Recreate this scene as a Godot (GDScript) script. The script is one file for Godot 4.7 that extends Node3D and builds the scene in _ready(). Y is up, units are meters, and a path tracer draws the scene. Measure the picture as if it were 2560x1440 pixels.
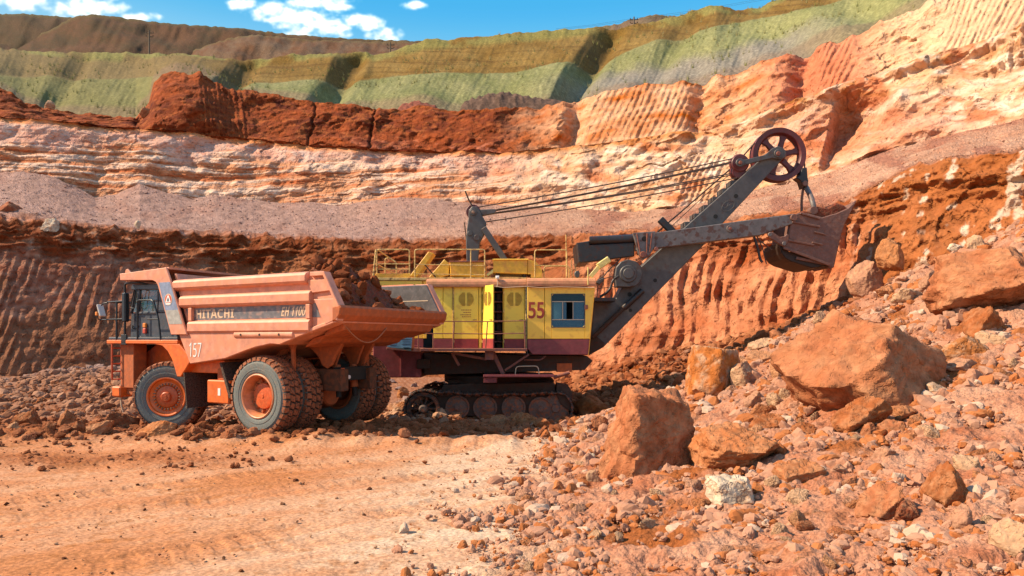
extends Node3D

# ---------------------------------------------------------------- measures
const F := 1707.0        # focal length of the lens, in pixels of a 2560 wide picture
const EYE := 2.55        # height of the camera above the pit floor
const HY := 850.0        # row of the horizon
var rng := RandomNumberGenerator.new()
var n_lo := FastNoiseLite.new()
var n_mid := FastNoiseLite.new()
var n_hi := FastNoiseLite.new()
var n_rdg := FastNoiseLite.new()
var n_cell := FastNoiseLite.new()
var n_cell2 := FastNoiseLite.new()
var used := {}
var M := {}

func _ready() -> void:
	var cam := Camera3D.new()
	cam.name = "camera"
	cam.projection = Camera3D.PROJECTION_FRUSTUM
	cam.near = 0.1
	cam.far = 3000.0
	cam.size = 0.1 * 2.0 * 720.0 / F
	cam.frustum_offset = Vector2(0, 0.1 * 130.0 / F)
	cam.position = Vector3(0, EYE, 0)
	add_child(cam)
	cam.current = true
	var env := Environment.new()
	env.background_mode = Environment.BG_SKY
	env.sky = Sky.new()
	env.sky.sky_material = sky_material()
	env.background_energy_multiplier = 1.0
	env.tonemap_mode = Environment.TONE_MAPPER_LINEAR
	env.tonemap_exposure = 1.85
	env.sdfgi_enabled = true
	env.ssao_enabled = true
	env.ssil_enabled = true
	var we := WorldEnvironment.new()
	we.name = "world_environment"
	we.environment = env
	add_child(we)
	var sun := DirectionalLight3D.new()
	sun.name = "sun"
	sun.light_energy = 1.6
	sun.light_color = Color(1.0, 0.90, 0.76)
	sun.light_angular_distance = 0.5
	sun.shadow_enabled = true
	var to_sun := Vector3(-0.74, 0.66, 0.07).normalized()
	sun.transform = Transform3D(Basis.looking_at(-to_sun, Vector3.UP), to_sun * 100.0)
	add_child(sun)

	rng.seed = 4711
	setup_noise()
	setup_materials()
	build_ground()
	build_walls()
	build_hills()
	build_truck()
	build_shovel()
	build_rocks()
	build_poles()

# ---------------------------------------------------------------- sky
func sky_material() -> Material:
	var w := 4096
	var h := 2048
	var img := Image.create(w, h, false, Image.FORMAT_RGB8)
	var a := FastNoiseLite.new()
	a.seed = 12
	a.frequency = 1.0
	a.fractal_octaves = 5
	var spots := [[214.0, 20.0, 66.0, 20.0], [60.0, 2.0, 48.0, 16.0], [30.0, -14.0, 60.0, 16.0], [690.0, 30.0, 46.0, 20.0], [745.0, 42.0, 58.0, 20.0], [800.0, 62.0, 55.0, 16.0], [840.0, 74.0, 30.0, 14.0],
		[900.0, 52.0, 40.0, 12.0], [930.0, 64.0, 22.0, 10.0], [960.0, 86.0, 30.0, 12.0], [605.0, 10.0, 26.0, 12.0], [790.0, 4.0, 66.0, 12.0], [845.0, 18.0, 26.0, 9.0], [740.0, 84.0, 26.0, 7.0], [345.0, 42.0, 40.0, 7.0], [1035.0, 12.0, 22.0, 7.0], [520.0, -60.0, 120.0, 26.0], [1200.0, -120.0, 160.0, 30.0]]
	for y in h:
		var el := (0.5 - (y + 0.5) / h) * PI
		var t := clampf(sin(maxf(el, 0.0)), 0.0, 1.0)
		var c := Color(0.48, 0.645, 0.735).lerp(Color(0.22, 0.545, 0.725), smoothstep(0.34, 0.45, t))
		c = c.lerp(Color(0.25, 0.45, 0.68), smoothstep(0.42, 1.0, t))
		if t <= 0.0:
			c = Color(0.55, 0.45, 0.38)
		img.fill_rect(Rect2i(0, y, w, 1), c)
		if el < 0.10 or el > 1.2:
			continue
		var near_frame := el > 0.36 and el < 0.56
		for x in range(0, w, 1 if near_frame else 4):
			var az := wrapf((x + 0.5) / w * TAU, -PI, PI)          # the left edge looks along -z
			var k := 0.0
			if near_frame and absf(az) < 1.0:
				var px := 1280.0 + tan(az) * F
				var py := HY - tan(el) / cos(az) * F
				for s in spots:
					var dx: float = (px - s[0]) / (s[2] * 1.25)
					var dy: float = (py - s[1]) / (s[3] * 1.3)
					var q := dx * dx + dy * dy
					if q < 4.0:
						k = maxf(k, 1.0 - q * 0.5)
				if k > 0.0:
					k += 0.75 * a.get_noise_2d(px * 0.022, py * 0.040) + 0.18 * a.get_noise_2d(px * 0.09 + 50.0, py * 0.13)
					k = smoothstep(0.0, 1.15, k)
			else:
				var d := 1.0 / sin(el)
				var vx := sin(az) * d
				var vy := cos(az) * d
				k = smoothstep(-0.02, 0.35, a.get_noise_2d(vx * 0.9 + 7.0, vy * 0.9)) * 0.85  # unseen clouds, thickened to whiten the light that fills the shade
			if k > 0.004:
				var cc := c.lerp(Color(0.93, 0.90, 0.87), k)
				if near_frame:
					img.set_pixel(x, y, cc)
				else:
					img.fill_rect(Rect2i(x, y, 4, 1), cc)
	var m := PanoramaSkyMaterial.new()
	m.panorama = ImageTexture.create_from_image(img)
	m.energy_multiplier = 1.0
	return m

# ---------------------------------------------------------------- small tools
func setup_noise() -> void:
	var i := 0
	for n in [n_lo, n_mid, n_hi, n_rdg, n_cell, n_cell2]:
		n.seed = 31 + i
		n.frequency = 1.0
		n.noise_type = FastNoiseLite.TYPE_SIMPLEX_SMOOTH
		n.fractal_type = FastNoiseLite.FRACTAL_FBM
		n.fractal_octaves = 4
		i += 1
	n_lo.fractal_octaves = 2
	n_rdg.fractal_type = FastNoiseLite.FRACTAL_RIDGED
	n_rdg.fractal_octaves = 4
	for n in [n_cell, n_cell2]:
		n.noise_type = FastNoiseLite.TYPE_CELLULAR
		n.fractal_type = FastNoiseLite.FRACTAL_NONE
		n.cellular_jitter = 0.95
	n_cell.cellular_return_type = FastNoiseLite.RETURN_DISTANCE2_SUB
	n_cell2.cellular_return_type = FastNoiseLite.RETURN_CELL_VALUE

func at(px: float, py: float, d: float) -> Vector3:
	return Vector3((px - 1280.0) / F * d, EYE - (py - HY) / F * d, -d)

# earth colours: a little deeper than they are written
func earth(c: Color, k := 0.66, sat := 1.22) -> Color:
	var l := (c.r + c.g + c.b) / 3.0
	return Color(clampf((l + (c.r - l) * sat) * k, 0.012, 0.8), clampf((l + (c.g - l) * sat) * k, 0.010, 0.8), clampf((l + (c.b - l) * sat) * k, 0.008, 0.8))

func tab(t: PackedFloat32Array, x: float) -> float:
	var n := t.size() / 2
	if x <= t[0]:
		return t[1]
	for i in n - 1:
		if x <= t[i * 2 + 2]:
			return lerpf(t[i * 2 + 1], t[i * 2 + 3], (x - t[i * 2]) / (t[i * 2 + 2] - t[i * 2]))
	return t[n * 2 - 1]

func numbered(called: String) -> String:
	if not used.has(called):
		used[called] = 0
		return called
	used[called] += 1
	return "%s_%03d" % [called, used[called]]

func tag(o: Node3D, label: String, category := "", group := "", kind := "") -> Node3D:
	o.set_meta("label", label)
	if category:
		o.set_meta("category", category)
	if group:
		o.set_meta("group", group)
	if kind:
		o.set_meta("kind", kind)
	return o

func put(called: String, mesh: Mesh, mat: Material, parent: Node3D = null) -> MeshInstance3D:
	var o := MeshInstance3D.new()
	o.name = numbered(called) if parent == null else called
	o.mesh = mesh
	if mat:
		o.material_override = mat
	(self if parent == null else parent).add_child(o, true)
	return o

func node(called: String, parent: Node3D = null) -> Node3D:
	var o := Node3D.new()
	o.name = numbered(called) if parent == null else called
	(self if parent == null else parent).add_child(o, true)
	return o

func st() -> SurfaceTool:
	var s := SurfaceTool.new()
	s.begin(Mesh.PRIMITIVE_TRIANGLES)
	return s

func done(s: SurfaceTool, called: String, mat: Material, parent: Node3D = null) -> MeshInstance3D:
	s.generate_normals()
	return put(called, s.commit(), mat, parent)

func flat(s: SurfaceTool) -> void:
	s.set_smooth_group(0xFFFFFFFF)

func tri(s: SurfaceTool, a: Vector3, b: Vector3, c: Vector3) -> void:
	s.add_vertex(a)
	s.add_vertex(c)
	s.add_vertex(b)

func quad(s: SurfaceTool, a: Vector3, b: Vector3, c: Vector3, d: Vector3) -> void:   # counter-clockwise seen from outside
	tri(s, a, b, c)
	tri(s, a, c, d)

# a box with chamfered edges; lo and hi are corners in the frame x
func box(s: SurfaceTool, lo: Vector3, hi: Vector3, b := 0.012, x := Transform3D()) -> void:
	flat(s)
	var c := (lo + hi) * 0.5
	var e := ((hi - lo) * 0.5).abs()
	b = minf(b, minf(e.x, minf(e.y, e.z)) * 0.6)
	for ax in 3:
		var u := (ax + 1) % 3
		var v := (ax + 2) % 3
		for sg in [-1.0, 1.0]:
			var p := []
			for k in [[-1, -1], [1, -1], [1, 1], [-1, 1]]:
				var q := Vector3()
				q[ax] = e[ax] * sg
				q[u] = (e[u] - b) * k[0] * sg
				q[v] = (e[v] - b) * k[1]
				p.append(x * (c + q))
			quad(s, p[0], p[1], p[2], p[3])
		for su in [-1.0, 1.0]:
			for sv in [-1.0, 1.0]:
				var p2 := []
				for k in [[-1, 0], [1, 0], [1, 1], [-1, 1]]:
					var q := Vector3()
					q[ax] = (e[ax] - b) * k[0] * su * sv
					q[u] = (e[u] if k[1] == 0 else e[u] - b) * su
					q[v] = (e[v] - b if k[1] == 0 else e[v]) * sv
					p2.append(x * (c + q))
				quad(s, p2[3], p2[2], p2[1], p2[0])
	for sx in [-1.0, 1.0]:
		for sy in [-1.0, 1.0]:
			for sz in [-1.0, 1.0]:
				var a := x * (c + Vector3(e.x * sx, (e.y - b) * sy, (e.z - b) * sz))
				var d := x * (c + Vector3((e.x - b) * sx, e.y * sy, (e.z - b) * sz))
				var f := x * (c + Vector3((e.x - b) * sx, (e.y - b) * sy, e.z * sz))
				if sx * sy * sz > 0:
					tri(s, a, d, f)
				else:
					tri(s, a, f, d)

# a straight bar between two points, w wide along "side", h high
func bar(s: SurfaceTool, a: Vector3, b: Vector3, w: float, h: float, side := Vector3(0, 0, 1), bev := 0.008) -> void:
	var d := b - a
	var y := d.normalized()
	var zz := (side - y * side.dot(y)).normalized()
	var xx := y.cross(zz)
	box(s, Vector3(-h * 0.5, 0, -w * 0.5), Vector3(h * 0.5, d.length(), w * 0.5), bev, Transform3D(Basis(xx, y, zz), a))

# an outline in the plane x, y, drawn out from z0 to z1
func prism(s: SurfaceTool, pts: PackedVector2Array, z0: float, z1: float, x := Transform3D(), bev := 0.012) -> void:
	flat(s)
	if Geometry2D.is_polygon_clockwise(pts):
		pts.reverse()
	var n := pts.size()
	var ins := PackedVector2Array()
	for i in n:
		var a := (pts[i] - pts[(i + n - 1) % n]).normalized()
		var c := (pts[(i + 1) % n] - pts[i]).normalized()
		var m := Vector2(-a.y, a.x) + Vector2(-c.y, c.x)
		m = m / maxf(m.length_squared() * 0.5, 0.3)
		ins.append(pts[i] + m * bev)
	var t := Geometry2D.triangulate_polygon(ins)
	if t.is_empty():
		ins = pts
		t = Geometry2D.triangulate_polygon(ins)
		if t.is_empty():
			print("no faces for ", pts)
	if z0 > z1:
		var sw := z0
		z0 = z1
		z1 = sw
	var bz := minf(bev, (z1 - z0) * 0.4)
	var v := func(p: Vector2, z: float) -> Vector3: return x * Vector3(p.x, p.y, z)
	for i in range(0, t.size(), 3):
		var a2 := ins[t[i]]
		var b2 := ins[t[i + 1]]
		var c2 := ins[t[i + 2]]
		if (b2 - a2).cross(c2 - a2) < 0.0:
			var sw2 := b2
			b2 = c2
			c2 = sw2
		tri(s, v.call(a2, z1), v.call(b2, z1), v.call(c2, z1))
		tri(s, v.call(a2, z0), v.call(c2, z0), v.call(b2, z0))
	for i in n:
		var j := (i + 1) % n
		quad(s, v.call(pts[i], z0 + bz), v.call(pts[j], z0 + bz), v.call(pts[j], z1 - bz), v.call(pts[i], z1 - bz))
		quad(s, v.call(pts[i], z1 - bz), v.call(pts[j], z1 - bz), v.call(ins[j], z1), v.call(ins[i], z1))
		quad(s, v.call(ins[i], z0), v.call(ins[j], z0), v.call(pts[j], z0 + bz), v.call(pts[i], z0 + bz))

# a tube along a path
func tube(s: SurfaceTool, path: Array, r: float, n := 8) -> void:
	s.set_smooth_group(1)
	var rings := []
	var up := Vector3(0.13, 0.31, 0.94).normalized()
	for i in path.size():
		var d: Vector3 = path[mini(i + 1, path.size() - 1)] - path[maxi(i - 1, 0)]
		d = d.normalized()
		var a := d.cross(up)
		if a.length() < 0.1:
			a = d.cross(Vector3(1, 0, 0))
		a = a.normalized()
		var b := d.cross(a)
		var ring := []
		for k in n:
			var t := TAU * k / n
			ring.append(path[i] + (a * cos(t) + b * sin(t)) * r)
		rings.append(ring)
	for i in path.size() - 1:
		for k in n:
			var k2 := (k + 1) % n
			quad(s, rings[i][k], rings[i][k2], rings[i + 1][k2], rings[i + 1][k])
	flat(s)
	for k in range(1, n - 1):
		tri(s, rings[0][0], rings[0][k + 1], rings[0][k])
		var e: Array = rings[path.size() - 1]
		tri(s, e[0], e[k], e[k + 1])

# a path with rounded corners
func rounded(pts: Array, r: float, n := 4) -> Array:
	var out := [pts[0]]
	for i in range(1, pts.size() - 1):
		var a: Vector3 = pts[i - 1] - pts[i]
		var b: Vector3 = pts[i + 1] - pts[i]
		var q := minf(r, minf(a.length(), b.length()) * 0.45)
		var p0: Vector3 = pts[i] + a.normalized() * q
		var p1: Vector3 = pts[i] + b.normalized() * q
		for k in n + 1:
			var t := float(k) / n
			out.append(p0.lerp(pts[i], t).lerp((pts[i] as Vector3).lerp(p1, t), t))
	out.append(pts[pts.size() - 1])
	return out

# a profile of (radius, z) turned about the z axis
func lathe(s: SurfaceTool, prof: PackedVector2Array, n: int, x := Transform3D(), a0 := 0.0, a1 := TAU) -> void:
	var grp := 2
	for i in prof.size() - 1:
		if i > 0:
			var u := (prof[i] - prof[i - 1]).normalized()
			var v := (prof[i + 1] - prof[i]).normalized()
			if u.dot(v) < 0.8:
				grp += 1
		s.set_smooth_group(grp)
		for k in n:
			var t0 := lerpf(a0, a1, float(k) / n)
			var t1 := lerpf(a0, a1, float(k + 1) / n)
			var p := prof[i]
			var q := prof[i + 1]
			var A := x * Vector3(cos(t0) * p.x, sin(t0) * p.x, p.y)
			var B := x * Vector3(cos(t1) * p.x, sin(t1) * p.x, p.y)
			var C := x * Vector3(cos(t1) * q.x, sin(t1) * q.x, q.y)
			var D := x * Vector3(cos(t0) * q.x, sin(t0) * q.x, q.y)
			if p.x > 1e-5:
				tri(s, A, C, B)
			if q.x > 1e-5:
				tri(s, A, D, C)

func disc(s: SurfaceTool, c: Vector3, r: float, z0: float, z1: float, n := 24, b := 0.015) -> void:
	lathe(s, PackedVector2Array([Vector2(0, z1), Vector2(r - b, z1), Vector2(r, z1 - b), Vector2(r, z0 + b), Vector2(r - b, z0), Vector2(0, z0)]), n, Transform3D(Basis(), c))

func ring_pts(c: Vector2, r: float, n: int, a0 := 0.0, a1 := TAU) -> PackedVector2Array:
	var o := PackedVector2Array()
	for k in n:
		var t := lerpf(a0, a1, float(k) / (n if a1 - a0 >= TAU - 0.001 else n - 1))
		o.append(c + Vector2(cos(t), sin(t)) * r)
	return o

func letters(txt: String, size: float, mat: Material, parent: Node3D, xf: Transform3D, bold := true, called := "lettering", squeeze := 1.0, slant := 0.0, font := "Droid Sans") -> MeshInstance3D:
	var f := SystemFont.new()
	f.font_names = PackedStringArray([font])
	f.font_weight = 700 if bold else 400
	var t := TextMesh.new()
	t.text = txt
	t.font = f
	t.font_size = 64
	t.pixel_size = size / 46.0
	t.depth = 0.006
	var o := put(called, t, mat, parent)
	o.transform = xf * Transform3D(Basis(Vector3(squeeze, 0, 0), Vector3(slant, 1, 0), Vector3(0, 0, 1)), Vector3.ZERO)
	return o

# ---------------------------------------------------------------- materials
func speckle(seed_: int, freq: float, octs: int, lo: float, hi: float, contrast := 1.0, kind := 0, size := 512) -> ImageTexture:
	var n := FastNoiseLite.new()
	n.seed = seed_
	n.frequency = freq
	n.fractal_octaves = octs
	n.fractal_gain = 0.62
	if kind == 1:
		n.noise_type = FastNoiseLite.TYPE_CELLULAR
		n.cellular_return_type = FastNoiseLite.RETURN_DISTANCE
		n.fractal_type = FastNoiseLite.FRACTAL_FBM
	if kind == 2:
		n.fractal_type = FastNoiseLite.FRACTAL_RIDGED
	var g := n.get_seamless_image(size, size)
	g.convert(Image.FORMAT_RGB8)
	g.adjust_bcs(1.0, contrast, 1.0)
	var o := Image.create(size, size, false, Image.FORMAT_RGB8)
	o.fill(Color(lo, lo, lo))
	var data := g.get_data()
	for i in data.size():
		data[i] = int(lerpf(lo * 255.0, hi * 255.0, data[i] / 255.0))
	o = Image.create_from_data(size, size, false, Image.FORMAT_RGB8, data)
	return ImageTexture.create_from_image(o)

# broken rock: a rough ground tone with plates set off by cracks
func cracked(seed_: int, lo: float, hi: float, deep: float, size := 512) -> ImageTexture:
	var n := FastNoiseLite.new()
	n.seed = seed_
	n.frequency = 0.012
	n.fractal_octaves = 7
	n.fractal_gain = 0.6
	var c := FastNoiseLite.new()
	c.seed = seed_ + 1
	c.noise_type = FastNoiseLite.TYPE_CELLULAR
	c.cellular_return_type = FastNoiseLite.RETURN_DISTANCE2_SUB
	c.cellular_jitter = 1.0
	c.frequency = 0.022
	c.fractal_type = FastNoiseLite.FRACTAL_FBM
	c.fractal_octaves = 4
	c.fractal_gain = 0.6
	c.domain_warp_enabled = true
	c.domain_warp_amplitude = 22.0
	c.domain_warp_frequency = 0.02
	var p := FastNoiseLite.new()
	p.seed = seed_ + 2
	p.noise_type = FastNoiseLite.TYPE_CELLULAR
	p.cellular_return_type = FastNoiseLite.RETURN_CELL_VALUE
	p.frequency = 0.030
	p.fractal_type = FastNoiseLite.FRACTAL_FBM
	p.fractal_octaves = 3
	p.domain_warp_enabled = true
	p.domain_warp_amplitude = 22.0
	p.domain_warp_frequency = 0.02
	var a := []
	for q in [n, c, p]:
		var im: Image = q.get_seamless_image(size, size)
		im.convert(Image.FORMAT_L8)
		a.append(im.get_data())
	var A: PackedByteArray = a[0]
	var B: PackedByteArray = a[1]
	var C: PackedByteArray = a[2]
	var out := PackedByteArray()
	out.resize(size * size * 3)
	for i in size * size:
		var v := 0.45 * A[i] / 255.0 + 0.35 * C[i] / 255.0 + 0.20
		v -= deep * (1.0 - smoothstep(0.0, 0.28, B[i] / 255.0))
		var k := int(255.0 * lerpf(lo, hi, clampf(v, 0.0, 1.0)))
		out[i * 3] = k
		out[i * 3 + 1] = k
		out[i * 3 + 2] = k
	return ImageTexture.create_from_image(Image.create_from_data(size, size, false, Image.FORMAT_RGB8, out))

# one colour whose alpha comes and goes: dust, rust or chips over paint
func patches(seed_: int, freq: float, c: Color, from: float, to: float, most: float, stretch := 1.0, size := 512) -> ImageTexture:
	var n := FastNoiseLite.new()
	n.seed = seed_
	n.frequency = freq
	n.fractal_octaves = 5
	var g := n.get_seamless_image(size, size)
	g.convert(Image.FORMAT_L8)
	if stretch != 1.0:
		g.resize(size, int(size / stretch))
		var g2 := Image.create(size, size, false, Image.FORMAT_L8)
		for k in int(stretch):
			g2.blit_rect(g, Rect2i(0, 0, size, int(size / stretch)), Vector2i(0, k * int(size / stretch)))
		g = g2
	var src := g.get_data()
	var data := PackedByteArray()
	data.resize(size * size * 4)
	for i in size * size:
		data[i * 4] = int(c.r * 255)
		data[i * 4 + 1] = int(c.g * 255)
		data[i * 4 + 2] = int(c.b * 255)
		data[i * 4 + 3] = int(255.0 * most * smoothstep(from, to, src[i] / 255.0))
	return ImageTexture.create_from_image(Image.create_from_data(size, size, false, Image.FORMAT_RGBA8, data))

func lin(r: float, g: float, b: float) -> Color:
	return Color(r, g, b).linear_to_srgb()

func mat(c: Color, rough := 0.7, metal := 0.0, tex: Texture2D = null, scale := 0.6, over: Texture2D = null, bump: Texture2D = null, bump_cm := 1.0) -> StandardMaterial3D:
	var m := StandardMaterial3D.new()
	m.albedo_color = c
	m.roughness = rough
	m.metallic = metal
	m.uv1_triplanar = true
	m.uv1_triplanar_sharpness = 6.0
	m.uv1_scale = Vector3(scale, scale, scale)
	if tex:
		m.albedo_texture = tex
	if over:
		m.detail_enabled = true
		m.detail_albedo = over
		m.detail_blend_mode = BaseMaterial3D.BLEND_MODE_MIX
	if bump:
		m.heightmap_enabled = true
		m.heightmap_texture = bump
		m.heightmap_scale = bump_cm
	return m

func setup_materials() -> void:
	var grime := speckle(1, 0.012, 5, 0.82, 1.0, 1.3)
	var fine := speckle(2, 0.05, 5, 0.70, 1.0, 1.3)
	var rock_t := speckle(3, 0.012, 7, 0.72, 1.0, 1.1)
	var rock_b := speckle(4, 0.010, 7, 0.0, 1.0, 1.1)
	var crack_t := cracked(41, 0.70, 1.0, 0.30)
	var crack_b := cracked(41, 0.0, 1.0, 0.30)
	var grain_b := speckle(5, 0.05, 3, 0.0, 1.0, 1.1, 1)
	var grain_t := speckle(5, 0.05, 3, 0.66, 1.0, 1.2, 1)
	var dust := patches(7, 0.010, Color(0.80, 0.52, 0.38), 0.38, 0.75, 0.62)
	var dust2 := patches(8, 0.008, Color(0.76, 0.43, 0.26), 0.46, 0.82, 0.36)
	var rust := patches(9, 0.010, Color(0.33, 0.17, 0.10), 0.54, 0.72, 0.75)
	var mud := patches(10, 0.014, Color(0.58, 0.32, 0.19), 0.45, 0.72, 0.70)
	for k in [["wall", crack_t, 0.11, crack_b, 26.0], ["scree", grain_t, 0.5, grain_b, 10.0], ["floor", fine, 0.5, rock_b, 1.6], ["slope", fine, 0.8, rock_b, 4.0], ["hill", grain_t, 0.10, crack_b, 7.0]]:
		var m := mat(Color.WHITE, 0.95, 0.0, k[1], k[2], null, k[3], k[4])
		m.uv1_world_triplanar = true
		m.vertex_color_use_as_albedo = true
		m.metallic_specular = 0.2
		M[k[0]] = m
	var mr := mat(Color.WHITE, 0.92, 0.0, cracked(51, 0.58, 1.0, 0.22), 0.42, null, crack_b, 6.0)
	mr.vertex_color_use_as_albedo = true
	mr.metallic_specular = 0.25
	M.rock = mr
	var mg := mat(Color.WHITE, 0.95, 0.0, fine, 2.0)
	mg.vertex_color_use_as_albedo = true
	mg.metallic_specular = 0.2
	M.rubble = mg
	# truck
	M.body = mat(lin(0.70, 0.29, 0.185), 0.55, 0.0, grime, 0.45, dust)
	M.orange = mat(lin(0.80, 0.155, 0.020), 0.45, 0.0, grime, 0.6, dust2)
	M.dirty_orange = mat(lin(0.48, 0.115, 0.03), 0.75, 0.0, grime, 0.6, mud)
	M.red_orange = mat(lin(0.60, 0.10, 0.03), 0.5, 0.0, grime, 1.2)
	M.decal = mat(lin(0.16, 0.155, 0.17), 0.4, 0.0, grime, 0.8, patches(12, 0.010, Color(0.66, 0.52, 0.46), 0.45, 0.8, 0.45))
	M.decal_pale = mat(lin(0.40, 0.39, 0.36), 0.4, 0.0, grime, 0.8)
	M.decal_blue = mat(lin(0.24, 0.29, 0.42), 0.4, 0.0, grime, 0.8)
	M.cab = mat(lin(0.055, 0.065, 0.085), 0.4, 0.0, grime, 0.7, patches(13, 0.012, Color(0.42, 0.35, 0.33), 0.5, 0.9, 0.4))
	M.rail_dark = mat(lin(0.02, 0.024, 0.028), 0.35, 0.2)
	M.black = mat(lin(0.012, 0.011, 0.010), 0.8)
	M.frame = mat(lin(0.10, 0.042, 0.02), 0.85, 0.0, grime, 0.7, patches(14, 0.014, Color(0.45, 0.24, 0.14), 0.45, 0.7, 0.7), rock_b, 0.6)
	M.flap = mat(lin(0.11, 0.065, 0.045), 0.9, 0.0, fine, 0.8, patches(21, 0.05, Color(0.05, 0.04, 0.035), 0.55, 0.68, 0.8), rock_b, 1.5)
	M.tyre = mat(lin(0.185, 0.205, 0.195), 0.78, 0.0, fine, 0.9, patches(15, 0.010, Color(0.55, 0.43, 0.34), 0.5, 0.85, 0.30), rock_b, 0.25)
	M.tread = mat(lin(0.10, 0.062, 0.045), 0.9, 0.0, fine, 1.0, patches(16, 0.02, Color(0.60, 0.35, 0.22), 0.25, 0.50, 0.92), rock_b, 1.0)
	M.tread_gap = mat(lin(0.035, 0.022, 0.017), 0.95)
	M.rim = mat(lin(0.66, 0.23, 0.09), 0.5, 0.0, grime, 1.0, dust)
	M.hub = mat(lin(0.64, 0.11, 0.022), 0.5, 0.0, grime, 1.5, dust2)
	M.bolt = mat(lin(0.36, 0.22, 0.15), 0.6, 0.3, fine, 2.0)
	M.steel = mat(lin(0.15, 0.135, 0.135), 0.42, 0.3, grime, 0.5, patches(17, 0.02, Color(0.52, 0.46, 0.45), 0.6, 0.8, 0.4))
	M.white = mat(lin(0.72, 0.68, 0.66), 0.6)
	M.cream = mat(lin(0.55, 0.40, 0.27), 0.6)
	M.red = mat(lin(0.48, 0.06, 0.035), 0.55)
	M.dark_red = mat(lin(0.36, 0.042, 0.022), 0.6)
	M.amber = mat(lin(0.70, 0.22, 0.03), 0.25)
	M.mirror = mat(lin(0.55, 0.50, 0.46), 0.5, 0.1)
	M.slack = mat(lin(0.30, 0.11, 0.05), 0.7)
	M.rope = mat(lin(0.06, 0.035, 0.025), 0.7)
	M.cargo = mat(lin(0.20, 0.055, 0.022), 0.95, 0.0, rock_t, 0.5, patches(18, 0.02, Color(0.46, 0.17, 0.08), 0.5, 0.7, 0.8), rock_b, 9.0)
	# shovel
	var soot := patches(19, 0.010, Color(0.72, 0.44, 0.22), 0.55, 0.85, 0.30)
	M.yellow = mat(lin(0.92, 0.55, 0.065), 0.5, 0.0, null, 0.5, soot)
	M.yellow_door = mat(lin(0.93, 0.65, 0.075), 0.5, 0.0, null, 0.5, soot)
	M.yellow_deep = mat(lin(0.88, 0.47, 0.035), 0.5, 0.0, grime, 0.5, dust2)
	M.rail_yellow = mat(lin(0.72, 0.47, 0.16), 0.55, 0.0, grime, 1.5, rust)
	M.eave = mat(lin(0.58, 0.25, 0.11), 0.7, 0.0, grime, 0.5, dust)
	M.maroon = mat(lin(0.25, 0.045, 0.050), 0.6, 0.0, grime, 0.5, patches(20, 0.012, Color(0.48, 0.28, 0.26), 0.5, 0.9, 0.5, 4.0))
	M.maroon_red = mat(lin(0.34, 0.04, 0.04), 0.6, 0.0, grime, 0.5)
	M.deck = mat(lin(0.22, 0.08, 0.065), 0.8, 0.0, grime, 0.5, mud)
	M.grey = mat(lin(0.088, 0.081, 0.080), 0.55, 0.1, grime, 0.4, patches(22, 0.010, Color(0.30, 0.16, 0.10), 0.66, 0.80, 0.45))
	M.stick = mat(lin(0.165, 0.145, 0.14), 0.55, 0.2, grime, 0.5, rust)
	M.stick_dark = mat(lin(0.030, 0.026, 0.028), 0.45, 0.2, grime, 0.5, patches(23, 0.013, Color(0.25, 0.12, 0.07), 0.62, 0.74, 0.8))
	M.dipper = mat(lin(0.20, 0.10, 0.075), 0.65, 0.15, grime, 0.6, patches(24, 0.016, Color(0.45, 0.28, 0.22), 0.45, 0.7, 0.65), rock_b, 1.0)
	M.dipper_dark = mat(lin(0.032, 0.018, 0.013), 0.6, 0.2, grime, 0.6)
	M.sheave = mat(lin(0.13, 0.020, 0.022), 0.5, 0.0, grime, 0.7, patches(25, 0.012, Color(0.30, 0.16, 0.13), 0.5, 0.85, 0.5))
	M.track = mat(lin(0.075, 0.055, 0.045), 0.75, 0.1, fine, 0.7, mud, rock_b, 1.0)
	M.wheel = mat(lin(0.17, 0.12, 0.10), 0.8, 0.0, fine, 0.7, mud)
	M.under = mat(lin(0.055, 0.032, 0.022), 0.85, 0.0, grime, 0.6, patches(26, 0.012, Color(0.28, 0.14, 0.08), 0.5, 0.8, 0.7))
	M.sign = mat(lin(0.16, 0.36, 0.50), 0.5, 0.0, grime, 1.0)
	M.ink = mat(lin(0.03, 0.06, 0.10), 0.6)
	M.lamp = mat(lin(0.78, 0.62, 0.20), 0.45, 0.0, grime, 1.0)
	M.wood = mat(lin(0.16, 0.12, 0.085), 0.9, 0.0, fine, 0.6)
	var g := StandardMaterial3D.new()
	g.transparency = BaseMaterial3D.TRANSPARENCY_ALPHA
	g.albedo_color = Color(0.25, 0.42, 0.45, 0.22)
	g.roughness = 0.05
	M.glass = g
	var g3: StandardMaterial3D = g.duplicate()
	g3.albedo_color = Color(0.22, 0.36, 0.45, 0.55)
	M.glass_dusty = g3
	M.dark_slot = mat(lin(0.36, 0.23, 0.04), 0.8)
	var g4: StandardMaterial3D = g.duplicate()
	g4.albedo_color = Color(0.05, 0.06, 0.07, 0.75)
	M.glass_dark = g4
	M.curtain = mat(lin(0.10, 0.26, 0.32), 0.9)
	M.inside = mat(lin(0.03, 0.05, 0.06), 0.8)
	M.grass = mat(lin(0.30, 0.30, 0.13), 0.9)

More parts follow.
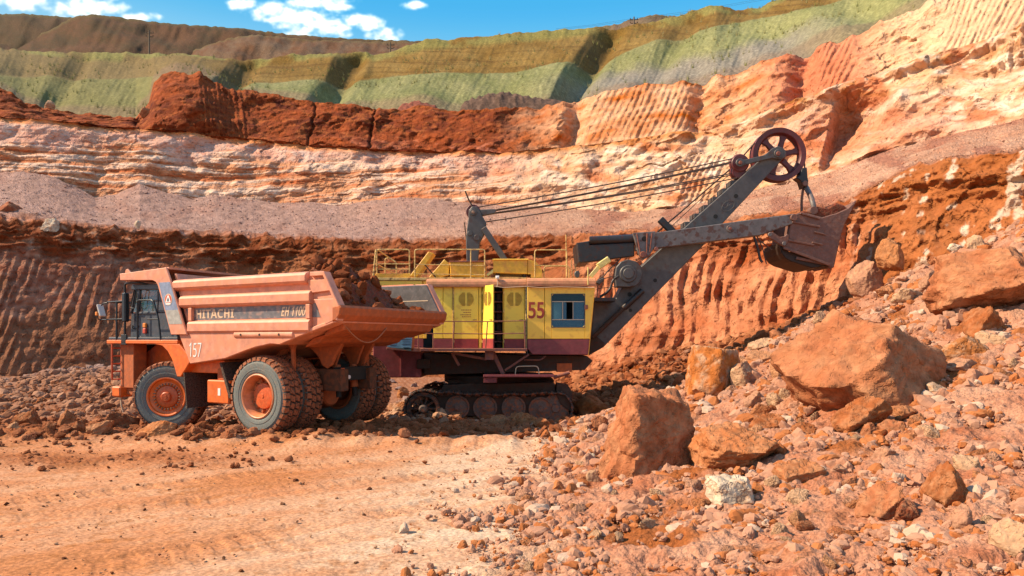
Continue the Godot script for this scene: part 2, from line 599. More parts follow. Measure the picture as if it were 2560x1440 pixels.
# ---------------------------------------------------------------- the lie of the land
# outlines of the benches: column of the picture, then row; and column, then distance in metres
var R_FOOT := PackedFloat32Array([-900, 960, 0, 944, 300, 934, 1000, 948, 1430, 946, 1700, 928, 1900, 900, 2150, 870, 2560, 850, 3400, 830])
var R_EDGE := PackedFloat32Array([-900, 480, 0, 546, 60, 548, 130, 562, 230, 566, 350, 580, 500, 586, 640, 592, 850, 602, 1050, 606, 1200, 598, 1330, 592, 1450, 590, 1560, 582, 1650, 574, 1760, 562, 1880, 545, 2000, 530, 2070, 518, 2127, 500, 2190, 462, 2279, 420, 2370, 399, 2480, 388, 2560, 378, 3400, 300])
var R_SCREE := PackedFloat32Array([-900, 440, 0, 428, 60, 426, 120, 436, 180, 462, 240, 492, 290, 484, 350, 458, 400, 474, 480, 494, 540, 484, 620, 498, 700, 506, 780, 504, 850, 512, 930, 500, 1000, 492, 1090, 498, 1180, 506, 1250, 512, 1400, 520, 1560, 530, 1680, 520, 1800, 500, 1900, 470, 2000, 452, 2060, 436, 2150, 400, 2250, 368, 2400, 332, 2560, 296, 3400, 180])
var R_LEDGE := PackedFloat32Array([-900, 300, 0, 290, 180, 306, 350, 322, 500, 332, 640, 346, 860, 368, 1000, 374, 1100, 377, 1300, 379, 1440, 365, 1560, 350, 1700, 330, 1800, 316, 1850, 305, 1930, 272, 2000, 250, 2130, 205, 2240, 170, 2350, 140, 2430, 112, 2490, 95, 2560, 66, 3400, -140])
var R_CREST := PackedFloat32Array([-900, 160, 0, 218, 30, 234, 60, 258, 110, 268, 180, 279, 260, 287, 340, 295, 352, 276, 372, 258, 384, 206, 405, 186, 440, 175, 470, 184, 500, 182, 528, 196, 560, 212, 640, 230, 720, 244, 790, 258, 860, 257, 930, 270, 1000, 271, 1060, 262, 1120, 277, 1200, 276, 1300, 270, 1380, 258, 1450, 240, 1530, 226, 1600, 214, 1700, 206, 1780, 196, 1850, 184, 1880, 166, 1930, 150, 2005, 127, 2060, 110, 2130, 92, 2180, 68, 2250, 38, 2330, 4, 2400, -30, 2560, -90, 3400, -330])
var R_SKY := PackedFloat32Array([-900, 110, 0, 122, 150, 130, 300, 132, 450, 134, 590, 150, 622, 152, 700, 140, 800, 134, 905, 130, 935, 138, 1000, 120, 1060, 101, 1200, 90, 1380, 75, 1500, 68, 1540, 74, 1570, 64, 1690, 40, 1730, 28, 1790, 10, 1822, 22, 1850, 26, 1900, 18, 1960, -8, 2100, -60, 2300, -140, 2560, -240, 3400, -500])
var D_FOOT := PackedFloat32Array([-900, 44, 0, 43, 640, 46, 1050, 43, 1480, 36, 1850, 30.5, 2130, 26, 2560, 20.5, 3400, 14])
var D_EDGE := PackedFloat32Array([-900, 47, 0, 46.5, 640, 50, 1050, 47.5, 1480, 41, 1850, 34.5, 2130, 29.5, 2560, 23.5, 3400, 17])
var D_SCREE := PackedFloat32Array([-900, 57, 0, 58, 640, 61, 1050, 58, 1480, 51, 1850, 45, 2130, 40, 2560, 33, 3400, 25])
var D_LEDGE := PackedFloat32Array([-900, 60, 0, 61, 640, 64.5, 1050, 61.5, 1480, 55, 1850, 49.5, 2130, 44.5, 2560, 37.5, 3400, 29])
var D_CREST := PackedFloat32Array([-900, 66, 0, 67.5, 640, 71, 1050, 68.5, 1480, 61, 1850, 55, 2130, 50, 2560, 42.5, 3400, 34])
var D_SKY := PackedFloat32Array([-900, 130, 0, 128, 640, 125, 1050, 128, 1480, 125, 1850, 120, 2130, 115, 2560, 105, 3400, 90])

func pile_s(x: float, d: float) -> float:      # metres to the right of the line where the rubble begins
	return x - (-1.9 + 0.19 * d) + 0.5 * n_lo.get_noise_2d(d * 0.3, 3.0) + 0.25 * n_mid.get_noise_2d(d * 0.9, x * 0.4)

var K_PILE := PackedFloat32Array([3, 0.05, 5, 0.09, 10, 0.21, 14, 0.345, 18, 0.45, 24, 0.50, 40, 0.52])

func ground_y(x: float, z: float, rough := true) -> float:
	var d := -z
	var y := 0.05 * n_lo.get_noise_2d(x * 0.16, d * 0.16) + 0.03 * n_mid.get_noise_2d(x * 0.5, d * 0.5)
	y -= 0.55 * smoothstep(20.5, 24.0, d)
	y += 0.75 * smoothstep(33.0, 43.0, d)
	y += 1.55 * exp(-pow((x + 20.5) / 6.0, 2.0) - pow((d - 33.5) / 4.2, 2.0))
	y += 0.75 * exp(-pow((x + 13.8) / 4.0, 2.0) - pow((d - 30.0) / 3.5, 2.0))
	y += 1.7 * exp(-pow((x - 5.5) / 4.2, 2.0) - pow((d - 32.5) / 3.4, 2.0))
	y += 0.9 * exp(-pow((x + 2.8) / 1.7, 2.0) - pow((d - 27.0) / 2.0, 2.0))
	y += 0.16 * exp(-pow((d - 17.3 + 0.10 * (x + 8.0)) / 0.8, 2.0)) * smoothstep(3.0, 0.0, x) * (1.0 + n_mid.get_noise_2d(x * 0.9, 9.0))
	y -= 0.17 * exp(-(pow(x + 10.07, 2.0) + pow(d - 20.1, 2.0)) / 2.2) + 0.15 * exp(-(pow(x + 8.4, 2.0) + pow(d - 23.4, 2.0)) / 2.0)
	var s := pile_s(x, d)
	var q := 0.0
	if s > 0.0:
		q = tab(K_PILE, d) * s * s / (s + 1.1)
	y += q
	if rough:
		var stony := clampf(s * 0.7 + 0.4, 0.0, 1.0)
		y += (0.016 + 0.10 * stony) * n_mid.get_noise_2d(x * 1.3, z * 1.3)
		y += 0.10 * stony * maxf(0.0, n_rdg.get_noise_2d(x * 0.45, z * 0.45))
		y += (0.006 + 0.03 * stony) * n_hi.get_noise_2d(x * 5.0, z * 5.0)
		var debris := debris_k(x, d)
		y += debris * (0.05 + 0.09 * absf(n_hi.get_noise_2d(x * 3.0, z * 3.0)))
		# ruts left by the tyres
		var u := (x * 0.80 + d * 0.60)
		var w := (-x * 0.60 + d * 0.80)
		y += 0.012 * n_hi.get_noise_2d(u * 0.28, w * 2.6) * (1.0 - stony)
		y -= lane(u, w) * (0.014 + 0.022 * smoothstep(0.3, 0.6, absf(fposmod(u * 3.2 + 0.5 * absf(w - roundf(w)), 1.0) - 0.5) * 2.0)) * (1.0 - stony)
	return y

# how deep in a wheel track: pairs of tracks run up and away to the right
func lane(u: float, w: float) -> float:
	var k := 0.0
	for q in [[5.1, 0.3], [7.9, 0.3], [9.0, -0.2], [11.6, -0.2], [13.1, 0.15]]:
		var e: float = absf(w - q[0] - q[1] * sin(u * 0.22 + q[0]) * 2.0)
		k = maxf(k, smoothstep(0.36, 0.22, e))
	return k * clampf(0.75 + 1.2 * n_mid.get_noise_2d(u * 0.35, w * 0.5 + 80.0), 0.0, 1.0)

func debris_k(x: float, d: float) -> float:
	var k := smoothstep(16.2, 18.2, d + 0.8 * n_mid.get_noise_2d(x * 0.5, d * 0.5) - 0.07 * x - 0.5) * smoothstep(2.5, -1.0, x - (d - 18.0) * 0.35)
	k = maxf(k, 0.9 * exp(-pow((d - 14.4 + n_mid.get_noise_2d(x * 0.4, 1.0)) / 0.8, 2.0)) * smoothstep(-4.0, -8.0, x))
	return clampf(k, 0.0, 1.0)

func ground_hit(px: float, py: float) -> Vector3:
	var d := 3.0
	while d < 60.0:
		var p := at(px, py, d)
		if p.y <= ground_y(p.x, p.z, false):
			break
		d *= 1.006
	return at(px, py, d)

func mix3(a: Color, b: Color, k: float) -> Color:
	return a.lerp(b, clampf(k, 0.0, 1.0))

func build_ground() -> void:
	var cols := []
	var px := -1500.0
	while px < 3700.0:
		cols.append(px)
		px += 3.2 if px > -60.0 and px < 2620.0 else 40.0
	var rows := []
	var d := 2.6
	while d < 52.0:
		rows.append(d)
		d *= 1.0078
	var nc := cols.size()
	var v := PackedVector3Array()
	var c := PackedColorArray()
	var sv := PackedFloat32Array()
	for r in rows.size():
		var dd: float = rows[r]
		for k in nc:
			var x: float = (cols[k] - 1280.0) / F * dd
			var z := -dd
			var y := ground_y(x, z)
			v.append(Vector3(x, y, z))
			var s := pile_s(x, dd)
			sv.append(s)
			var u := x * 0.80 + dd * 0.60
			var w := -x * 0.60 + dd * 0.80
			var a := n_mid.get_noise_2d(u * 0.22, w * 0.75)
			var b := n_hi.get_noise_2d(u * 0.6 + 20.0, w * 2.2)
			var e := n_lo.get_noise_2d(x * 0.21 + 5.0, dd * 0.21)
			var f := n_hi.get_noise_2d(x * 4.0, dd * 4.0)
			var col := Color(0.59, 0.285, 0.165)
			col = mix3(col, Color(0.68, 0.405, 0.27), 0.5 + 0.9 * a + 0.9 * b + 0.5 * f)
			col = mix3(col, Color(0.50, 0.215, 0.105), smoothstep(0.0, 0.6, -a * 0.4 + e * 0.8 + b * 0.6 + 0.2 * f) * 0.7 * smoothstep(1.0, -3.0, x - dd * 0.05))
			col = mix3(col, Color(0.76, 0.58, 0.44), smoothstep(-5.0, -0.8, s) * (0.70 + 0.6 * a + 0.5 * b))
			col = mix3(col, Color(0.40, 0.17, 0.075), smoothstep(0.15, 0.5, f * 0.6 + b * 0.7) * 0.6)
			if s < 0.5:
				col = mix3(col, Color(0.52, 0.235, 0.125), lane(u, w) * 0.45)
			var db := debris_k(x, dd)
			col = mix3(col, Color(0.25, 0.085, 0.04).lerp(Color(0.36, 0.15, 0.08), 0.5 + f), db * 0.92)
			var st_ := smoothstep(-0.3, 1.0, s)
			var pc := Color(0.46, 0.21, 0.135).lerp(Color(0.57, 0.325, 0.23), 0.5 + 1.3 * n_mid.get_noise_2d(x * 0.7, dd * 0.7 + 30.0) + 0.4 * f)
			pc = mix3(pc, Color(0.34, 0.13, 0.06), smoothstep(0.1, 0.5, n_mid.get_noise_2d(x * 0.5 + 40.0, dd * 0.5)))
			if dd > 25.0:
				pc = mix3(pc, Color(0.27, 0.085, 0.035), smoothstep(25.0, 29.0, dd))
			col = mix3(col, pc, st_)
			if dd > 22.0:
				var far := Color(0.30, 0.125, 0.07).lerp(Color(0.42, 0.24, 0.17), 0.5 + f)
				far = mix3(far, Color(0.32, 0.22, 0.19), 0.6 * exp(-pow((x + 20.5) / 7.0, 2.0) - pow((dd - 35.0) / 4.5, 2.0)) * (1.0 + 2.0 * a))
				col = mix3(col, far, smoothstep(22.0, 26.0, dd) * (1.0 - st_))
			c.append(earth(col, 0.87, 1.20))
	var idx_floor := PackedInt32Array()
	var idx_pile := PackedInt32Array()
	for r in rows.size() - 1:
		for k in nc - 1:
			var i0 := r * nc + k
			var six := PackedInt32Array([i0, i0 + nc, i0 + 1, i0 + 1, i0 + nc, i0 + nc + 1])
			if sv[i0] > 0.0:
				idx_pile.append_array(six)
			else:
				idx_floor.append_array(six)
	var nrm := grid_normals(v, nc, rows.size())
	var names := ["ground", "rubble_slope"]
	var labels := ["dusty tan and orange pit floor with faint tyre tracks", "loose pinkish rubble slope rising to the right of the pit floor"]
	for t in 2:
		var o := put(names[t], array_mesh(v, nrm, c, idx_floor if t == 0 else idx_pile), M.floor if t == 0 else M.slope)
		tag(o, labels[t], "", "", "structure")
	var s2 := st()
	flat(s2)
	quad(s2, Vector3(-900, -1.6, 900), Vector3(900, -1.6, 900), Vector3(900, -1.6, -900), Vector3(-900, -1.6, -900))
	quad(s2, Vector3(-60, -0.03, 60), Vector3(60, -0.03, 60), Vector3(60, -0.03, -2.65), Vector3(-60, -0.03, -2.65))
	var gm := mat(lin(0.50, 0.27, 0.15), 0.95)
	tag(done(s2, "ground", gm), "bare earth that carries on beyond and behind the pit floor", "", "", "structure")

func array_mesh(v: PackedVector3Array, n: PackedVector3Array, c: PackedColorArray, idx: PackedInt32Array) -> ArrayMesh:
	# only the vertices in use
	var map := PackedInt32Array()
	map.resize(v.size())
	map.fill(-1)
	var v2 := PackedVector3Array()
	var n2 := PackedVector3Array()
	var c2 := PackedColorArray()
	var i2 := PackedInt32Array()
	i2.resize(idx.size())
	for k in idx.size():
		var i := idx[k]
		if map[i] < 0:
			map[i] = v2.size()
			v2.append(v[i])
			if n.size():
				n2.append(n[i])
			if c.size():
				c2.append(c[i])
		i2[k] = map[i]
	var a := []
	a.resize(Mesh.ARRAY_MAX)
	a[Mesh.ARRAY_VERTEX] = v2
	if n.size():
		a[Mesh.ARRAY_NORMAL] = n2
	if c.size():
		a[Mesh.ARRAY_COLOR] = c2
	a[Mesh.ARRAY_INDEX] = i2
	var m := ArrayMesh.new()
	m.add_surface_from_arrays(Mesh.PRIMITIVE_TRIANGLES, a)
	return m

func grid_normals(v: PackedVector3Array, nc: int, nr: int) -> PackedVector3Array:
	var o := PackedVector3Array()
	o.resize(v.size())
	for r in nr:
		var ra := maxi(r - 1, 0) * nc
		var rb := mini(r + 1, nr - 1) * nc
		for k in nc:
			var a := v[r * nc + mini(k + 1, nc - 1)] - v[r * nc + maxi(k - 1, 0)]
			var b := v[rb + k] - v[ra + k]
			o[r * nc + k] = a.cross(b).normalized()
	return o

# ---------------------------------------------------------------- the benches of the pit
func tooth(px: float, py: float, ref: float, step: float, lean: float, sharp := 1.0) -> float:
	var along := py * 0.6
	var q := (px + (py - ref) * lean) / step + 0.7 * n_lo.get_noise_2d(px * 0.004, py * 0.003) + 0.10 * n_lo.get_noise_2d(px * 0.03, along * 0.02)
	var i := floorf(q)
	var f := q - i
	var own := 0.75 + 0.5 * n_lo.get_noise_2d(i * 1.7, along * 0.012 + i)        # every groove runs out and comes back
	var edge := 0.5 + 0.22 * n_lo.get_noise_2d(i * 2.3 + 40.0, along * 0.02)
	var t := f / edge if f < edge else (1.0 - f) / (1.0 - edge)
	return pow(clampf(t, 0.0, 1.0), sharp) * own

func wall_point(seg: int, t: float, px: float) -> Vector3:
	var rr := [R_FOOT, R_EDGE, R_SCREE, R_LEDGE, R_CREST]
	var ds := [D_FOOT, D_EDGE, D_SCREE, D_LEDGE, D_CREST]
	if seg == 0:                      # below the floor up to the foot
		var p := at(px, tab(R_FOOT, px), tab(D_FOOT, px))
		return p + Vector3(0, -1.6, 0) * (1.0 - t)
	if seg <= 4:
		var i := seg - 1
		var a := at(px, tab(rr[i], px), tab(ds[i], px))
		var b := at(px, tab(rr[i + 1], px), tab(ds[i + 1], px))
		if seg == 4:                  # the little ledge first, then the upper face
			var set_back := 1.3 / tab(D_LEDGE, px)
			var a2 := a + Vector3(a.x, 0, a.z) * set_back + Vector3(0, -0.3, 0)
			if t < 0.1:
				return a.lerp(a2, t / 0.1)
			return a2.lerp(b, (t - 0.1) / 0.9)
		return a.lerp(b, t)
	var e := at(px, tab(R_CREST, px), tab(D_CREST, px))       # behind the crest
	return e + Vector3(e.x, 0, e.z).normalized() * 14.0 * t + Vector3(0, -2.2 * t, 0)

func wall_depth(seg: int, t: float, px: float, py: float, p: Vector3) -> float:    # how far the rock stands out
	var o := 0.0
	var g := n_mid.get_noise_3d(p.x * 0.16, p.y * 0.16, p.z * 0.16)
	var h := n_hi.get_noise_3d(p.x * 0.7, p.y * 0.9, p.z * 0.7)
	var plates := 1.0
	match seg:
		0, 1:
			var left := smoothstep(420.0, 300.0, px)
			var k := smoothstep(1440.0, 1520.0, px) * smoothstep(2190.0, 2120.0, px)
			var top := smoothstep(0.70 + 0.10 * g, 0.86 + 0.10 * g, t)
			o = 0.9 * g + 0.12 * h
			var ridges := maxf(k * smoothstep(0.86, 0.74, t + 0.18 * g), left * smoothstep(0.80, 0.66, t + 0.25 * g))
			o *= 1.0 - 0.55 * left
			plates = 1.0 - 0.6 * ridges
			ridges *= clampf(0.75 + 1.1 * n_mid.get_noise_2d(px * 0.0045, py * 0.006 + 60.0), 0.15, 1.15)
			if ridges > 0.0:
				var tt := tooth(px, py, 780.0, lerpf(31.0, 26.0, left), lerpf(0.22, 0.36, left), 0.8)
				o += ridges * lerpf(0.68, 0.34, left) * (tt - 0.5) * (0.85 + 0.5 * n_lo.get_noise_2d(px * 0.008, py * 0.012 + 8.0))
				o -= ridges * 0.10 * maxf(0.0, n_hi.get_noise_2d(px * 0.05, py * 0.03))
			o += (1.0 - ridges) * (0.22 * n_rdg.get_noise_3d(p.x * 0.22, p.y * 0.7, p.z * 0.22) + 0.16 * (n_cell.get_noise_3d(p.x * 0.4, p.y * 1.1, p.z * 0.4)))
			o += top * 0.45 * n_rdg.get_noise_3d(p.x * 0.25, p.y * 1.4, p.z * 0.25)
			if px > 2130.0:
				plates = 1.7
				o += 0.40 * n_rdg.get_noise_3d(p.x * 0.45, p.y * 0.30, p.z * 0.45) * smoothstep(2130.0, 2220.0, px)
		2:
			o = 0.30 * g + 0.05 * h
			o += 0.35 * n_lo.get_noise_2d(px * 0.006, 4.0) * sin(t * PI)
		3:
			var strata := n_mid.get_noise_2d(p.x * 0.07 + 9.0, p.y * 1.30 + 0.55 * n_lo.get_noise_2d(p.x * 0.05, p.y * 0.2) + 0.16 * n_hi.get_noise_2d(p.x * 0.5, p.y * 0.5))
			var low := smoothstep(0.75, 0.45, t)
			o = 1.0 * g + 0.14 * h + 0.26 * strata * lerpf(0.3, 1.0, low) * smoothstep(1700.0, 1200.0, px)
			o += 0.45 * n_cell.get_noise_3d(p.x * 0.30, p.y * 0.55, p.z * 0.30)
			o += smoothstep(1100.0, 1700.0, px) * 0.9 * n_rdg.get_noise_3d(p.x * 0.13, p.y * 0.18, p.z * 0.13)
			var tk := smoothstep(1680.0, 1710.0, px) * smoothstep(1830.0, 1790.0, px) * smoothstep(0.75, 0.5, t)
			o += tk * 0.28 * (tooth(px, py, 440.0, 15.0, 0.5) - 0.5)
			var t3 := smoothstep(2440.0, 2480.0, px) * smoothstep(0.5, 0.6, t)
			o += t3 * 0.3 * (tooth(px, py, 240.0, 22.0, 0.1) - 0.5)
			# the big gully that opens between the two buttresses on the right
			var gq := px - lerpf(2060.0, 2110.0, t)
			o -= 2.6 * smoothstep(-20.0, 0.0, gq) * smoothstep(150.0, 10.0, gq) * sin(clampf(t * 1.15, 0.0, 1.0) * PI)
			var bench := smoothstep(0.86, 0.93, t) * smoothstep(1800.0, 1950.0, px)
			o += bench * 0.6
		4, 5:
			o = 0.9 * g + 0.16 * h + 0.22 * n_cell.get_noise_3d(p.x * 0.22, p.y * 0.30, p.z * 0.22)
			o += 0.5 * n_rdg.get_noise_3d(p.x * 0.16, p.y * 0.2, p.z * 0.16)
			var tk2 := smoothstep(1420.0, 1470.0, px) * smoothstep(1760.0, 1700.0, px) + smoothstep(2000.0, 2030.0, px) * smoothstep(2150.0, 2125.0, px) + smoothstep(2330.0, 2380.0, px)
			o *= 1.0 - 0.6 * clampf(tk2, 0.0, 1.0)
			plates = 1.0 - 0.6 * clampf(tk2, 0.0, 1.0)
			o += tk2 * 0.30 * (tooth(px, py, 280.0, 15.0, 0.45, 0.7) - 0.5) * smoothstep(0.1, 0.25, t) * (0.8 + 0.5 * n_mid.get_noise_2d(px * 0.012, py * 0.012))
			var tk3 := smoothstep(480.0, 520.0, px) * smoothstep(640.0, 600.0, px)
			o += tk3 * 0.3 * (tooth(px, py, 280.0, 13.0, -0.1) - 0.5)
			# upright clefts
			for cl in [[783.0, 3.0, 0.45], [934.0, 3.5, 0.6], [1437.0, 24.0, 1.7], [1742.0, 22.0, 1.3], [1990.0, 28.0, 1.8], [352.0, 12.0, 1.0]]:
				var dq: float = absf(px + (py - 300.0) * 0.15 - cl[0] + 9.0 * n_mid.get_noise_2d(py * 0.03, cl[0])) / cl[1]
				if dq < 2.5:
					o -= cl[2] * exp(-dq * dq)
			# the hump on the left leans out
			o += 2.2 * exp(-pow((px - 470.0) / 90.0, 2.0)) * sin(t * PI)
			if seg == 5:
				o *= maxf(0.0, 1.0 - t * 3.0)
	if seg != 2:      # plates of rock break off along steps
		var e1 := n_cell2.get_noise_3d(p.x * 0.42 + 0.25 * h, p.y * 0.60 + 0.3 * g, p.z * 0.42)
		var e2 := n_cell2.get_noise_3d(p.x * 1.1 + 0.2 * h, p.y * 1.6, p.z * 1.1 + 9.0)
		o += plates * (0.16 * e1 + 0.09 * e2) * (0.55 + 0.9 * n_lo.get_noise_3d(p.x * 0.07, p.y * 0.1, p.z * 0.07))
	return o

func build_walls() -> void:
	var cols := []
	var px := -800.0
	while px < 3300.0:
		cols.append(px)
		px += 2.5 if px > -40.0 and px < 2600.0 else 30.0
	var nc := cols.size()
	var nrow := [3, 130, 46, 130, 90, 8]
	var v := PackedVector3Array()
	var c := PackedColorArray()
	var first := []
	var total := 0
	for seg in 6:
		first.append(total)
		for r in nrow[seg]:
			var t: float = float(r) / (nrow[seg] if seg < 5 else nrow[seg] - 1)
			for k in nc:
				var x: float = cols[k]
				var p := wall_point(seg, t, x)
				var py := HY - (p.y - EYE) / -p.z * F
				var o := wall_depth(seg, t, x, py, p)
				var e := 1.0                       # benches keep their outline
				if seg == 1:
					e = 0.35 + 0.65 * smoothstep(1.0, 0.9, t)
				elif seg == 2:
					e = 0.35 + 0.65 * smoothstep(0.0, 0.1, t)
				elif seg == 0:
					e = 1.0
				var out := (Vector3(0, 2, -8) - p)
				out.y = 0.0
				out = out.normalized()
				var q := p + out * o * e
				var jag := n_hi.get_noise_2d(x * 0.022, 3.0 + seg)
				if seg == 1:
					q.y += smoothstep(0.85, 1.0, t) * (0.30 * jag + 0.25 * maxf(0.0, n_rdg.get_noise_2d(x * 0.012, 7.0))) * lerpf(1.0, 0.35, smoothstep(1700.0, 2300.0, x))
				elif seg == 2:
					q.y += smoothstep(0.12, 0.0, t) * (0.30 * jag + 0.25 * maxf(0.0, n_rdg.get_noise_2d(x * 0.012, 7.0))) * lerpf(1.0, 0.35, smoothstep(1700.0, 2300.0, x))
					q.y += 0.10 * n_hi.get_noise_2d(q.x * 0.8, q.z * 0.8) + 0.05 * n_hi.get_noise_2d(q.x * 3.0, q.z * 3.0)
				elif seg >= 4:
					q.y += smoothstep(0.7, 1.0, t if seg == 4 else 1.0 - t) * 0.35 * n_hi.get_noise_2d(x * 0.018, 11.0)
				v.append(q)
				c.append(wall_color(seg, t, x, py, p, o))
			total += 1
	var nrm := grid_normals(v, nc, total)
	var names := ["rock_face", "scree_bench", "rock_face", "rock_face", "pit_rim"]
	var labels := ["lowest quarry face behind the machines, scored by bucket teeth", "grey pink gravel bench above the lowest quarry face", "middle quarry face of pale pink and cream strata", "uppermost red quarry face below the green hillside", "bare rim of the pit behind the top red face"]
	var from := [0, first[2], first[3], first[4], first[5]]
	var to := [first[2], first[3], first[4], first[5], total - 1]
	for s in 5:
		var idx := PackedInt32Array()
		for r in range(from[s], to[s]):
			for k in nc - 1:
				var i0: int = r * nc + k
				idx.append_array(PackedInt32Array([i0, i0 + nc, i0 + 1, i0 + 1, i0 + nc, i0 + nc + 1]))
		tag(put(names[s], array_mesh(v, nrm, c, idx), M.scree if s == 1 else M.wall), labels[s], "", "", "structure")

func wall_color(seg: int, t: float, px: float, py: float, p: Vector3, o: float) -> Color:
	var a := n_mid.get_noise_3d(p.x * 0.22 + 50.0, p.y * 0.5, p.z * 0.22)
	var b := n_hi.get_noise_3d(p.x * 0.9, p.y * 1.6, p.z * 0.9 + 20.0)
	var w := n_lo.get_noise_2d(px * 0.004, py * 0.008)
	var col := Color(0.5, 0.2, 0.1)
	match seg:
		0, 1:
			var left := smoothstep(700.0, 200.0, px)
			var right := smoothstep(1380.0, 1520.0, px)
			col = Color(0.30, 0.105, 0.05).lerp(Color(0.40, 0.17, 0.09), 0.5 + a)
			var tl := tooth(px, py, 780.0, 27.0, 0.36, 0.8)
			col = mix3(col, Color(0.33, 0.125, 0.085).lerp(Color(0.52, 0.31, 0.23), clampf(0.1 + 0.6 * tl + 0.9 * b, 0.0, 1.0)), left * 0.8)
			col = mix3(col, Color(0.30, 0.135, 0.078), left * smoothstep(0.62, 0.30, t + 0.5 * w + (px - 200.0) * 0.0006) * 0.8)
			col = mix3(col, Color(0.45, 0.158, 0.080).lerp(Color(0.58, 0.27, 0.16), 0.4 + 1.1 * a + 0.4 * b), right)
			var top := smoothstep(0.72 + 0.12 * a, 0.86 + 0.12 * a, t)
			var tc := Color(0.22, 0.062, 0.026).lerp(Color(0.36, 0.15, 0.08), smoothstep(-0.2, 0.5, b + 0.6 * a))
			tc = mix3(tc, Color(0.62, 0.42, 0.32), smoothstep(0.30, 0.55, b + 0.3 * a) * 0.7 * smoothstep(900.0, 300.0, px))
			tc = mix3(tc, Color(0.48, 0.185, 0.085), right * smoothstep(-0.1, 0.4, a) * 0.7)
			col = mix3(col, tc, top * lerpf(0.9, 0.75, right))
			if px > 2080.0:
				var fr := smoothstep(2080.0, 2230.0, px)
				var streak := n_hi.get_noise_3d(p.x * 0.9 + p.z * 0.9, p.y * 0.22, 2.0)
				col = mix3(col, Color(0.42, 0.155, 0.06).lerp(Color(0.28, 0.095, 0.035), 0.5 + b), fr * 0.8)
				col = mix3(col, Color(0.80, 0.70, 0.58), fr * smoothstep(0.10, 0.30, streak + 0.7 * b - 0.10 + 0.25 * w) * 0.6)
				col = mix3(col, Color(0.20, 0.065, 0.025), fr * smoothstep(0.10, 0.40, n_rdg.get_noise_3d(p.x * 0.45, p.y * 0.6, p.z * 0.45) * -1.0 + 0.4 * b + 0.1) * 0.7)
		2:
			col = Color(0.46, 0.295, 0.25).lerp(Color(0.56, 0.365, 0.315), 0.5 + b)
			var rgt := smoothstep(850.0, 1500.0, px + 200.0 * w)
			col = mix3(col, Color(0.76, 0.47, 0.345).lerp(Color(0.70, 0.385, 0.265), 0.5 + a), rgt)
			var fan := n_mid.get_noise_2d(px * 0.006, py * 0.014 + 20.0)
			col = mix3(col, Color(0.54, 0.225, 0.15), smoothstep(1300.0, 1600.0, px) * smoothstep(-0.05, 0.35, fan + 0.3 * a) * 0.8)
			col = mix3(col, Color(0.50, 0.27, 0.21), smoothstep(0.1, 0.45, fan) * 0.4)
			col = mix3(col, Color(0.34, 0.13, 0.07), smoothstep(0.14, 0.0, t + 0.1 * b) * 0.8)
		3:
			var strata := n_mid.get_noise_2d(p.x * 0.07 + 9.0, p.y * 1.30 + 0.55 * n_lo.get_noise_2d(p.x * 0.05, p.y * 0.2) + 0.16 * n_hi.get_noise_2d(p.x * 0.5, p.y * 0.5))
			var fine := n_hi.get_noise_2d(p.x * 0.16, p.y * 3.2 + 0.8 * n_lo.get_noise_2d(p.x * 0.14, p.y * 0.3) + 0.3 * n_hi.get_noise_2d(p.x * 0.6, p.y * 0.6))
			var right := smoothstep(1150.0, 1500.0, px)
			col = Color(0.54, 0.30, 0.23).lerp(Color(0.66, 0.47, 0.39), 0.5 + 1.2 * a)      # pink, upper
			col = mix3(col, Color(0.45, 0.17, 0.11), smoothstep(0.05, 0.45, b + a * 0.5) * 0.55)
			var low := smoothstep(0.72, 0.55, t + 0.25 * w)
			var sc := Color(0.52, 0.25, 0.14).lerp(Color(0.70, 0.50, 0.39), smoothstep(-0.15, 0.35, strata + 0.4 * fine))
			sc = mix3(sc, Color(0.42, 0.115, 0.045), smoothstep(0.10, 0.40, -strata * 0.8 + 0.5 * fine) * 0.85)
			sc = mix3(sc, Color(0.17, 0.05, 0.02), smoothstep(0.035, 0.0, absf(strata + 0.15 * fine - 0.06)) * 0.75)
			col = mix3(col, sc, low * 0.95)
			var rc := Color(0.70, 0.42, 0.26).lerp(Color(0.78, 0.56, 0.42), 0.5 + 1.5 * a)
			rc = mix3(rc, Color(0.56, 0.21, 0.11), smoothstep(0.0, 0.45, n_mid.get_noise_2d(px * 0.0052 + 3.0, py * 0.011)) * 0.95)
			rc = mix3(rc, Color(0.80, 0.66, 0.54), smoothstep(0.12, 0.42, n_mid.get_noise_2d(px * 0.007 + 30.0, py * 0.012) + 0.25 * b) * 0.8)
			rc = mix3(rc, Color(0.40, 0.15, 0.05), smoothstep(0.25, 0.5, n_rdg.get_noise_2d(px * 0.004, py * 0.012) + 0.2 * b - 0.1) * 0.5)
			rc = mix3(rc, Color(0.50, 0.17, 0.09), 0.75 * exp(-pow((px - 2060.0) / 150.0, 2.0) - pow((py - 330.0) / 90.0, 2.0)))
			rc = mix3(rc, Color(0.60, 0.27, 0.18), 0.7 * exp(-pow((px - 2300.0) / 150.0, 2.0) - pow((py - 320.0) / 60.0, 2.0)))
			col = mix3(col, rc, right)
			col = mix3(col, Color(0.56, 0.20, 0.05), smoothstep(0.86, 0.98, t + 0.06 * a) * 0.75 * smoothstep(1900.0, 1700.0, px))
			col = mix3(col, Color(0.36, 0.155, 0.045), smoothstep(0.88, 0.98, t + 0.06 * b) * 0.7 * smoothstep(1900.0, 1960.0, px) * smoothstep(0.0, 0.3, b))
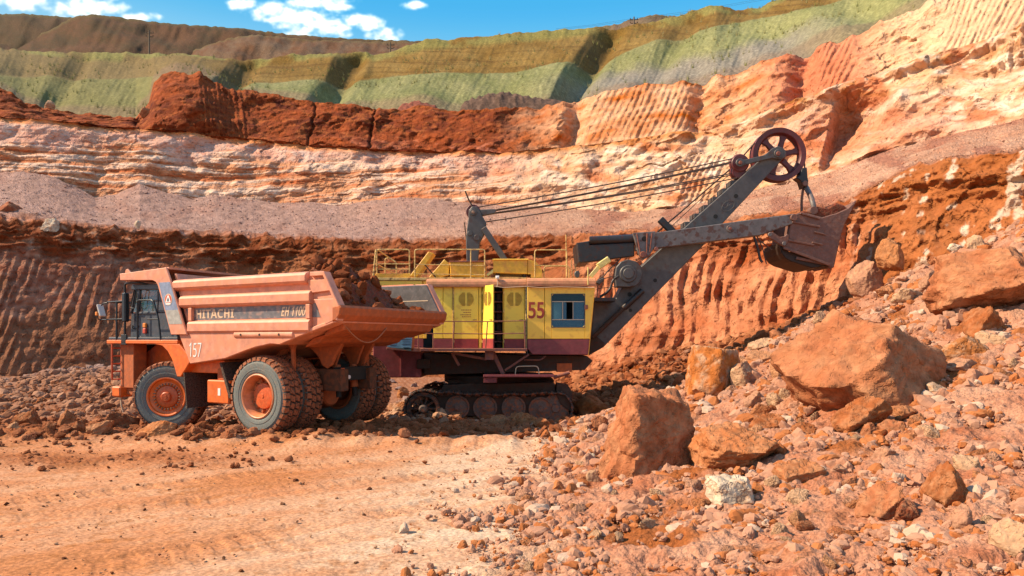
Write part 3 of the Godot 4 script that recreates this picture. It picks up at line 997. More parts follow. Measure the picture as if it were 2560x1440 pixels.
		4, 5:
			col = Color(0.25, 0.066, 0.028).lerp(Color(0.13, 0.035, 0.020), 0.5 + 1.4 * a)  # red-brown rock, its colour darkened further for the shade on this face
			col = mix3(col, Color(0.36, 0.12, 0.048), smoothstep(0.05, 0.4, b + 0.4 * a) * 0.55)
			col = mix3(col, Color(0.42, 0.16, 0.11), smoothstep(0.5, 0.2, t + 0.3 * a) * smoothstep(700.0, 900.0, px) * 0.7 * smoothstep(0.0, 0.3, a + b))
			var right := smoothstep(1220.0, 1460.0, px)
			var rc := Color(0.56, 0.22, 0.10).lerp(Color(0.70, 0.41, 0.26), 0.5 + 1.4 * a + 0.3 * b)
			rc = mix3(rc, Color(0.56, 0.20, 0.12), smoothstep(1850.0, 2000.0, px) * smoothstep(2230.0, 2130.0, px) * 0.85)
			rc = mix3(rc, Color(0.78, 0.53, 0.36), smoothstep(2080.0, 2300.0, px) * 0.8)
			col = mix3(col, rc, right)
			col = mix3(col, Color(0.30, 0.09, 0.03), smoothstep(0.90, 1.0, t) * 0.5 * (1.0 - right))
			if seg == 5:
				col = mix3(col, Color(0.30, 0.17, 0.10), t * 4.0)
	var m := 1.0 + 0.16 * b
	return earth(Color(col.r * m, col.g * m, col.b * m), lerpf(1.12 if seg > 1 else 0.80, 0.96, smoothstep(700.0, 1500.0, px)), 1.10)  # left side from the bench up lifted in colour against its shade

# ---------------------------------------------------------------- the hills above
func build_hills() -> void:
	var cols := []
	var px := -800.0
	while px < 3300.0:
		cols.append(px)
		px += 3.0 if px > -40.0 and px < 2400.0 else 30.0
	var nc := cols.size()
	var nr := 96
	var v := PackedVector3Array()
	var c := PackedColorArray()
	var bound := PackedFloat32Array([-900, 195, 0, 190, 560, 205, 800, 200, 900, 194, 1100, 186, 1300, 176, 1480, 158, 1560, 128, 1650, 104, 1800, 70, 1900, 50, 2050, 24, 2200, -30, 3300, -300])
	var gullies := [[605.0, 200.0, 4.5], [880.0, 170.0, 5.5], [1522.0, 100.0, 5.0], [1712.0, 88.0, 2.5], [150.0, 250.0, 2.5]]
	for r in nr:
		var t := float(r) / (nr - 1)
		for k in nc:
			var x: float = cols[k]
			var rim := tab(R_CREST, x)
			var sky := tab(R_SKY, x)
			var tt := minf(t / 0.93, 1.0)
			var dc := tab(D_CREST, x) + 13.0
			var p := at(x, rim + 44.0, dc - 4.0).lerp(at(x, sky, tab(D_SKY, x)), tt)
			var py := HY - (p.y - EYE) / -p.z * F
			if t > 0.93:
				var bk := (t - 0.93) / 0.07
				p += Vector3(p.x, 0, p.z).normalized() * 30.0 * bk + Vector3(0, -5.0 * bk * bk, 0)
			var o := 2.2 * n_lo.get_noise_2d(x * 0.003 + 3.0, py * 0.006)
			o += 0.22 * n_mid.get_noise_2d(x * 0.02 + py * 0.006, py * 0.006)
			var rill := n_rdg.get_noise_2d((x + py * 0.5) * 0.040, py * 0.0025)
			o += 0.20 * rill * smoothstep(0.04, 0.2, tt)
			o += 0.07 * n_hi.get_noise_2d(x * 0.06, py * 0.04) + 0.10 * n_hi.get_noise_2d((x + py * 0.6) * 0.11, py * 0.012)
			var gully_shade := 0.0
			for g in gullies:
				var dq: float = x - (g[0] - (py - g[1]) * 0.62)
				if dq < 0.0:
					o -= g[2] * smoothstep(-66.0, 0.0, dq)
					gully_shade = maxf(gully_shade, smoothstep(-74.0, -50.0, dq) * minf(g[2] / 4.5, 1.0))
				else:
					gully_shade = maxf(gully_shade, smoothstep(14.0, 0.0, dq) * minf(g[2] / 4.5, 1.0))
					o -= g[2] * smoothstep(44.0, 0.0, dq) + 0.35 * g[2] * (smoothstep(190.0, 40.0, dq) - smoothstep(44.0, 0.0, dq)) * smoothstep(0.0, 44.0, dq)
			# a small terrace where the two earths meet
			var bd := py - tab(bound, x)
			o += 0.9 * smoothstep(-7.0, 4.0, bd)
			var keep := smoothstep(0.93, 0.80, t)
			var q := p + Vector3(-p.x, 0, -p.z).normalized() * o * keep
			q.y += (1.0 - keep) * 0.5 * n_hi.get_noise_2d(x * 0.02, 5.0)
			v.append(q)
			var a := n_mid.get_noise_2d(x * 0.008, py * 0.02)
			var b := n_hi.get_noise_2d(x * 0.05, py * 0.07)
			var low := Color(0.215, 0.225, 0.090).lerp(Color(0.28, 0.275, 0.125), 0.5 + a + 0.5 * b)
			low = mix3(low, Color(0.22, 0.195, 0.075), smoothstep(700.0, 100.0, x) * 0.75)
			var up := Color(0.215, 0.125, 0.028).lerp(Color(0.29, 0.185, 0.055), 0.5 + 1.2 * a)
			var lay := n_hi.get_noise_2d(x * 0.002, py * 0.10)
			up = mix3(up, Color(0.155, 0.085, 0.022), smoothstep(0.1, 0.45, lay) * 0.7)
			up = mix3(up, Color(0.23, 0.175, 0.085), smoothstep(700.0, 300.0, x) * 0.8)
			var col := mix3(up, low, smoothstep(-6.0, 4.0, bd + 7.0 * a))
			col = mix3(col, Color(0.27, 0.265, 0.085), smoothstep(0.84, 0.93, tt) * 0.7 * smoothstep(-0.3, 0.2, a))
			col = mix3(col, Color(0.36, 0.36, 0.15), smoothstep(1650.0, 1850.0, x) * smoothstep(30.0, 60.0, bd + 40.0) * 0.5)
			var grey := smoothstep(70.0, 30.0, rim - py + 18.0 * a) * smoothstep(1280.0, 1560.0, x) * smoothstep(2200.0, 1900.0, x)
			col = mix3(col, Color(0.30, 0.265, 0.23), grey * 0.9)
			col = mix3(col, Color(0.27, 0.18, 0.12), smoothstep(20.0, 5.0, rim - py) * 0.6)
			col = mix3(col, Color(0.16, 0.098, 0.030), gully_shade * 0.5 * smoothstep(26.0, -6.0, bd + 8.0 * a))  # shade of the gullies put into the colour as dark brown
			var m := 0.98 * (1.0 + 0.16 * b)
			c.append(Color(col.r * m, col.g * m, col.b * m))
	var nrm := grid_normals(v, nc, nr)
	var idx := PackedInt32Array()
	for r in nr - 1:
		for k in nc - 1:
			var i0: int = r * nc + k
			idx.append_array(PackedInt32Array([i0, i0 + nc, i0 + 1, i0 + 1, i0 + nc, i0 + nc + 1]))
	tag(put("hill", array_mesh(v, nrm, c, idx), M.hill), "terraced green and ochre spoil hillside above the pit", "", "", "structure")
	far_hill([-900, 20, 0, 35, 55, 33, 110, 38, 180, 43, 210, 38, 300, 48, 420, 62, 560, 74, 700, 88, 1000, 140], [-900, 150, 0, 158, 1000, 170], 185.0, 235.0, Color(0.085, 0.055, 0.028), Color(0.115, 0.070, 0.038), "dark brown spoil hill at the far left skyline", 1)
	far_hill([-900, 90, 40, 112, 120, 76, 180, 44, 200, 38, 240, 35, 300, 42, 400, 56, 600, 70, 700, 83, 850, 95, 1000, 101, 1120, 104, 1300, 120], [-900, 150, 0, 158, 1300, 170], 165.0, 210.0, Color(0.090, 0.056, 0.028), Color(0.135, 0.068, 0.036), "long dark brown spoil hill behind the green terraces", 2)
	far_hill([360, 175, 430, 150, 470, 132, 520, 112, 580, 93, 640, 86, 700, 91, 800, 101, 850, 100, 930, 104, 1000, 102, 1080, 112, 1200, 140], [-900, 170, 1300, 172], 145.0, 180.0, Color(0.16, 0.075, 0.038), Color(0.19, 0.12, 0.075), "low reddish spoil heap in front of the long dark hill", 3)
	far_hill([1480, 70, 1540, 60, 1590, 47, 1640, 36, 1700, 40, 1760, 44, 1850, 60], [1300, 90, 1900, 90], 150.0, 170.0, Color(0.20, 0.13, 0.085), Color(0.24, 0.17, 0.10), "small brown knoll behind the green hillside crest", 4)
	# heaps of dark earth on the rim
	heap([1130, 276, 1170, 252, 1210, 243, 1250, 233, 1290, 238, 1330, 247, 1380, 254, 1440, 262], 78.0, Color(0.16, 0.10, 0.075), "dark brown earth heap on the rim above the red face", 5)
	heap([975, 268, 1010, 262, 1050, 258, 1090, 266, 1125, 275], 76.0, Color(0.30, 0.10, 0.065), "low dark red earth heap on the rim beside the brown one", 6)

func far_hill(ridge: Array, base: Array, d0: float, d1: float, c0: Color, c1: Color, label: String, sd: int) -> void:
	var top := PackedFloat32Array(ridge)
	var bot := PackedFloat32Array(base)
	var v := PackedVector3Array()
	var c := PackedColorArray()
	var nc := 0
	var nr := 46
	for r in nr:
		var t := float(r) / (nr - 1)
		var x: float = ridge[0]
		nc = 0
		while x <= ridge[ridge.size() - 2]:
			var tt := minf(t / 0.85, 1.0)
			var p := at(x, maxf(tab(bot, x), tab(top, x) + 4.0), d0).lerp(at(x, tab(top, x), d1), tt)
			var keep := smoothstep(0.85, 0.7, t)
			var py := HY - (p.y - EYE) / -p.z * F
			var o := 3.5 * n_lo.get_noise_2d(x * 0.006 + sd * 9.0, py * 0.012) + 0.8 * n_rdg.get_noise_2d((x + py * 0.5) * 0.018 + sd * 5.0, py * 0.004) + 0.2 * n_hi.get_noise_2d(x * 0.05, py * 0.05)
			p += Vector3(-p.x, 0, -p.z).normalized() * o * keep
			if t > 0.85:
				var bk := (t - 0.85) / 0.15
				p += Vector3(p.x, 0, p.z).normalized() * 30.0 * bk + Vector3(0, -14.0 * bk * bk, 0)
			p.y += 0.45 * n_hi.get_noise_2d(x * 0.045, 4.0 + sd) * smoothstep(0.6, 0.85, t)
			v.append(p)
			var a := n_mid.get_noise_2d(x * 0.012 + sd * 3.0, py * 0.02)
			var b := n_hi.get_noise_2d(x * 0.06, py * 0.08)
			var col := c0.lerp(c1, clampf(0.5 + 1.3 * a + 0.6 * b, 0.0, 1.0))
			col = mix3(col, Color(0.16, 0.14, 0.055), smoothstep(0.75, 0.85, t) * 0.5)
			c.append(col)
			nc += 1
			x += 5.0
	var idx := PackedInt32Array()
	for r in nr - 1:
		for k in nc - 1:
			var i0: int = r * nc + k
			idx.append_array(PackedInt32Array([i0, i0 + nc, i0 + 1, i0 + 1, i0 + nc, i0 + nc + 1]))
	tag(put("hill", array_mesh(v, grid_normals(v, nc, nr), c, idx), M.hill), label, "", "", "structure")

func heap(ridge: Array, d: float, c0: Color, label: String, sd: int) -> void:
	var top := PackedFloat32Array(ridge)
	var v := PackedVector3Array()
	var c := PackedColorArray()
	var nc := 0
	var nr := 22
	for r in nr:
		var t := float(r) / (nr - 1)
		var x: float = ridge[0]
		nc = 0
		while x <= ridge[ridge.size() - 2]:
			var edge := smoothstep(0.0, 40.0, minf(x - ridge[0], ridge[ridge.size() - 2] - x))
			var peak := at(x, tab(top, x), d)
			var low := tab(R_CREST, x) + 34.0
			var y0 := at(x, low, d - 4.6).y
			var hgt := (peak.y - y0) * (0.55 + 0.45 * edge)
			var p := Vector3(peak.x, y0 + hgt * sin(t * PI), peak.z + (0.5 - t) * 9.0)
			p.y += hgt * 0.10 * n_hi.get_noise_2d(x * 0.05, t * 4.0 + sd) * sin(t * PI)
			v.append(p)
			var m := 1.0 + 0.5 * n_hi.get_noise_2d(x * 0.08, t * 9.0)
			c.append(Color(c0.r * m, c0.g * m, c0.b * m))
			nc += 1
			x += 3.0
	var idx := PackedInt32Array()
	for r in nr - 1:
		for k in nc - 1:
			var i0: int = r * nc + k
			idx.append_array(PackedInt32Array([i0, i0 + nc, i0 + 1, i0 + 1, i0 + nc, i0 + nc + 1]))
	tag(put("earth_heap", array_mesh(v, grid_normals(v, nc, nr), c, idx), M.hill), label, "", "", "structure")

# ---------------------------------------------------------------- the dump truck
# own frame: x forward, y up, z to its right; the origin on the ground under the rear axle
const SIDE := Basis(Vector3(-1, 0, 0), Vector3(0, 1, 0), Vector3(0, 0, -1))      # lettering on the left side
const CROSS := Basis(Vector3(0, 0, 1), Vector3(0, 1, 0), Vector3(-1, 0, 0))      # cross-sections (z, y) drawn out along -x

func v2(a: Array) -> PackedVector2Array:
	var o := PackedVector2Array()
	if a[0] is Vector2:
		return PackedVector2Array(a)
	for i in range(0, a.size(), 2):
		o.append(Vector2(a[i], a[i + 1]))
	return o

func part_prism(called: String, pts: Array, z0: float, z1: float, m: Material, par: Node3D, bev := 0.015, x := Transform3D()) -> MeshInstance3D:
	var s := st()
	prism(s, v2(pts), z0, z1, x, bev)
	return done(s, called, m, par)

func part_box(called: String, lo: Vector3, hi: Vector3, m: Material, par: Node3D, bev := 0.015) -> MeshInstance3D:
	var s := st()
	box(s, Vector3(minf(lo.x, hi.x), minf(lo.y, hi.y), minf(lo.z, hi.z)), Vector3(maxf(lo.x, hi.x), maxf(lo.y, hi.y), maxf(lo.z, hi.z)), bev)
	return done(s, called, m, par)

func part_tube(called: String, pts: Array, r: float, m: Material, par: Node3D, bend := 0.08, n := 8) -> MeshInstance3D:
	var s := st()
	tube(s, rounded(pts, bend), r, n)
	return done(s, called, m, par)

# a lug of the tread, bent to the tyre; a0..a1 round it, w0..w1 across it, with a slanted leading edge
func lug(s: SurfaceTool, r0: float, r1: float, a0: float, a1: float, w0: float, w1: float, skew: float, drop0: float, drop1: float) -> void:
	flat(s)
	var p := []
	for lay in 2:
		var q := 0.0 if lay == 0 else 0.10
		for k in [[0, 0], [1, 0], [1, 1], [0, 1]]:
			var fa: float = lerpf(q, 1.0 - q, k[0])
			var fw: float = lerpf(q * 0.8, 1.0 - q * 0.8, k[1])
			var w := lerpf(w0, w1, fw)
			var a := lerpf(a0, a1, fa) + skew * (fw - 0.5)
			var r := (r0 if lay == 0 else r1) - lerpf(drop0, drop1, fw)
			p.append(Vector3(cos(a) * r, sin(a) * r, w))
	quad(s, p[4], p[5], p[6], p[7])
	for k in 4:
		var j := (k + 1) % 4
		quad(s, p[k], p[j], p[4 + j], p[4 + k])

# a wheel about its own z axis; the outer side looks along -z
func make_wheel(called: String, R: float, half: float, front: bool, par: Node3D) -> Node3D:
	var o := node(called, par)
	var s := st()
	var k := R / 1.08
	var prof := PackedVector2Array([Vector2(0.555, -half + 0.07), Vector2(0.60, -half + 0.015), Vector2(0.66, -half - 0.01), Vector2(0.70, -half - 0.012), Vector2(0.705, -half - 0.022), Vector2(0.73, -half - 0.022), Vector2(0.735, -half - 0.012),
		Vector2(0.80, -half - 0.02), Vector2(0.88, -half - 0.015), Vector2(0.885, -half - 0.004), Vector2(0.95, -half + 0.02), Vector2(0.99, -half + 0.05), Vector2(1.005, -half + 0.10), Vector2(1.02, -0.1), Vector2(1.02, 0.1)])
	var all := PackedVector2Array()
	for p in prof:
		all.append(Vector2(p.x * k, p.y))
	for i in range(prof.size() - 3, -1, -1):
		all.append(Vector2(prof[i].x * k, -prof[i].y))
	lathe(s, all, 64)
	done(s, "tyre", M.tyre, o)
	var n := 34
	s = st()
	for i in n:
		var a := TAU * i / n
		var st_ := TAU / n
		for sg in [-1.0, 1.0]:
			# shoulder lug, which folds down on to the side
			lug(s, 1.0 * k, R, a + st_ * 0.05, a + st_ * 0.90, sg * (half + 0.008), sg * half * 0.56, 0.0, 0.055 * k, 0.0)
			lug(s, 1.01 * k, R, a + st_ * 0.42, a + st_ * 1.33, sg * half * 0.54, sg * half * 0.02, sg * -0.05, 0.0, 0.0)
	done(s, "tread", M.tread, o).set_meta("kind", "stuff")
	s = st()
	lathe(s, PackedVector2Array([Vector2(0.985 * k, -half + 0.045), Vector2(1.042 * k, -half * 0.5), Vector2(1.042 * k, half * 0.5), Vector2(0.985 * k, half - 0.045)]), 64)
	done(s, "tread_base", M.tread_gap, o)
	s = st()
	if front:
		lathe(s, PackedVector2Array([Vector2(0.60 * k, -half + 0.06), Vector2(0.60 * k, -half - 0.005), Vector2(0.57 * k, -half - 0.015), Vector2(0.54 * k, -half + 0.0), Vector2(0.52 * k, -half + 0.05), Vector2(0.44 * k, -half + 0.085), Vector2(0.40 * k, -half + 0.07), Vector2(0.36 * k, -half + 0.07), Vector2(0.345 * k, -half + 0.09), Vector2(0.33 * k, -half + 0.10), Vector2(0.20 * k, -half + 0.10), Vector2(0, -half + 0.10)]), 48)
		done(s, "rim", M.orange, o)
		s = st()
		lathe(s, PackedVector2Array([Vector2(0.335 * k, -half + 0.102), Vector2(0.325 * k, -half + 0.05), Vector2(0.26 * k, -half + 0.02), Vector2(0.15 * k, -half + 0.02), Vector2(0.145 * k, -half - 0.04), Vector2(0.12 * k, -half - 0.06), Vector2(0.06 * k, -half - 0.06), Vector2(0.055 * k, -half - 0.085), Vector2(0, -half - 0.085)]), 40)
		done(s, "hub", M.hub, o)
		for i in 26:
			var a := TAU * i / 26.0
			s = st()
			box(s, Vector3(-0.030, -0.014, -0.045), Vector3(0.030, 0.014, 0.02), 0.006, Transform3D(Basis(Vector3(0, 0, 1), a), Vector3(cos(a) * 0.385 * k, sin(a) * 0.385 * k, -half + 0.065)))
			done(s, "rim_bolt", M.bolt, o)
	else:
		lathe(s, PackedVector2Array([Vector2(0.60 * k, -half + 0.06), Vector2(0.60 * k, -half - 0.005), Vector2(0.57 * k, -half - 0.02), Vector2(0.545 * k, -half - 0.005), Vector2(0.53 * k, -half + 0.05), Vector2(0.49 * k, -half + 0.14), Vector2(0.485 * k, -half + 0.30), Vector2(0.40 * k, -half + 0.33), Vector2(0, -half + 0.33)]), 48)
		done(s, "rim", M.rim, o)
		s = st()
		lathe(s, PackedVector2Array([Vector2(0.345 * k, -half + 0.34), Vector2(0.345 * k, -half + 0.20), Vector2(0.33 * k, -half + 0.185), Vector2(0.20 * k, -half + 0.17), Vector2(0.06 * k, -half + 0.165), Vector2(0.05 * k, -half + 0.15), Vector2(0, -half + 0.15)]), 40)
		done(s, "hub", M.hub, o)
		for i in 12:
			var a := TAU * (i + 0.3) / 12.0
			s = st()
			box(s, Vector3(-0.045, -0.035, -0.05), Vector3(0.045, 0.035, 0.06), 0.008, Transform3D(Basis(Vector3(0, 0, 1), a), Vector3(cos(a) * 0.42 * k, sin(a) * 0.42 * k, -half + 0.29)))
			done(s, "rim_clamp", M.dirty_orange, o)
		s = st()
		lathe(s, PackedVector2Array([Vector2(0.60 * k, half - 0.06), Vector2(0.60 * k, half), Vector2(0.55 * k, half + 0.01), Vector2(0.52 * k, half - 0.05), Vector2(0.49 * k, half - 0.2), Vector2(0, half - 0.22)]), 40)
		done(s, "inner_rim", M.dirty_orange, o)
	return o

func build_truck() -> void:
	var T := node("dump_truck")
	var th := deg_to_rad(28.0)
	T.transform = Transform3D(Basis(Vector3(-cos(th), 0, -sin(th)), Vector3(0, 1, 0), Vector3(sin(th), 0, -cos(th))), Vector3(-5.695, 0.0, -19.94))
	tag(T, "orange quarry dump truck numbered 157, loaded with dark red earth", "dump truck")
	var hw := 2.35
	# ---- the body
	var B := node("dump_body", T)
	var side := [3.26, 4.24, -2.45, 4.22, -2.92, 3.36, -2.85, 3.03, -1.99, 2.74, 2.55, 2.74]
	for sg in [-1.0, 1.0]:
		part_prism("side_wall", side, sg * 2.08, sg * 2.20, M.body, B)
		for q in [[3.97, 4.24, 3.24, 3.98], [3.47, 3.78, 2.95, 3.53], [2.74, 3.07, 2.60, 2.76]]:
			var s := st()
			var xf: float = lerpf(q[2], 3.24, 0.0)
			prism(s, PackedVector2Array([Vector2(sg * 2.19, q[1] + 0.03), Vector2(sg * 2.30, q[1] - 0.01), Vector2(sg * hw, q[1] - 0.07), Vector2(sg * hw, q[0] + 0.06), Vector2(sg * 2.31, q[0] + 0.01), Vector2(sg * 2.19, q[0] - 0.03)]), -xf, 1.86 if q[0] > 3.9 else (2.0 if q[0] > 3.0 else 1.98), Transform3D(CROSS, Vector3.ZERO), 0.012)
			done(s, "side_rib", M.body, B)
		part_prism("corner_plate", [-1.84, 4.05, -2.50, 4.05, -2.64, 3.76, -2.02, 3.72], sg * 2.19, sg * 2.27, M.body, B)
		part_prism("corner_plate", [-2.10, 3.56, -2.78, 3.56, -2.90, 3.30, -2.86, 3.06, -2.48, 2.93], sg * 2.19, sg * 2.30, M.body, B)
		part_prism("corner_plate", [-1.99, 4.245, -2.46, 4.235, -2.96, 3.36, -2.88, 3.02, -2.80, 3.04, -2.86, 3.36, -2.42, 4.13, -1.99, 4.13], sg * 2.085, sg * 2.325, M.body, B)
		part_prism("steel_liner", [3.1, 4.235, -2.43, 4.215, -2.90, 3.37, 2.4, 2.9], sg * 2.04, sg * 2.078, M.steel, B)
		part_box("liner_seam", Vector3(2.6, 3.72, sg * 2.04), Vector3(-2.5, 3.745, sg * 2.032), M.cream, B, 0.003)
	part_prism("front_wall", [3.36, 4.45, 3.26, 4.45, 2.46, 2.6, 2.62, 2.6], -2.2, 2.2, M.body, B)
	part_prism("body_floor", [2.5, 2.9, 2.5, 2.7, -2.86, 3.14, -2.86, 3.34], -2.06, 2.06, M.steel, B)
	part_prism("body_hull", [3.04, 2.735, 2.55, 1.88, 1.1, 2.05, 0.32, 2.27, -0.04, 2.36, -0.6, 2.45, -0.92, 2.43, -1.57, 2.63, -2.80, 2.98, -2.80, 3.08, -1.97, 2.85, 3.0, 2.80], -2.29, 2.29, M.body, B, 0.02)
	part_prism("tail_lip", [-2.72, 3.36, -2.96, 3.40, -3.01, 3.34, -2.97, 3.16, -2.86, 3.03, -2.72, 3.0], -2.33, 2.33, M.dirty_orange, B, 0.03)
	part_prism("tail_beam", [-2.4, 2.98, -2.78, 2.98, -2.70, 2.80, -2.0, 2.62], -1.9, 1.9, M.dirty_orange, B, 0.03)
	part_prism("tail_beam", [-1.5, 2.62, -1.95, 2.70, -1.7, 2.48, -1.2, 2.36], -1.7, 1.7, M.dirty_orange, B, 0.03)
	for sg in [-1.0, 1.0]:
		part_prism("canopy_side", [5.64, 4.54, 3.48, 4.62, 3.30, 4.28, 2.58, 2.70, 3.26, 2.70, 3.80, 4.0, 3.86, 4.14, 3.95, 4.23, 4.10, 4.28, 5.62, 4.34], sg * 2.30, sg * 2.365, M.body, B)
	part_prism("canopy_roof", [5.64, 4.55, 3.44, 4.64, 3.44, 4.58, 5.64, 4.49], -2.30, 2.30, M.body, B)
	part_box("canopy_lip", Vector3(5.60, 4.34, -2.30), Vector3(5.66, 4.56, 2.30), M.body, B)
	part_prism("lifting_ear", [5.5, 4.55, 5.45, 4.66, 5.36, 4.68, 5.22, 4.56], -2.30, -2.24, M.body, B)
	part_prism("stripe_decal", [2.84, 3.43, -2.08, 3.47, -2.24, 3.12, 2.66, 3.10], -2.207, -2.203, M.decal, B, 0.0005)
	part_prism("post_decal", [3.80, 4.20, 3.30, 4.20, 2.94, 3.40, 3.50, 3.40], -2.371, -2.367, M.decal_blue, B, 0.0005)
	part_prism("post_decal", [3.50, 3.40, 2.94, 3.40, 2.76, 3.0, 3.34, 3.0], -2.371, -2.367, M.decal_pale, B, 0.0005)
	for x in [2.46, -1.98]:
		part_box("stripe_bracket", Vector3(x, 3.08, -2.31), Vector3(x + 0.15, 3.45, -2.20), M.body, B)
	# the round badge on the post
	var e := Transform3D(SIDE, Vector3(3.36, 3.70, -2.372))
	part_prism("badge", ring_pts(Vector2.ZERO, 0.165, 28), 0.0, 0.004, M.cream, B, 0.0005, e)
	part_prism("badge", ring_pts(Vector2.ZERO, 0.14, 28), 0.0045, 0.007, M.red, B, 0.0005, e)
	part_prism("badge", [-0.115, -0.08, 0.115, -0.08, 0.03, 0.115, -0.03, 0.115], 0.0075, 0.010, M.white, B, 0.0005, e)
	part_prism("badge", [-0.05, -0.06, -0.02, -0.06, 0.0, -0.02, 0.02, -0.06, 0.05, -0.06, 0.025, 0.03, 0.0, 0.07, -0.025, 0.03], 0.0105, 0.012, M.ink, B, 0.0005, e)
	part_prism("badge", [-0.10, -0.145, 0.10, -0.145, 0.12, -0.10, -0.12, -0.10], 0.0045, 0.0085, M.white, B, 0.0005, e)
	letters("HITACHI", 0.24, M.cream, B, Transform3D(SIDE, Vector3(1.63, 3.265, -2.211)), true, "lettering", 1.16)
	letters("EH 1100", 0.235, M.cream, B, Transform3D(SIDE, Vector3(-1.33, 3.275, -2.211)), true, "lettering", 0.70, 0.22)
	letters("157", 0.39, M.white, B, Transform3D(SIDE, Vector3(2.32, 2.27, -2.296)), false, "lettering", 0.62, 0.05)
	var s0 := st()
	var hp := ring_pts(Vector2(-2.24, 2.69), 0.10, 14)
	prism(s0, hp, -0.75, 1.43, Transform3D(CROSS, Vector3.ZERO), 0.03)
	done(s0, "side_tube", M.body, B)
	for x in [0.45, -0.25, -0.95]:
		part_prism("tube_hole_disc", ring_pts(Vector2.ZERO, 0.034, 14), 0.0, 0.006, M.black, B, 0.0005, Transform3D(SIDE, Vector3(x, 2.69, -2.338)))  # black discs; the dark of open holes is in their colour
	part_tube("cable_loop", [Vector3(-2.72, 2.98, -1.95), Vector3(-2.74, 2.72, -1.66), Vector3(-2.74, 2.52, -1.30), Vector3(-2.74, 2.47, -0.98), Vector3(-2.74, 2.56, -0.66), Vector3(-2.74, 2.72, -0.42), Vector3(-2.74, 2.88, -0.24)], 0.017, M.slack, B, 0.2)
	for sg in [-1.0, 1.0]:
		part_prism("hinge_ear", [-0.2, 2.5, -1.7, 2.62, -1.35, 2.1, -1.22, 1.86, -1.05, 1.76, -0.88, 1.84, -0.72, 2.1], sg * 0.62, sg * 0.72, M.dirty_orange, B, 0.02)
		part_prism("hinge_ear", [-0.2, 2.5, -1.5, 2.6, -1.25, 2.1, -1.15, 1.86, -1.02, 1.80, -0.88, 1.84, -0.72, 2.1], sg * 0.40, sg * 0.48, M.dirty_orange, B, 0.02)
		part_prism("rock_ejector", [-0.42, 2.5, -0.72, 2.5, -0.64, 2.3, -0.66, 1.72, -0.58, 1.72, -0.54, 2.3], sg * 1.44, sg * 1.56, M.dirty_orange, B, 0.02)
	# ---- chassis
	var C := node("chassis", T)
	for sg in [-1.0, 1.0]:
		part_box("frame_rail", Vector3(-1.6, 1.15, sg * 0.45), Vector3(5.9, 1.75, sg * 0.75), M.frame, C)
	part_box("engine_bay", Vector3(3.3, 0.95, -1.05), Vector3(5.9, 2.4, 1.05), M.frame, C)
	part_box("transmission", Vector3(0.6, 0.75, -0.45), Vector3(3.4, 1.6, 0.45), M.frame, C)
	var ax := st()
	lathe(ax, PackedVector2Array([Vector2(0.0, -1.5), Vector2(0.34, -1.5), Vector2(0.34, -0.5), Vector2(0.52, -0.3), Vector2(0.52, 0.3), Vector2(0.34, 0.5), Vector2(0.34, 1.5), Vector2(0.0, 1.5)]), 28, Transform3D(Basis(), Vector3(0, 1.06, 0)))
	done(ax, "rear_axle", M.frame, C)
	part_prism("axle_cover", ring_pts(Vector2.ZERO, 0.36, 24), 0.0, 0.22, M.dirty_orange, C, 0.05, Transform3D(Basis(Vector3(0, 0, 1), Vector3(0, 1, 0), Vector3(-1, 0, 0)), Vector3(-0.45, 1.02, -0.10)))
	for sg in [-1.0, 1.0]:
		part_tube("suspension_strut", [Vector3(-1.15, 0.95, sg * 0.34), Vector3(-1.05, 1.75, sg * 0.34)], 0.075, M.black, C)
		part_tube("suspension_strut", [Vector3(-1.12, 1.20, sg * 0.34), Vector3(-1.05, 1.85, sg * 0.34)], 0.115, M.dirty_orange, C)
		part_tube("hoist_cylinder", [Vector3(1.4, 1.2, sg * 0.95), Vector3(0.2, 2.35, sg * 0.95)], 0.13, M.dirty_orange, C)
	part_box("rear_crossbeam", Vector3(-1.45, 1.42, -0.62), Vector3(-1.2, 1.80, 0.62), M.black, C)
	part_box("tail_light", Vector3(-1.47, 1.66, -0.60), Vector3(-1.44, 1.78, -0.46), M.red_orange, C, 0.006)
	part_prism("reversing_alarm", ring_pts(Vector2.ZERO, 0.055, 16), 0.0, 0.03, M.white, C, 0.005, Transform3D(Basis(Vector3(0, 0, 1), Vector3(0, 1, 0), Vector3(-1, 0, 0)), Vector3(-1.45, 1.52, -0.28)))
	part_box("front_axle", Vector3(3.6, 0.75, -1.5), Vector3(4.1, 1.15, 1.5), M.frame, C)
	# ---- front end
	part_box("deck", Vector3(3.2, 2.44, -2.20), Vector3(6.56, 2.55, 2.20), M.orange, T)
	part_box("deck_kerb", Vector3(3.25, 2.55, -2.17), Vector3(6.50, 2.64, 2.17), M.cab, T)
	part_prism("fender", [4.25, 2.44, 3.9, 2.38, 3.66, 2.22, 3.46, 1.98, 3.34, 1.72, 3.25, 1.50, 3.08, 1.50, 2.80, 1.80, 2.62, 2.0, 3.16, 2.44], -2.19, -1.25, M.orange, T, 0.02)
	part_prism("fender", [4.25, 2.44, 3.9, 2.38, 3.66, 2.22, 3.46, 1.98, 3.34, 1.72, 3.25, 1.50, 3.08, 1.50, 2.80, 1.80, 2.62, 2.0, 3.16, 2.44], 1.25, 2.19, M.orange, T, 0.02)
	part_box("side_beam", Vector3(1.55, 1.62, -1.95), Vector3(3.25, 1.98, -1.2), M.orange, T)
	part_box("side_beam", Vector3(1.55, 1.62, 1.2), Vector3(3.25, 1.98, 1.95), M.orange, T)
	part_box("front_pillar", Vector3(5.55, 1.08, -1.98), Vector3(6.20, 2.44, -1.55), M.dirty_orange, T)
	part_box("front_pillar", Vector3(5.55, 1.08, 1.55), Vector3(6.20, 2.44, 1.98), M.frame, T)
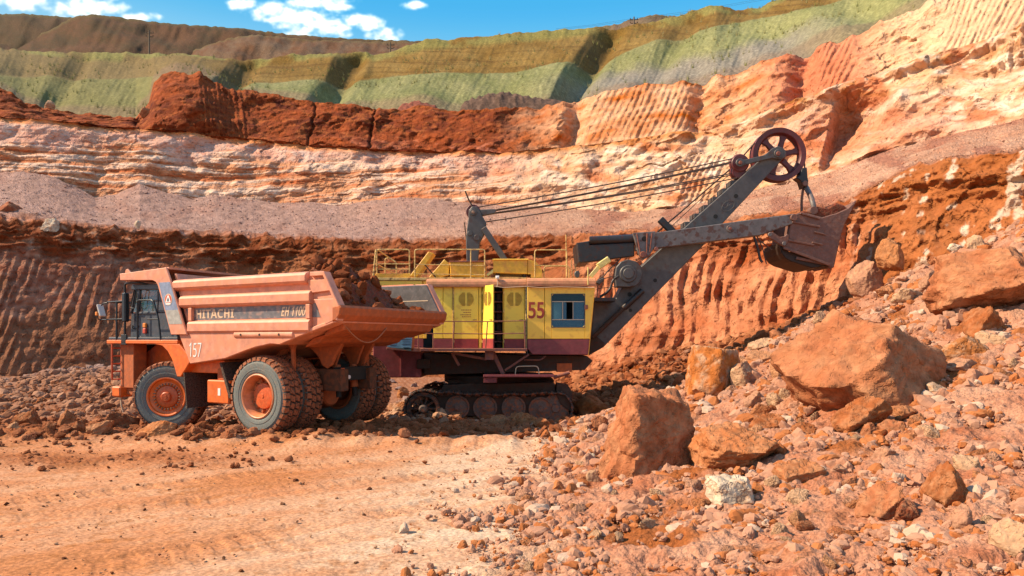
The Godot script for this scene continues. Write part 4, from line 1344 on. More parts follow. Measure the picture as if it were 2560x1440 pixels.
	part_prism("engine_side_panel", [6.2, 2.1, 6.2, 1.05, 5.2, 1.05, 4.8, 1.6, 4.8, 2.42, 5.6, 2.42], -1.20, -1.10, M.orange, T)
	part_box("grille", Vector3(6.2, 1.1, -1.5), Vector3(6.3, 2.4, 1.5), M.frame, T)
	part_box("bumper", Vector3(6.02, 0.80, -2.12), Vector3(6.44, 1.12, 2.12), M.orange, T, 0.04)
	part_box("bumper_arm", Vector3(5.2, 0.86, -1.9), Vector3(6.05, 1.10, -1.5), M.dirty_orange, T)
	for x in [6.3, 5.55]:
		part_tube("tow_hook", [Vector3(x, 0.84, -1.9), Vector3(x - 0.02, 0.5, -1.9), Vector3(x - 0.07, 0.30, -1.86)], 0.028, M.cream, T)
	var L := node("ladder", T)
	for z in [-2.16, -1.86]:
		part_tube("stringer", [Vector3(6.34, 2.44, z), Vector3(6.34, 1.32, z)], 0.028, M.red_orange, L)
	for k in 5:
		part_tube("rung", [Vector3(6.34, 1.34 + k * 0.24, -2.16), Vector3(6.34, 1.34 + k * 0.24, -1.86)], 0.022, M.red_orange, L)
	part_box("fuel_tank", Vector3(1.18, 0.80, -2.12), Vector3(2.06, 1.44, -1.35), M.orange, T, 0.03)
	part_box("tank_plate", Vector3(1.50, 1.02, -2.128), Vector3(1.60, 1.22, -2.122), M.white, T, 0.001)
	part_box("tank_bracket", Vector3(1.5, 1.44, -2.0), Vector3(1.78, 1.75, -1.4), M.dirty_orange, T)
	part_prism("mud_flap", [2.98, 1.62, 2.93, 1.62, 2.80, 0.62, 2.85, 0.62], -2.18, -1.15, M.flap, T, 0.006)
	part_prism("mud_flap", [1.50, 1.92, 1.42, 1.94, 1.02, 0.98, 1.12, 0.96, 1.34, 1.5], -2.16, -1.30, M.flap, T, 0.006)
	part_prism("mud_flap", [1.50, 1.92, 1.42, 1.94, 1.02, 0.98, 1.12, 0.96, 1.34, 1.5], 1.30, 2.16, M.flap, T, 0.006)
	# ---- cab
	var K := node("cab", T)
	part_prism("cab_lower_panel", [5.74, 2.64, 5.70, 3.36, 3.9, 3.36, 3.55, 2.64], -1.96, -1.86, M.cab, K)
	part_prism("cab_rear_panel", [4.42, 3.36, 4.36, 4.06, 3.98, 4.06, 3.78, 3.36], -1.96, -1.86, M.cab, K)
	part_box("cab_floor", Vector3(3.7, 2.64, -1.86), Vector3(5.7, 2.72, -0.35), M.cab, K)
	part_prism("cab_roof", [5.55, 4.24, 5.62, 4.18, 5.60, 4.08, 3.95, 4.04, 3.95, 4.20], -2.02, -0.30, M.cab, K)
	part_box("cab_back_wall", Vector3(3.78, 2.64, -1.86), Vector3(3.86, 4.06, -0.35), M.cab, K)
	part_prism("cab_far_panel", [5.70, 2.64, 5.68, 3.36, 3.8, 3.36, 3.8, 2.64], -0.42, -0.34, M.cab, K)
	for q in [[5.70, 5.52, 0.07], [5.36, 5.28, 0.10], [4.46, 4.38, 0.09]]:
		for z in [-1.96, -0.42]:
			part_prism("cab_post", [q[0], 3.36, q[0] + q[2], 3.36, q[1] + q[2], 4.08, q[1], 4.08], z, z + 0.08, M.cab, K)
	part_prism("front_glass", [5.705, 3.36, 5.695, 3.36, 5.545, 4.08, 5.555, 4.08], -1.86, -0.42, M.glass, K, 0.001)
	part_box("side_glass", Vector3(4.50, 3.40, -1.925), Vector3(5.30, 4.06, -1.919), M.glass, K, 0.001)
	part_box("side_glass", Vector3(4.50, 3.40, -0.385), Vector3(5.30, 4.06, -0.379), M.glass, K, 0.001)
	part_prism("quarter_glass", [5.68, 3.40, 5.43, 3.40, 5.38, 4.06, 5.54, 4.06], -1.925, -1.919, M.glass, K, 0.001)
	part_box("window_sill", Vector3(4.44, 3.33, -2.0), Vector3(5.36, 3.40, -1.955), M.cab, K)
	var se := node("operator_seat", K)
	part_box("seat", Vector3(4.4, 2.95, -1.45), Vector3(4.95, 3.08, -0.95), M.black, se, 0.04)
	part_box("backrest", Vector3(4.3, 3.05, -1.45), Vector3(4.44, 3.62, -0.95), M.black, se, 0.04)
	part_box("seat_base", Vector3(4.45, 2.72, -1.35), Vector3(4.88, 2.95, -1.05), M.frame, se)
	part_box("marker_lamp", Vector3(4.92, 2.92, -2.03), Vector3(5.06, 3.06, -1.955), M.amber, K, 0.02)
	part_box("marker_lamp", Vector3(4.92, 2.74, -2.03), Vector3(5.06, 2.90, -1.955), M.red, K, 0.02)
	part_tube("door_handle", [Vector3(5.62, 3.0, -1.97), Vector3(5.58, 2.9, -2.0), Vector3(5.40, 2.88, -2.0), Vector3(5.32, 2.98, -1.97)], 0.014, M.black, K)
	# ---- rails round the deck
	var zr := -2.17
	part_tube("handrail", [Vector3(5.07, 2.46, zr), Vector3(5.07, 3.74, zr), Vector3(4.34, 3.72, zr), Vector3(4.10, 3.2, zr), Vector3(3.97, 2.46, zr)], 0.027, M.rail_dark, T, 0.10)
	part_tube("handrail", [Vector3(4.60, 3.16, zr), Vector3(4.08, 3.16, zr)], 0.022, M.rail_dark, T)
	part_tube("rail_post", [Vector3(6.09, 2.44, zr), Vector3(6.09, 3.72, zr)], 0.03, M.rail_dark, T)
	part_tube("handrail", [Vector3(6.56, 3.72, zr), Vector3(5.66, 3.73, zr)], 0.025, M.rail_dark, T)
	part_tube("handrail", [Vector3(6.56, 3.18, zr), Vector3(5.66, 3.19, zr)], 0.025, M.rail_dark, T)
	part_tube("handrail", [Vector3(6.40, 3.72, zr), Vector3(6.40, 3.72, -0.3), Vector3(6.40, 3.72, 2.1)], 0.025, M.rail_dark, T)
	part_tube("handrail", [Vector3(6.40, 3.18, zr), Vector3(6.40, 3.18, -0.3), Vector3(6.40, 3.18, 2.1)], 0.025, M.rail_dark, T)
	part_box("air_intake", Vector3(5.60, 3.10, zr - 0.06), Vector3(5.76, 3.98, zr + 0.10), M.rail_dark, T, 0.03)
	part_tube("intake_pipe", [Vector3(5.68, 2.46, zr), Vector3(5.68, 4.26, zr), Vector3(5.02, 4.27, zr), Vector3(4.8, 4.2, -1.95)], 0.035, M.rail_dark, T, 0.10)
	part_box("rail_bracket", Vector3(5.58, 2.40, zr - 0.03), Vector3(5.84, 2.72, zr + 0.02), M.rail_dark, T)
	var mi := node("wing_mirror", T)
	part_tube("mirror_arm", [Vector3(6.56, 3.70, zr), Vector3(6.74, 3.68, zr - 0.04), Vector3(6.92, 3.42, zr - 0.08), Vector3(6.95, 3.2, zr - 0.06), Vector3(6.9, 3.18, zr), Vector3(6.56, 3.18, zr)], 0.018, M.rail_dark, mi, 0.06)
	var s1 := st()
	box(s1, Vector3(-0.03, -0.20, -0.10), Vector3(0.03, 0.20, 0.10), 0.03, Transform3D(Basis(Vector3(0, 0, 1), -0.42), Vector3(6.74, 3.46, zr - 0.08)))
	done(s1, "mirror_head", M.mirror, mi)
	part_box("mirror_lamp", Vector3(6.74, 3.30, zr - 0.22), Vector3(6.84, 3.42, zr - 0.17), M.amber, mi, 0.02)
	part_tube("mirror_loop", [Vector3(5.48, 3.52, zr + 0.05), Vector3(5.30, 3.50, zr + 0.05), Vector3(5.16, 4.05, zr + 0.05), Vector3(5.30, 4.08, zr + 0.05), Vector3(5.48, 3.56, zr + 0.05)], 0.016, M.rail_dark, mi, 0.05)
	# ---- wheels
	var rw := make_wheel("rear_wheel", 1.08, 0.30, false, T)
	rw.position = Vector3(0, 1.06, -1.88)
	rw.rotation.z = 0.05
	var k := 0
	for z in [-1.12, 1.12, 1.88]:
		var q: Node3D = rw.duplicate()
		q.name = "rear_wheel_%03d" % (k + 1)
		T.add_child(q, true)
		q.position = Vector3(0, 1.06, z)
		q.basis = Basis(Vector3(0, 1, 0), PI if z > 0 else 0.0) * Basis(Vector3(0, 0, 1), 0.1 + 0.07 * k)
		k += 1
	var fw := make_wheel("front_wheel", 1.04, 0.29, true, T)
	fw.transform = Transform3D(Basis(Vector3(0, 1, 0), deg_to_rad(29.0)), Vector3(4.02, 0.89, -1.82))
	var fw2: Node3D = fw.duplicate()
	fw2.name = "front_wheel_001"
	T.add_child(fw2, true)
	fw2.transform = Transform3D(Basis(Vector3(0, 1, 0), PI + deg_to_rad(29.0)), Vector3(4.02, 0.89, 1.82))
	build_load(T.transform)

func build_load(X: Transform3D) -> void:
	var v := PackedVector3Array()
	var nx := 90
	var nz := 70
	for i in nz:
		for j in nx:
			var x := lerpf(2.7, -2.75, float(j) / (nx - 1))
			var z := lerpf(-2.03, 2.03, float(i) / (nz - 1))
			var a := maxf(0.0, 1.0 - sqrt(pow((x + 0.75) / 2.5, 2.0) + pow((z + 0.25) / 2.1, 2.0)))
			var b := maxf(0.0, 1.0 - sqrt(pow((x - 1.1) / 1.9, 2.0) + pow((z - 0.1) / 1.9, 2.0)))
			var y := 2.86 + smoothstep(2.3, -2.8, x) * 0.42
			y += (1.30 * minf(a * 1.2, 1.0)) * smoothstep(-2.74, -1.9, x) * smoothstep(2.03, 1.75, absf(z)) + 0.45 * b + 0.10 * (1.0 - smoothstep(1.0, 2.4, absf(x + 0.3)))
			y += (0.16 * n_mid.get_noise_2d(x * 1.4, z * 1.4) + 0.10 * n_rdg.get_noise_2d(x * 1.6, z * 1.6) + 0.05 * n_hi.get_noise_2d(x * 6.0, z * 6.0)) * smoothstep(-2.7, -2.2, x)
			v.append(Vector3(x, y, z))
	var idx := PackedInt32Array()
	for r in nz - 1:
		for k in nx - 1:
			var i0: int = r * nx + k
			idx.append_array(PackedInt32Array([i0, i0 + nx, i0 + 1, i0 + 1, i0 + nx, i0 + nx + 1]))
	var o := put("earth_load", array_mesh(v, grid_normals(v, nx, nz), PackedColorArray(), idx), M.cargo)
	o.transform = X
	tag(o, "heap of dark red earth filling the body of the dump truck", "earth load")

# ---------------------------------------------------------------- the rope shovel
# stands broadside to the lens: its own axes are the world's, the origin on the ground under its middle
const SO := Vector3(-0.87, -0.55, -27.0)

func sp(px: float, py: float, d: float) -> Vector3:
	return at(px, py, d) - SO

func flatp(pts: Array, d: float) -> PackedVector2Array:
	var o := PackedVector2Array()
	for i in range(0, pts.size(), 2):
		var p := sp(pts[i], pts[i + 1], d)
		o.append(Vector2(p.x, p.y))
	return o

# an outline measured at the distance d0 and drawn back to d1
func sprism(called: String, pts: Array, d0: float, d1: float, m: Material, par: Node3D, bev := 0.015) -> MeshInstance3D:
	var s := st()
	prism(s, flatp(pts, d0), 27.0 - d1, 27.0 - d0, Transform3D(), bev)
	return done(s, called, m, par)

func srect(called: String, x0: float, y0: float, x1: float, y1: float, d0: float, d1: float, m: Material, par: Node3D, bev := 0.012) -> MeshInstance3D:
	return sprism(called, [x0, y0, x1, y0, x1, y1, x0, y1], d0, d1, m, par, bev)

func stube(called: String, pts: Array, d: float, r: float, m: Material, par: Node3D, bend := 0.1, d2 := -1.0) -> MeshInstance3D:
	var q := []
	var n := pts.size() / 2
	for i in n:
		q.append(sp(pts[i * 2], pts[i * 2 + 1], d if d2 < 0.0 else lerpf(d, d2, float(i) / (n - 1))))
	return part_tube(called, q, r, m, par, bend, 7)

func sdisc(called: String, px: float, py: float, r: float, d0: float, d1: float, m: Material, par: Node3D, b := 0.015) -> MeshInstance3D:
	var s := st()
	var c := sp(px, py, d0)
	disc(s, Vector3(c.x, c.y, 0), r, 27.0 - d1, 27.0 - d0, 28, b)
	return done(s, called, m, par)

func make_crawler(par: Node3D) -> Node3D:
	var o := node("crawler", par)
	var d0 := 24.55
	var ppm := F / d0
	var c0 := sp(1057, 1023, d0)
	var c1 := sp(1390, 1022, d0)
	var z0 := 27.0 - d0
	sprism("side_frame", [1090, 990, 1370, 990, 1398, 1004, 1392, 1040, 1060, 1040, 1066, 1004], d0 + 0.30, d0 + 0.95, M.under, o)
	sprism("frame_top", [1108, 962, 1384, 956, 1392, 988, 1096, 992], d0 + 0.25, d0 + 1.1, M.under, o)
	# the spoked idler
	var w := node("idler_wheel", o)
	var s := st()
	lathe(s, PackedVector2Array([Vector2(0.60, -0.16), Vector2(0.60, 0.16), Vector2(0.47, 0.16), Vector2(0.45, 0.10), Vector2(0.45, -0.16), Vector2(0.60, -0.16)]), 36)
	done(s, "wheel_rim", M.track, w)
	s = st()
	lathe(s, PackedVector2Array([Vector2(0.0, 0.24), Vector2(0.10, 0.24), Vector2(0.15, 0.20), Vector2(0.16, 0.05), Vector2(0.2, -0.1), Vector2(0.0, -0.1)]), 24)
	done(s, "wheel_hub", M.wheel, w)
	for k in 10:
		var a := TAU * k / 10.0
		s = st()
		bar(s, Vector3(cos(a) * 0.12, sin(a) * 0.12, 0.02), Vector3(cos(a) * 0.48, sin(a) * 0.48, 0.05), 0.10, 0.075, Vector3(0, 0, 1), 0.015)
		done(s, "spoke", M.track, w)
	w.position = Vector3(c0.x, c0.y, z0 - 0.22)
	for q in [[1142, 1020, 0.44], [1212, 1021, 0.44], [1284, 1021, 0.44], [1352, 1024, 0.44]]:
		var p := sp(q[0], q[1], d0)
		s = st()
		var r: float = q[2]
		lathe(s, PackedVector2Array([Vector2(0, 0.10), Vector2(0.09, 0.10), Vector2(0.10, 0.07), Vector2(0.16, 0.03), Vector2(0.36, 0.0), Vector2(0.38, 0.04), Vector2(r - 0.02, 0.04), Vector2(r, 0.02), Vector2(r, -0.4), Vector2(0, -0.4)]), 32, Transform3D(Basis(), Vector3(p.x, p.y, z0 - 0.24)))
		done(s, "road_wheel", M.wheel, o)
	s = st()
	lathe(s, PackedVector2Array([Vector2(0, 0.12), Vector2(0.14, 0.12), Vector2(0.16, 0.04), Vector2(0.40, 0.02), Vector2(0.50, 0.0), Vector2(0.50, -0.3), Vector2(0, -0.3)]), 32, Transform3D(Basis(), Vector3(c1.x, c1.y, z0 - 0.26)))
	done(s, "drive_wheel", M.wheel, o)
	# the belt of shoes
	var path := []
	var r0 := 0.665
	var r1 := 0.58
	for k in 19:
		var a := deg_to_rad(lerpf(270.0, 90.0, k / 18.0))
		path.append(Vector2(c0.x + cos(a) * r0, c0.y + sin(a) * r0))
	for k in range(1, 40):
		var t := k / 40.0
		path.append(Vector2(lerpf(c0.x, c1.x, t), lerpf(c0.y + r0, c1.y + r1, t) - 0.10 * sin(t * PI) + 0.02 * cos(t * TAU * 4.5)))
	for k in 19:
		var a := deg_to_rad(lerpf(90.0, -90.0, k / 18.0))
		path.append(Vector2(c1.x + cos(a) * r1, c1.y + sin(a) * r1))
	for k in range(1, 20):
		path.append(Vector2(lerpf(c1.x, c0.x, k / 20.0), lerpf(c1.y - r1, c0.y - r0, k / 20.0)))
	path.append(path[0])
	var total := 0.0
	for i in path.size() - 1:
		total += (path[i + 1] as Vector2).distance_to(path[i])
	var n := int(total / 0.335)
	var step := total / n
	s = st()
	box(s, Vector3(-0.158, -0.035, -1.08), Vector3(0.158, 0.035, 0.0), 0.015)
	box(s, Vector3(-0.05, 0.03, -1.06), Vector3(0.05, 0.075, -0.02), 0.012)
	for z in [-0.3, -0.78]:
		box(s, Vector3(-0.10, -0.12, z - 0.07), Vector3(0.10, -0.03, z + 0.07), 0.012)
	s.generate_normals()
	var shoe := s.commit()
	var acc := 0.0
	var i := 0
	for k in n:
		var want := k * step
		while i < path.size() - 2 and acc + (path[i + 1] as Vector2).distance_to(path[i]) < want:
			acc += (path[i + 1] as Vector2).distance_to(path[i])
			i += 1
		var seg: Vector2 = path[i + 1] - path[i]
		var p: Vector2 = path[i] + seg.normalized() * (want - acc)
		var o2 := put("track_shoe", shoe, M.track, o)
		var t2 := seg.normalized()
		o2.transform = Transform3D(Basis(Vector3(t2.x, t2.y, 0), Vector3(-t2.y, t2.x, 0), Vector3(0, 0, 1)), Vector3(p.x, p.y, z0))
	return o

func louvre(par: Node3D, cx: float, cy: float, z: float, m: Material) -> void:
	var s := st()
	lathe(s, PackedVector2Array([Vector2(0.300, 0.0), Vector2(0.300, 0.008), Vector2(0.288, 0.008), Vector2(0.288, 0.0)]), 28, Transform3D(Basis(), Vector3(cx, cy, z)))
	done(s, "louvre_ring", m, par)
	for k in 11:
		var y := -0.22 + k * 0.044
		var half := sqrt(0.27 * 0.27 - y * y)
		for sg in [-1.0, 1.0]:
			s = st()
			var xf := Transform3D(Basis(Vector3(1, 0, 0), 0.5), Vector3(cx + sg * (0.035 + half) * 0.5, cy + y, z + 0.006))
			box(s, Vector3(-(half - 0.035) * 0.5, -0.011, -0.004), Vector3((half - 0.035) * 0.5, 0.011, 0.016), 0.003, xf)
			done(s, "louvre_slat", M.dark_slot, par)

func make_door(px0: float, px1: float, d: float, par: Node3D, called := "equipment_door", vent := true) -> Node3D:
	# hinged on its left edge; own origin at the hinge on the sill
	var o := node(called, par)
	var a := sp(px0, 871, d)
	var b := sp(px1, 715, d)
	var wd := b.x - a.x
	var h := b.y - a.y
	var band := sp(px0, 847, d).y - a.y
	part_box("door_leaf", Vector3(0, band, -0.05), Vector3(wd, h, 0.0), M.yellow_door, o, 0.012)
	part_box("door_band", Vector3(0, 0, -0.05), Vector3(wd, band - 0.004, 0.0), M.maroon_red, o, 0.012)
	if vent:
		louvre(o, wd * 0.5, h * 0.79, 0.0, M.yellow_door)
	part_tube("door_handle", [Vector3(wd - 0.07, h * 0.46, 0.0), Vector3(wd - 0.07, h * 0.46, 0.035), Vector3(wd - 0.20, h * 0.455, 0.035)], 0.012, M.bolt, o, 0.02, 6)
	for y in [0.25, h * 0.6, h - 0.25]:
		part_box("hinge", Vector3(-0.03, y - 0.05, -0.03), Vector3(0.015, y + 0.05, 0.012), M.rail_yellow, o, 0.006)
	o.position = Vector3(a.x, a.y, 27.0 - d)
	return o

func build_shovel() -> void:
	var S := node("rope_shovel")
	S.position = SO
	tag(S, "yellow and maroon electric rope shovel numbered 55 with raised dark boom", "rope shovel")
	# ---- crawlers and under-carriage
	var c := make_crawler(S)
	var c2: Node3D = c.duplicate()
	c2.name = "crawler_001"
	S.add_child(c2, true)
	c2.position.z = -3.75
	srect("car_body", 1120, 950, 1385, 1000, 25.5, 28.6, M.under, S)
	var s := st()
	var tc := sp(1235, 944, 27.0)
	lathe(s, PackedVector2Array([Vector2(0, 0.16), Vector2(1.9, 0.16), Vector2(1.95, 0.12), Vector2(1.95, -0.12), Vector2(1.8, -0.2), Vector2(0, -0.2)]), 48, Transform3D(Basis(Vector3(1, 0, 0), -PI / 2), tc))
	done(s, "slewing_ring", M.under, S)
	sprism("drive_case", [1392, 958, 1420, 962, 1432, 985, 1428, 1030, 1402, 1010, 1390, 985], 24.7, 25.3, M.under, S)
	# ---- revolving frame
	var R := node("revolving_frame", S)
	sprism("main_frame", [1060, 884, 1468, 890, 1482, 902, 1462, 925, 1060, 938], 24.95, 29.2, M.under, R)
	srect("counterweight", 932, 862, 1052, 944, 24.75, 29.3, M.maroon, R, 0.03)
	srect("counterweight_rib", 1000, 884, 1004, 940, 24.70, 24.76, M.maroon, R, 0.01)
	srect("cross_member", 1392, 908, 1430, 930, 24.9, 25.4, M.dirty_orange, R)
	srect("junction_box", 1042, 898, 1074, 922, 24.6, 24.95, M.under, R)
	srect("walkway", 1050, 871, 1318, 878, 23.9, 24.74, M.deck, R)
	sprism("walkway", [966, 868, 1058, 870, 1058, 881, 966, 874], 24.0, 24.74, M.deck, R)
	srect("access_plate", 1208, 937, 1386, 943, 23.9, 25.3, M.maroon, R)
	srect("access_step", 1209, 943.5, 1242, 957, 24.0, 24.5, M.maroon, R)
	stube("access_ramp", [1384, 944, 1424, 931], 24.3, 0.07, M.deck, R)
	stube("grab_rail", [1288, 936, 1290, 916, 1345, 915, 1348, 936], 24.2, 0.018, M.cream, R, 0.12)
	stube("drain_pipe", [1310, 900, 1352, 900, 1364, 890], 24.6, 0.03, M.deck, R, 0.12)
	for q in [[1128, 882, 1216, 898, 0.09], [1131, 884, 1148, 914, 0.09], [1232, 880, 1258, 936, 0.14], [1322, 886, 1262, 926, 0.07]]:
		s = st()
		bar(s, sp(q[0], q[1], 24.3), sp(q[2], q[3], 24.3), 0.10, q[4])
		done(s, "bracket", M.deck, R)
	srect("bracket_plate", 1212, 872, 1234, 900, 24.05, 24.15, M.deck, R)
	for q in [[1046, 834, 872, 0], [1083, 834, 872, 0], [1136, 804, 872, -4], [1219, 804, 872, -5], [1311, 804, 872, 2]]:
		stube("rail_post", [q[0], q[1], q[0] + q[3], q[2]], 23.95, 0.022, M.deck, R)
	stube("walkway_rail", [1083, 803, 1200, 804, 1316, 802], 23.95, 0.018, M.deck, R, 0.02)
	stube("walkway_rail", [1046, 834, 1136, 834, 1220, 835, 1311, 833], 23.95, 0.018, M.deck, R, 0.02)
	# ---- machinery house
	var H := node("machinery_house", S)
	srect("house_core", 934, 702, 1316, 872, 25.35, 29.3, M.inside, H)
	srect("wall_panel", 932, 702, 1056, 846, 24.76, 24.84, M.yellow, H)
	srect("wall_panel", 1084, 716, 1107, 846, 24.75, 24.83, M.yellow_door, H)
	srect("wall_panel", 1108, 716, 1131, 846, 24.75, 24.83, M.yellow_door, H)
	srect("wall_band", 1084, 847, 1131, 871, 24.75, 24.83, M.maroon, H)
	srect("wall_band", 932, 847, 1058, 871, 24.76, 24.84, M.maroon, H)
	srect("wall_panel", 1057, 716, 1066, 846, 24.75, 24.83, M.yellow, H)
	srect("wall_panel", 1058, 702, 1317, 715, 24.77, 24.85, M.yellow, H)
	srect("door_post", 1131.5, 704, 1134, 871, 24.71, 24.80, M.rail_yellow, H)
	srect("door_post", 1197, 716, 1204, 871, 24.75, 24.84, M.yellow_door, H)
	srect("door_post", 1257, 716, 1259, 871, 24.75, 24.84, M.yellow, H)
	srect("door_post", 1313, 704, 1318, 880, 24.60, 24.75, M.rail_yellow, H)
	srect("end_wall", 932, 702, 938, 872, 24.85, 29.3, M.yellow, H)
	srect("end_wall", 1310, 702, 1316, 872, 24.85, 29.3, M.yellow, H)
	make_door(1135, 1196, 24.74, H)
	make_door(1260, 1312, 24.74, H)
	var od := make_door(1206, 1258, 24.72, H)
	od.rotation.y = -deg_to_rad(58.0)
	# shelves of switchgear in the doorway
	for k in 6:
		srect("switchgear_shelf", 1206, 728 + k * 25, 1256, 731 + k * 25, 24.95, 25.3, M.deck, H)
		for j in 3:
			srect("switchgear", 1210 + j * 16, 734 + k * 25, 1221 + j * 16, 752 + k * 25, 25.1, 25.3, M.under, H)
	# faded stencil under the first vent
	for q in [[1153, 774, 24], [1158, 780, 17], [1151, 786, 26], [1155, 791, 22]]:
		var x: float = q[0]
		while x < q[0] + q[2]:
			var wx := 1.2 + 2.2 * absf(sin(x * 12.9))
			srect("stencil_mark", x, q[1], x + wx, q[1] + 2.0, 24.736, 24.7395, M.dark_red, H, 0.0005)
			x += wx + 1.0
	# eave and roof
	s = st()
	var ey := sp(1300, 707, 24.6).y
	var ex0 := sp(1066, 707, 24.6).x
	var ex1 := sp(1317, 707, 24.5).x
	var ex2 := sp(1489, 707, 24.3).x
	var prof := PackedVector2Array([Vector2(-0.10, 0.16), Vector2(0.08, 0.15), Vector2(0.17, 0.11), Vector2(0.22, 0.04), Vector2(0.235, -0.06), Vector2(0.225, -0.14), Vector2(0.10, -0.15)])
	prism(s, prof, ex0, ex1 - 0.004, Transform3D(Basis(Vector3(0, 0, 1), Vector3(0, 1, 0), Vector3(-1, 0, 0)) * Basis.from_scale(Vector3(1, 1, -1)), Vector3(0, ey, 27.0 - 24.78)), 0.01)
	done(s, "eave", M.eave, H)
	srect("roof_plate", 930, 694, 1316, 701, 24.72, 29.35, M.rail_yellow, H)
	# ---- operator's cab
	var K := node("operator_cab", S)
	s = st()
	prism(s, prof, ex1, ex2, Transform3D(Basis(Vector3(0, 0, 1), Vector3(0, 1, 0), Vector3(-1, 0, 0)) * Basis.from_scale(Vector3(1, 1, -1)), Vector3(0, ey, 27.0 - 24.50)), 0.01)
	done(s, "eave", M.eave, K)
	srect("cab_roof", 1318, 695, 1489, 701, 24.45, 26.4, M.rail_yellow, K)
	srect("cab_panel", 1318.5, 718, 1361, 847, 24.4, 24.46, M.yellow, K)
	srect("cab_panel", 1362, 718, 1379, 847, 24.4, 24.46, M.yellow, K)
	srect("cab_panel", 1379, 718, 1462, 735, 24.4, 24.46, M.yellow, K)
	srect("cab_panel", 1379, 818, 1462, 847, 24.4, 24.46, M.yellow, K)
	sprism("cab_panel", [1462, 718, 1487, 718, 1474.5, 847, 1462, 847], 24.4, 24.46, M.yellow, K)
	sprism("cab_band", [1318.5, 848, 1474.4, 848, 1470.5, 887, 1331, 886, 1318.5, 872], 24.4, 24.46, M.maroon, K)
	sprism("cab_front", [1484, 718, 1488, 718, 1472, 888, 1468, 888], 24.46, 26.4, M.yellow, K)
	srect("cab_back", 1319, 702, 1470, 886, 26.3, 26.38, M.inside, K)
	srect("cab_side", 1317, 702, 1320, 886, 24.47, 26.3, M.inside, K)
	sprism("cab_floor", [1322, 882, 1468, 884, 1468, 888, 1324, 887], 24.46, 26.4, M.under, K)
	for q in [[1379, 735, 1, 1], [1462, 735, -1, 1], [1379, 818, 1, -1], [1462, 818, -1, -1]]:
		var x0: float = q[0]
		var y0: float = q[1]
		sprism("window_corner", [x0, y0, x0 + 9 * q[2], y0, x0 + 4.5 * q[2], y0 + 1.2 * q[3], x0 + 1.2 * q[2], y0 + 4.5 * q[3], x0, y0 + 9 * q[3]], 24.402, 24.46, M.yellow, K, 0.002)
	var W := node("cab_window", K)
	var seal := [[1378, 734, 1463, 736], [1378, 817, 1463, 819], [1378, 736, 1380, 817], [1461, 736, 1463, 817]]
	for q in seal:
		srect("window_seal", q[0], q[1], q[2], q[3], 24.385, 24.398, M.cab, W, 0.004)
	srect("window_pane", 1380, 736, 1461, 753, 24.44, 24.444, M.glass_dark, W, 0.0005)
	srect("window_pane", 1380, 755, 1406, 798, 24.44, 24.444, M.glass, W, 0.0005)
	srect("window_pane", 1433.5, 755, 1461, 798, 24.44, 24.444, M.glass_dusty, W, 0.0005)
	srect("window_pane", 1380, 800, 1461, 817, 24.44, 24.444, M.glass_dusty, W, 0.0005)
	srect("sliding_pane", 1406, 755, 1416, 798, 24.46, 24.464, M.glass_dusty, W, 0.0005)
	srect("mullion", 1379, 753, 1462, 755, 24.425, 24.447, M.cream, W, 0.004)
	srect("mullion", 1379, 798, 1462, 800, 24.425, 24.447, M.cream, W, 0.004)
	srect("mullion", 1405.8, 755.2, 1407.6, 797.8, 24.425, 24.447, M.cream, W, 0.004)
	srect("mullion", 1431.8, 755.2, 1433.4, 797.8, 24.425, 24.447, M.cream, W, 0.004)
	srect("curtain", 1384, 756, 1404, 800, 24.56, 24.60, M.curtain, W, 0.02)
	srect("curtain", 1441, 756, 1460, 800, 24.58, 24.62, M.curtain, W, 0.02)
	var seat := node("operator_seat", K)
	srect("seat", 1400, 815, 1440, 822, 25.1, 25.7, M.black, seat, 0.03)
	srect("backrest", 1396, 775, 1404, 815, 25.1, 25.7, M.black, seat, 0.03)
	srect("seat_base", 1410, 822, 1430, 882, 25.2, 25.6, M.under, seat, 0.02)
	letters("55", 0.58, M.dark_red, K, Transform3D(Basis(), sp(1341, 776, 24.4) + Vector3(0, 0, 27.0 - 24.395 - (27.0 - 24.4))), true, "lettering", 0.70)
	stube("seam_wire", [1236, 716, 1260, 719, 1315, 716, 1350, 719, 1400, 717, 1486, 719], 24.28, 0.012, M.cream, K, 0.05)
	sprism("hose_stain_box", [1462, 762, 1470, 762, 1470, 772, 1462, 774], 24.33, 24.40, M.deck, K, 0.01)
	# ---- things on the roof
	var Q := node("roof_fittings", S)
	var ry: Material = M.rail_yellow
	for dd in [24.95, 28.9]:
		stube("roof_rail", [942, 694, 942, 624, 1024, 624, 1024, 694], dd, 0.026, ry, Q, 0.10)
		stube("roof_rail", [1037, 694, 1037, 624, 1212, 624, 1212, 694], dd, 0.026, ry, Q, 0.10)
		stube("roof_rail", [1337, 694, 1337, 625, 1417, 625, 1417, 694], dd, 0.024, ry, Q, 0.10)
		stube("rail_bar", [942, 660, 1024, 660], dd, 0.016, ry, Q)
		stube("rail_bar", [942, 673, 1024, 673], dd, 0.016, ry, Q)
		stube("rail_bar", [1037, 661, 1212, 664], dd, 0.016, ry, Q)
		stube("rail_bar", [1337, 664, 1417, 664], dd, 0.016, ry, Q)
	stube("rail_bar", [1037, 685, 1212, 687], 24.95, 0.016, ry, Q)
	stube("rail_post", [1177, 624, 1177, 694], 24.95, 0.024, ry, Q)
	stube("rail_post", [940, 624, 933, 694], 24.85, 0.035, ry, Q)
	part_tube("roof_rail", [sp(943, 624, 24.95), sp(943, 624, 24.95) + Vector3(0, 0, -3.95)], 0.026, ry, Q)
	part_tube("roof_rail", [sp(943, 660, 24.95), sp(943, 660, 24.95) + Vector3(0, 0, -3.95)], 0.018, ry, Q)
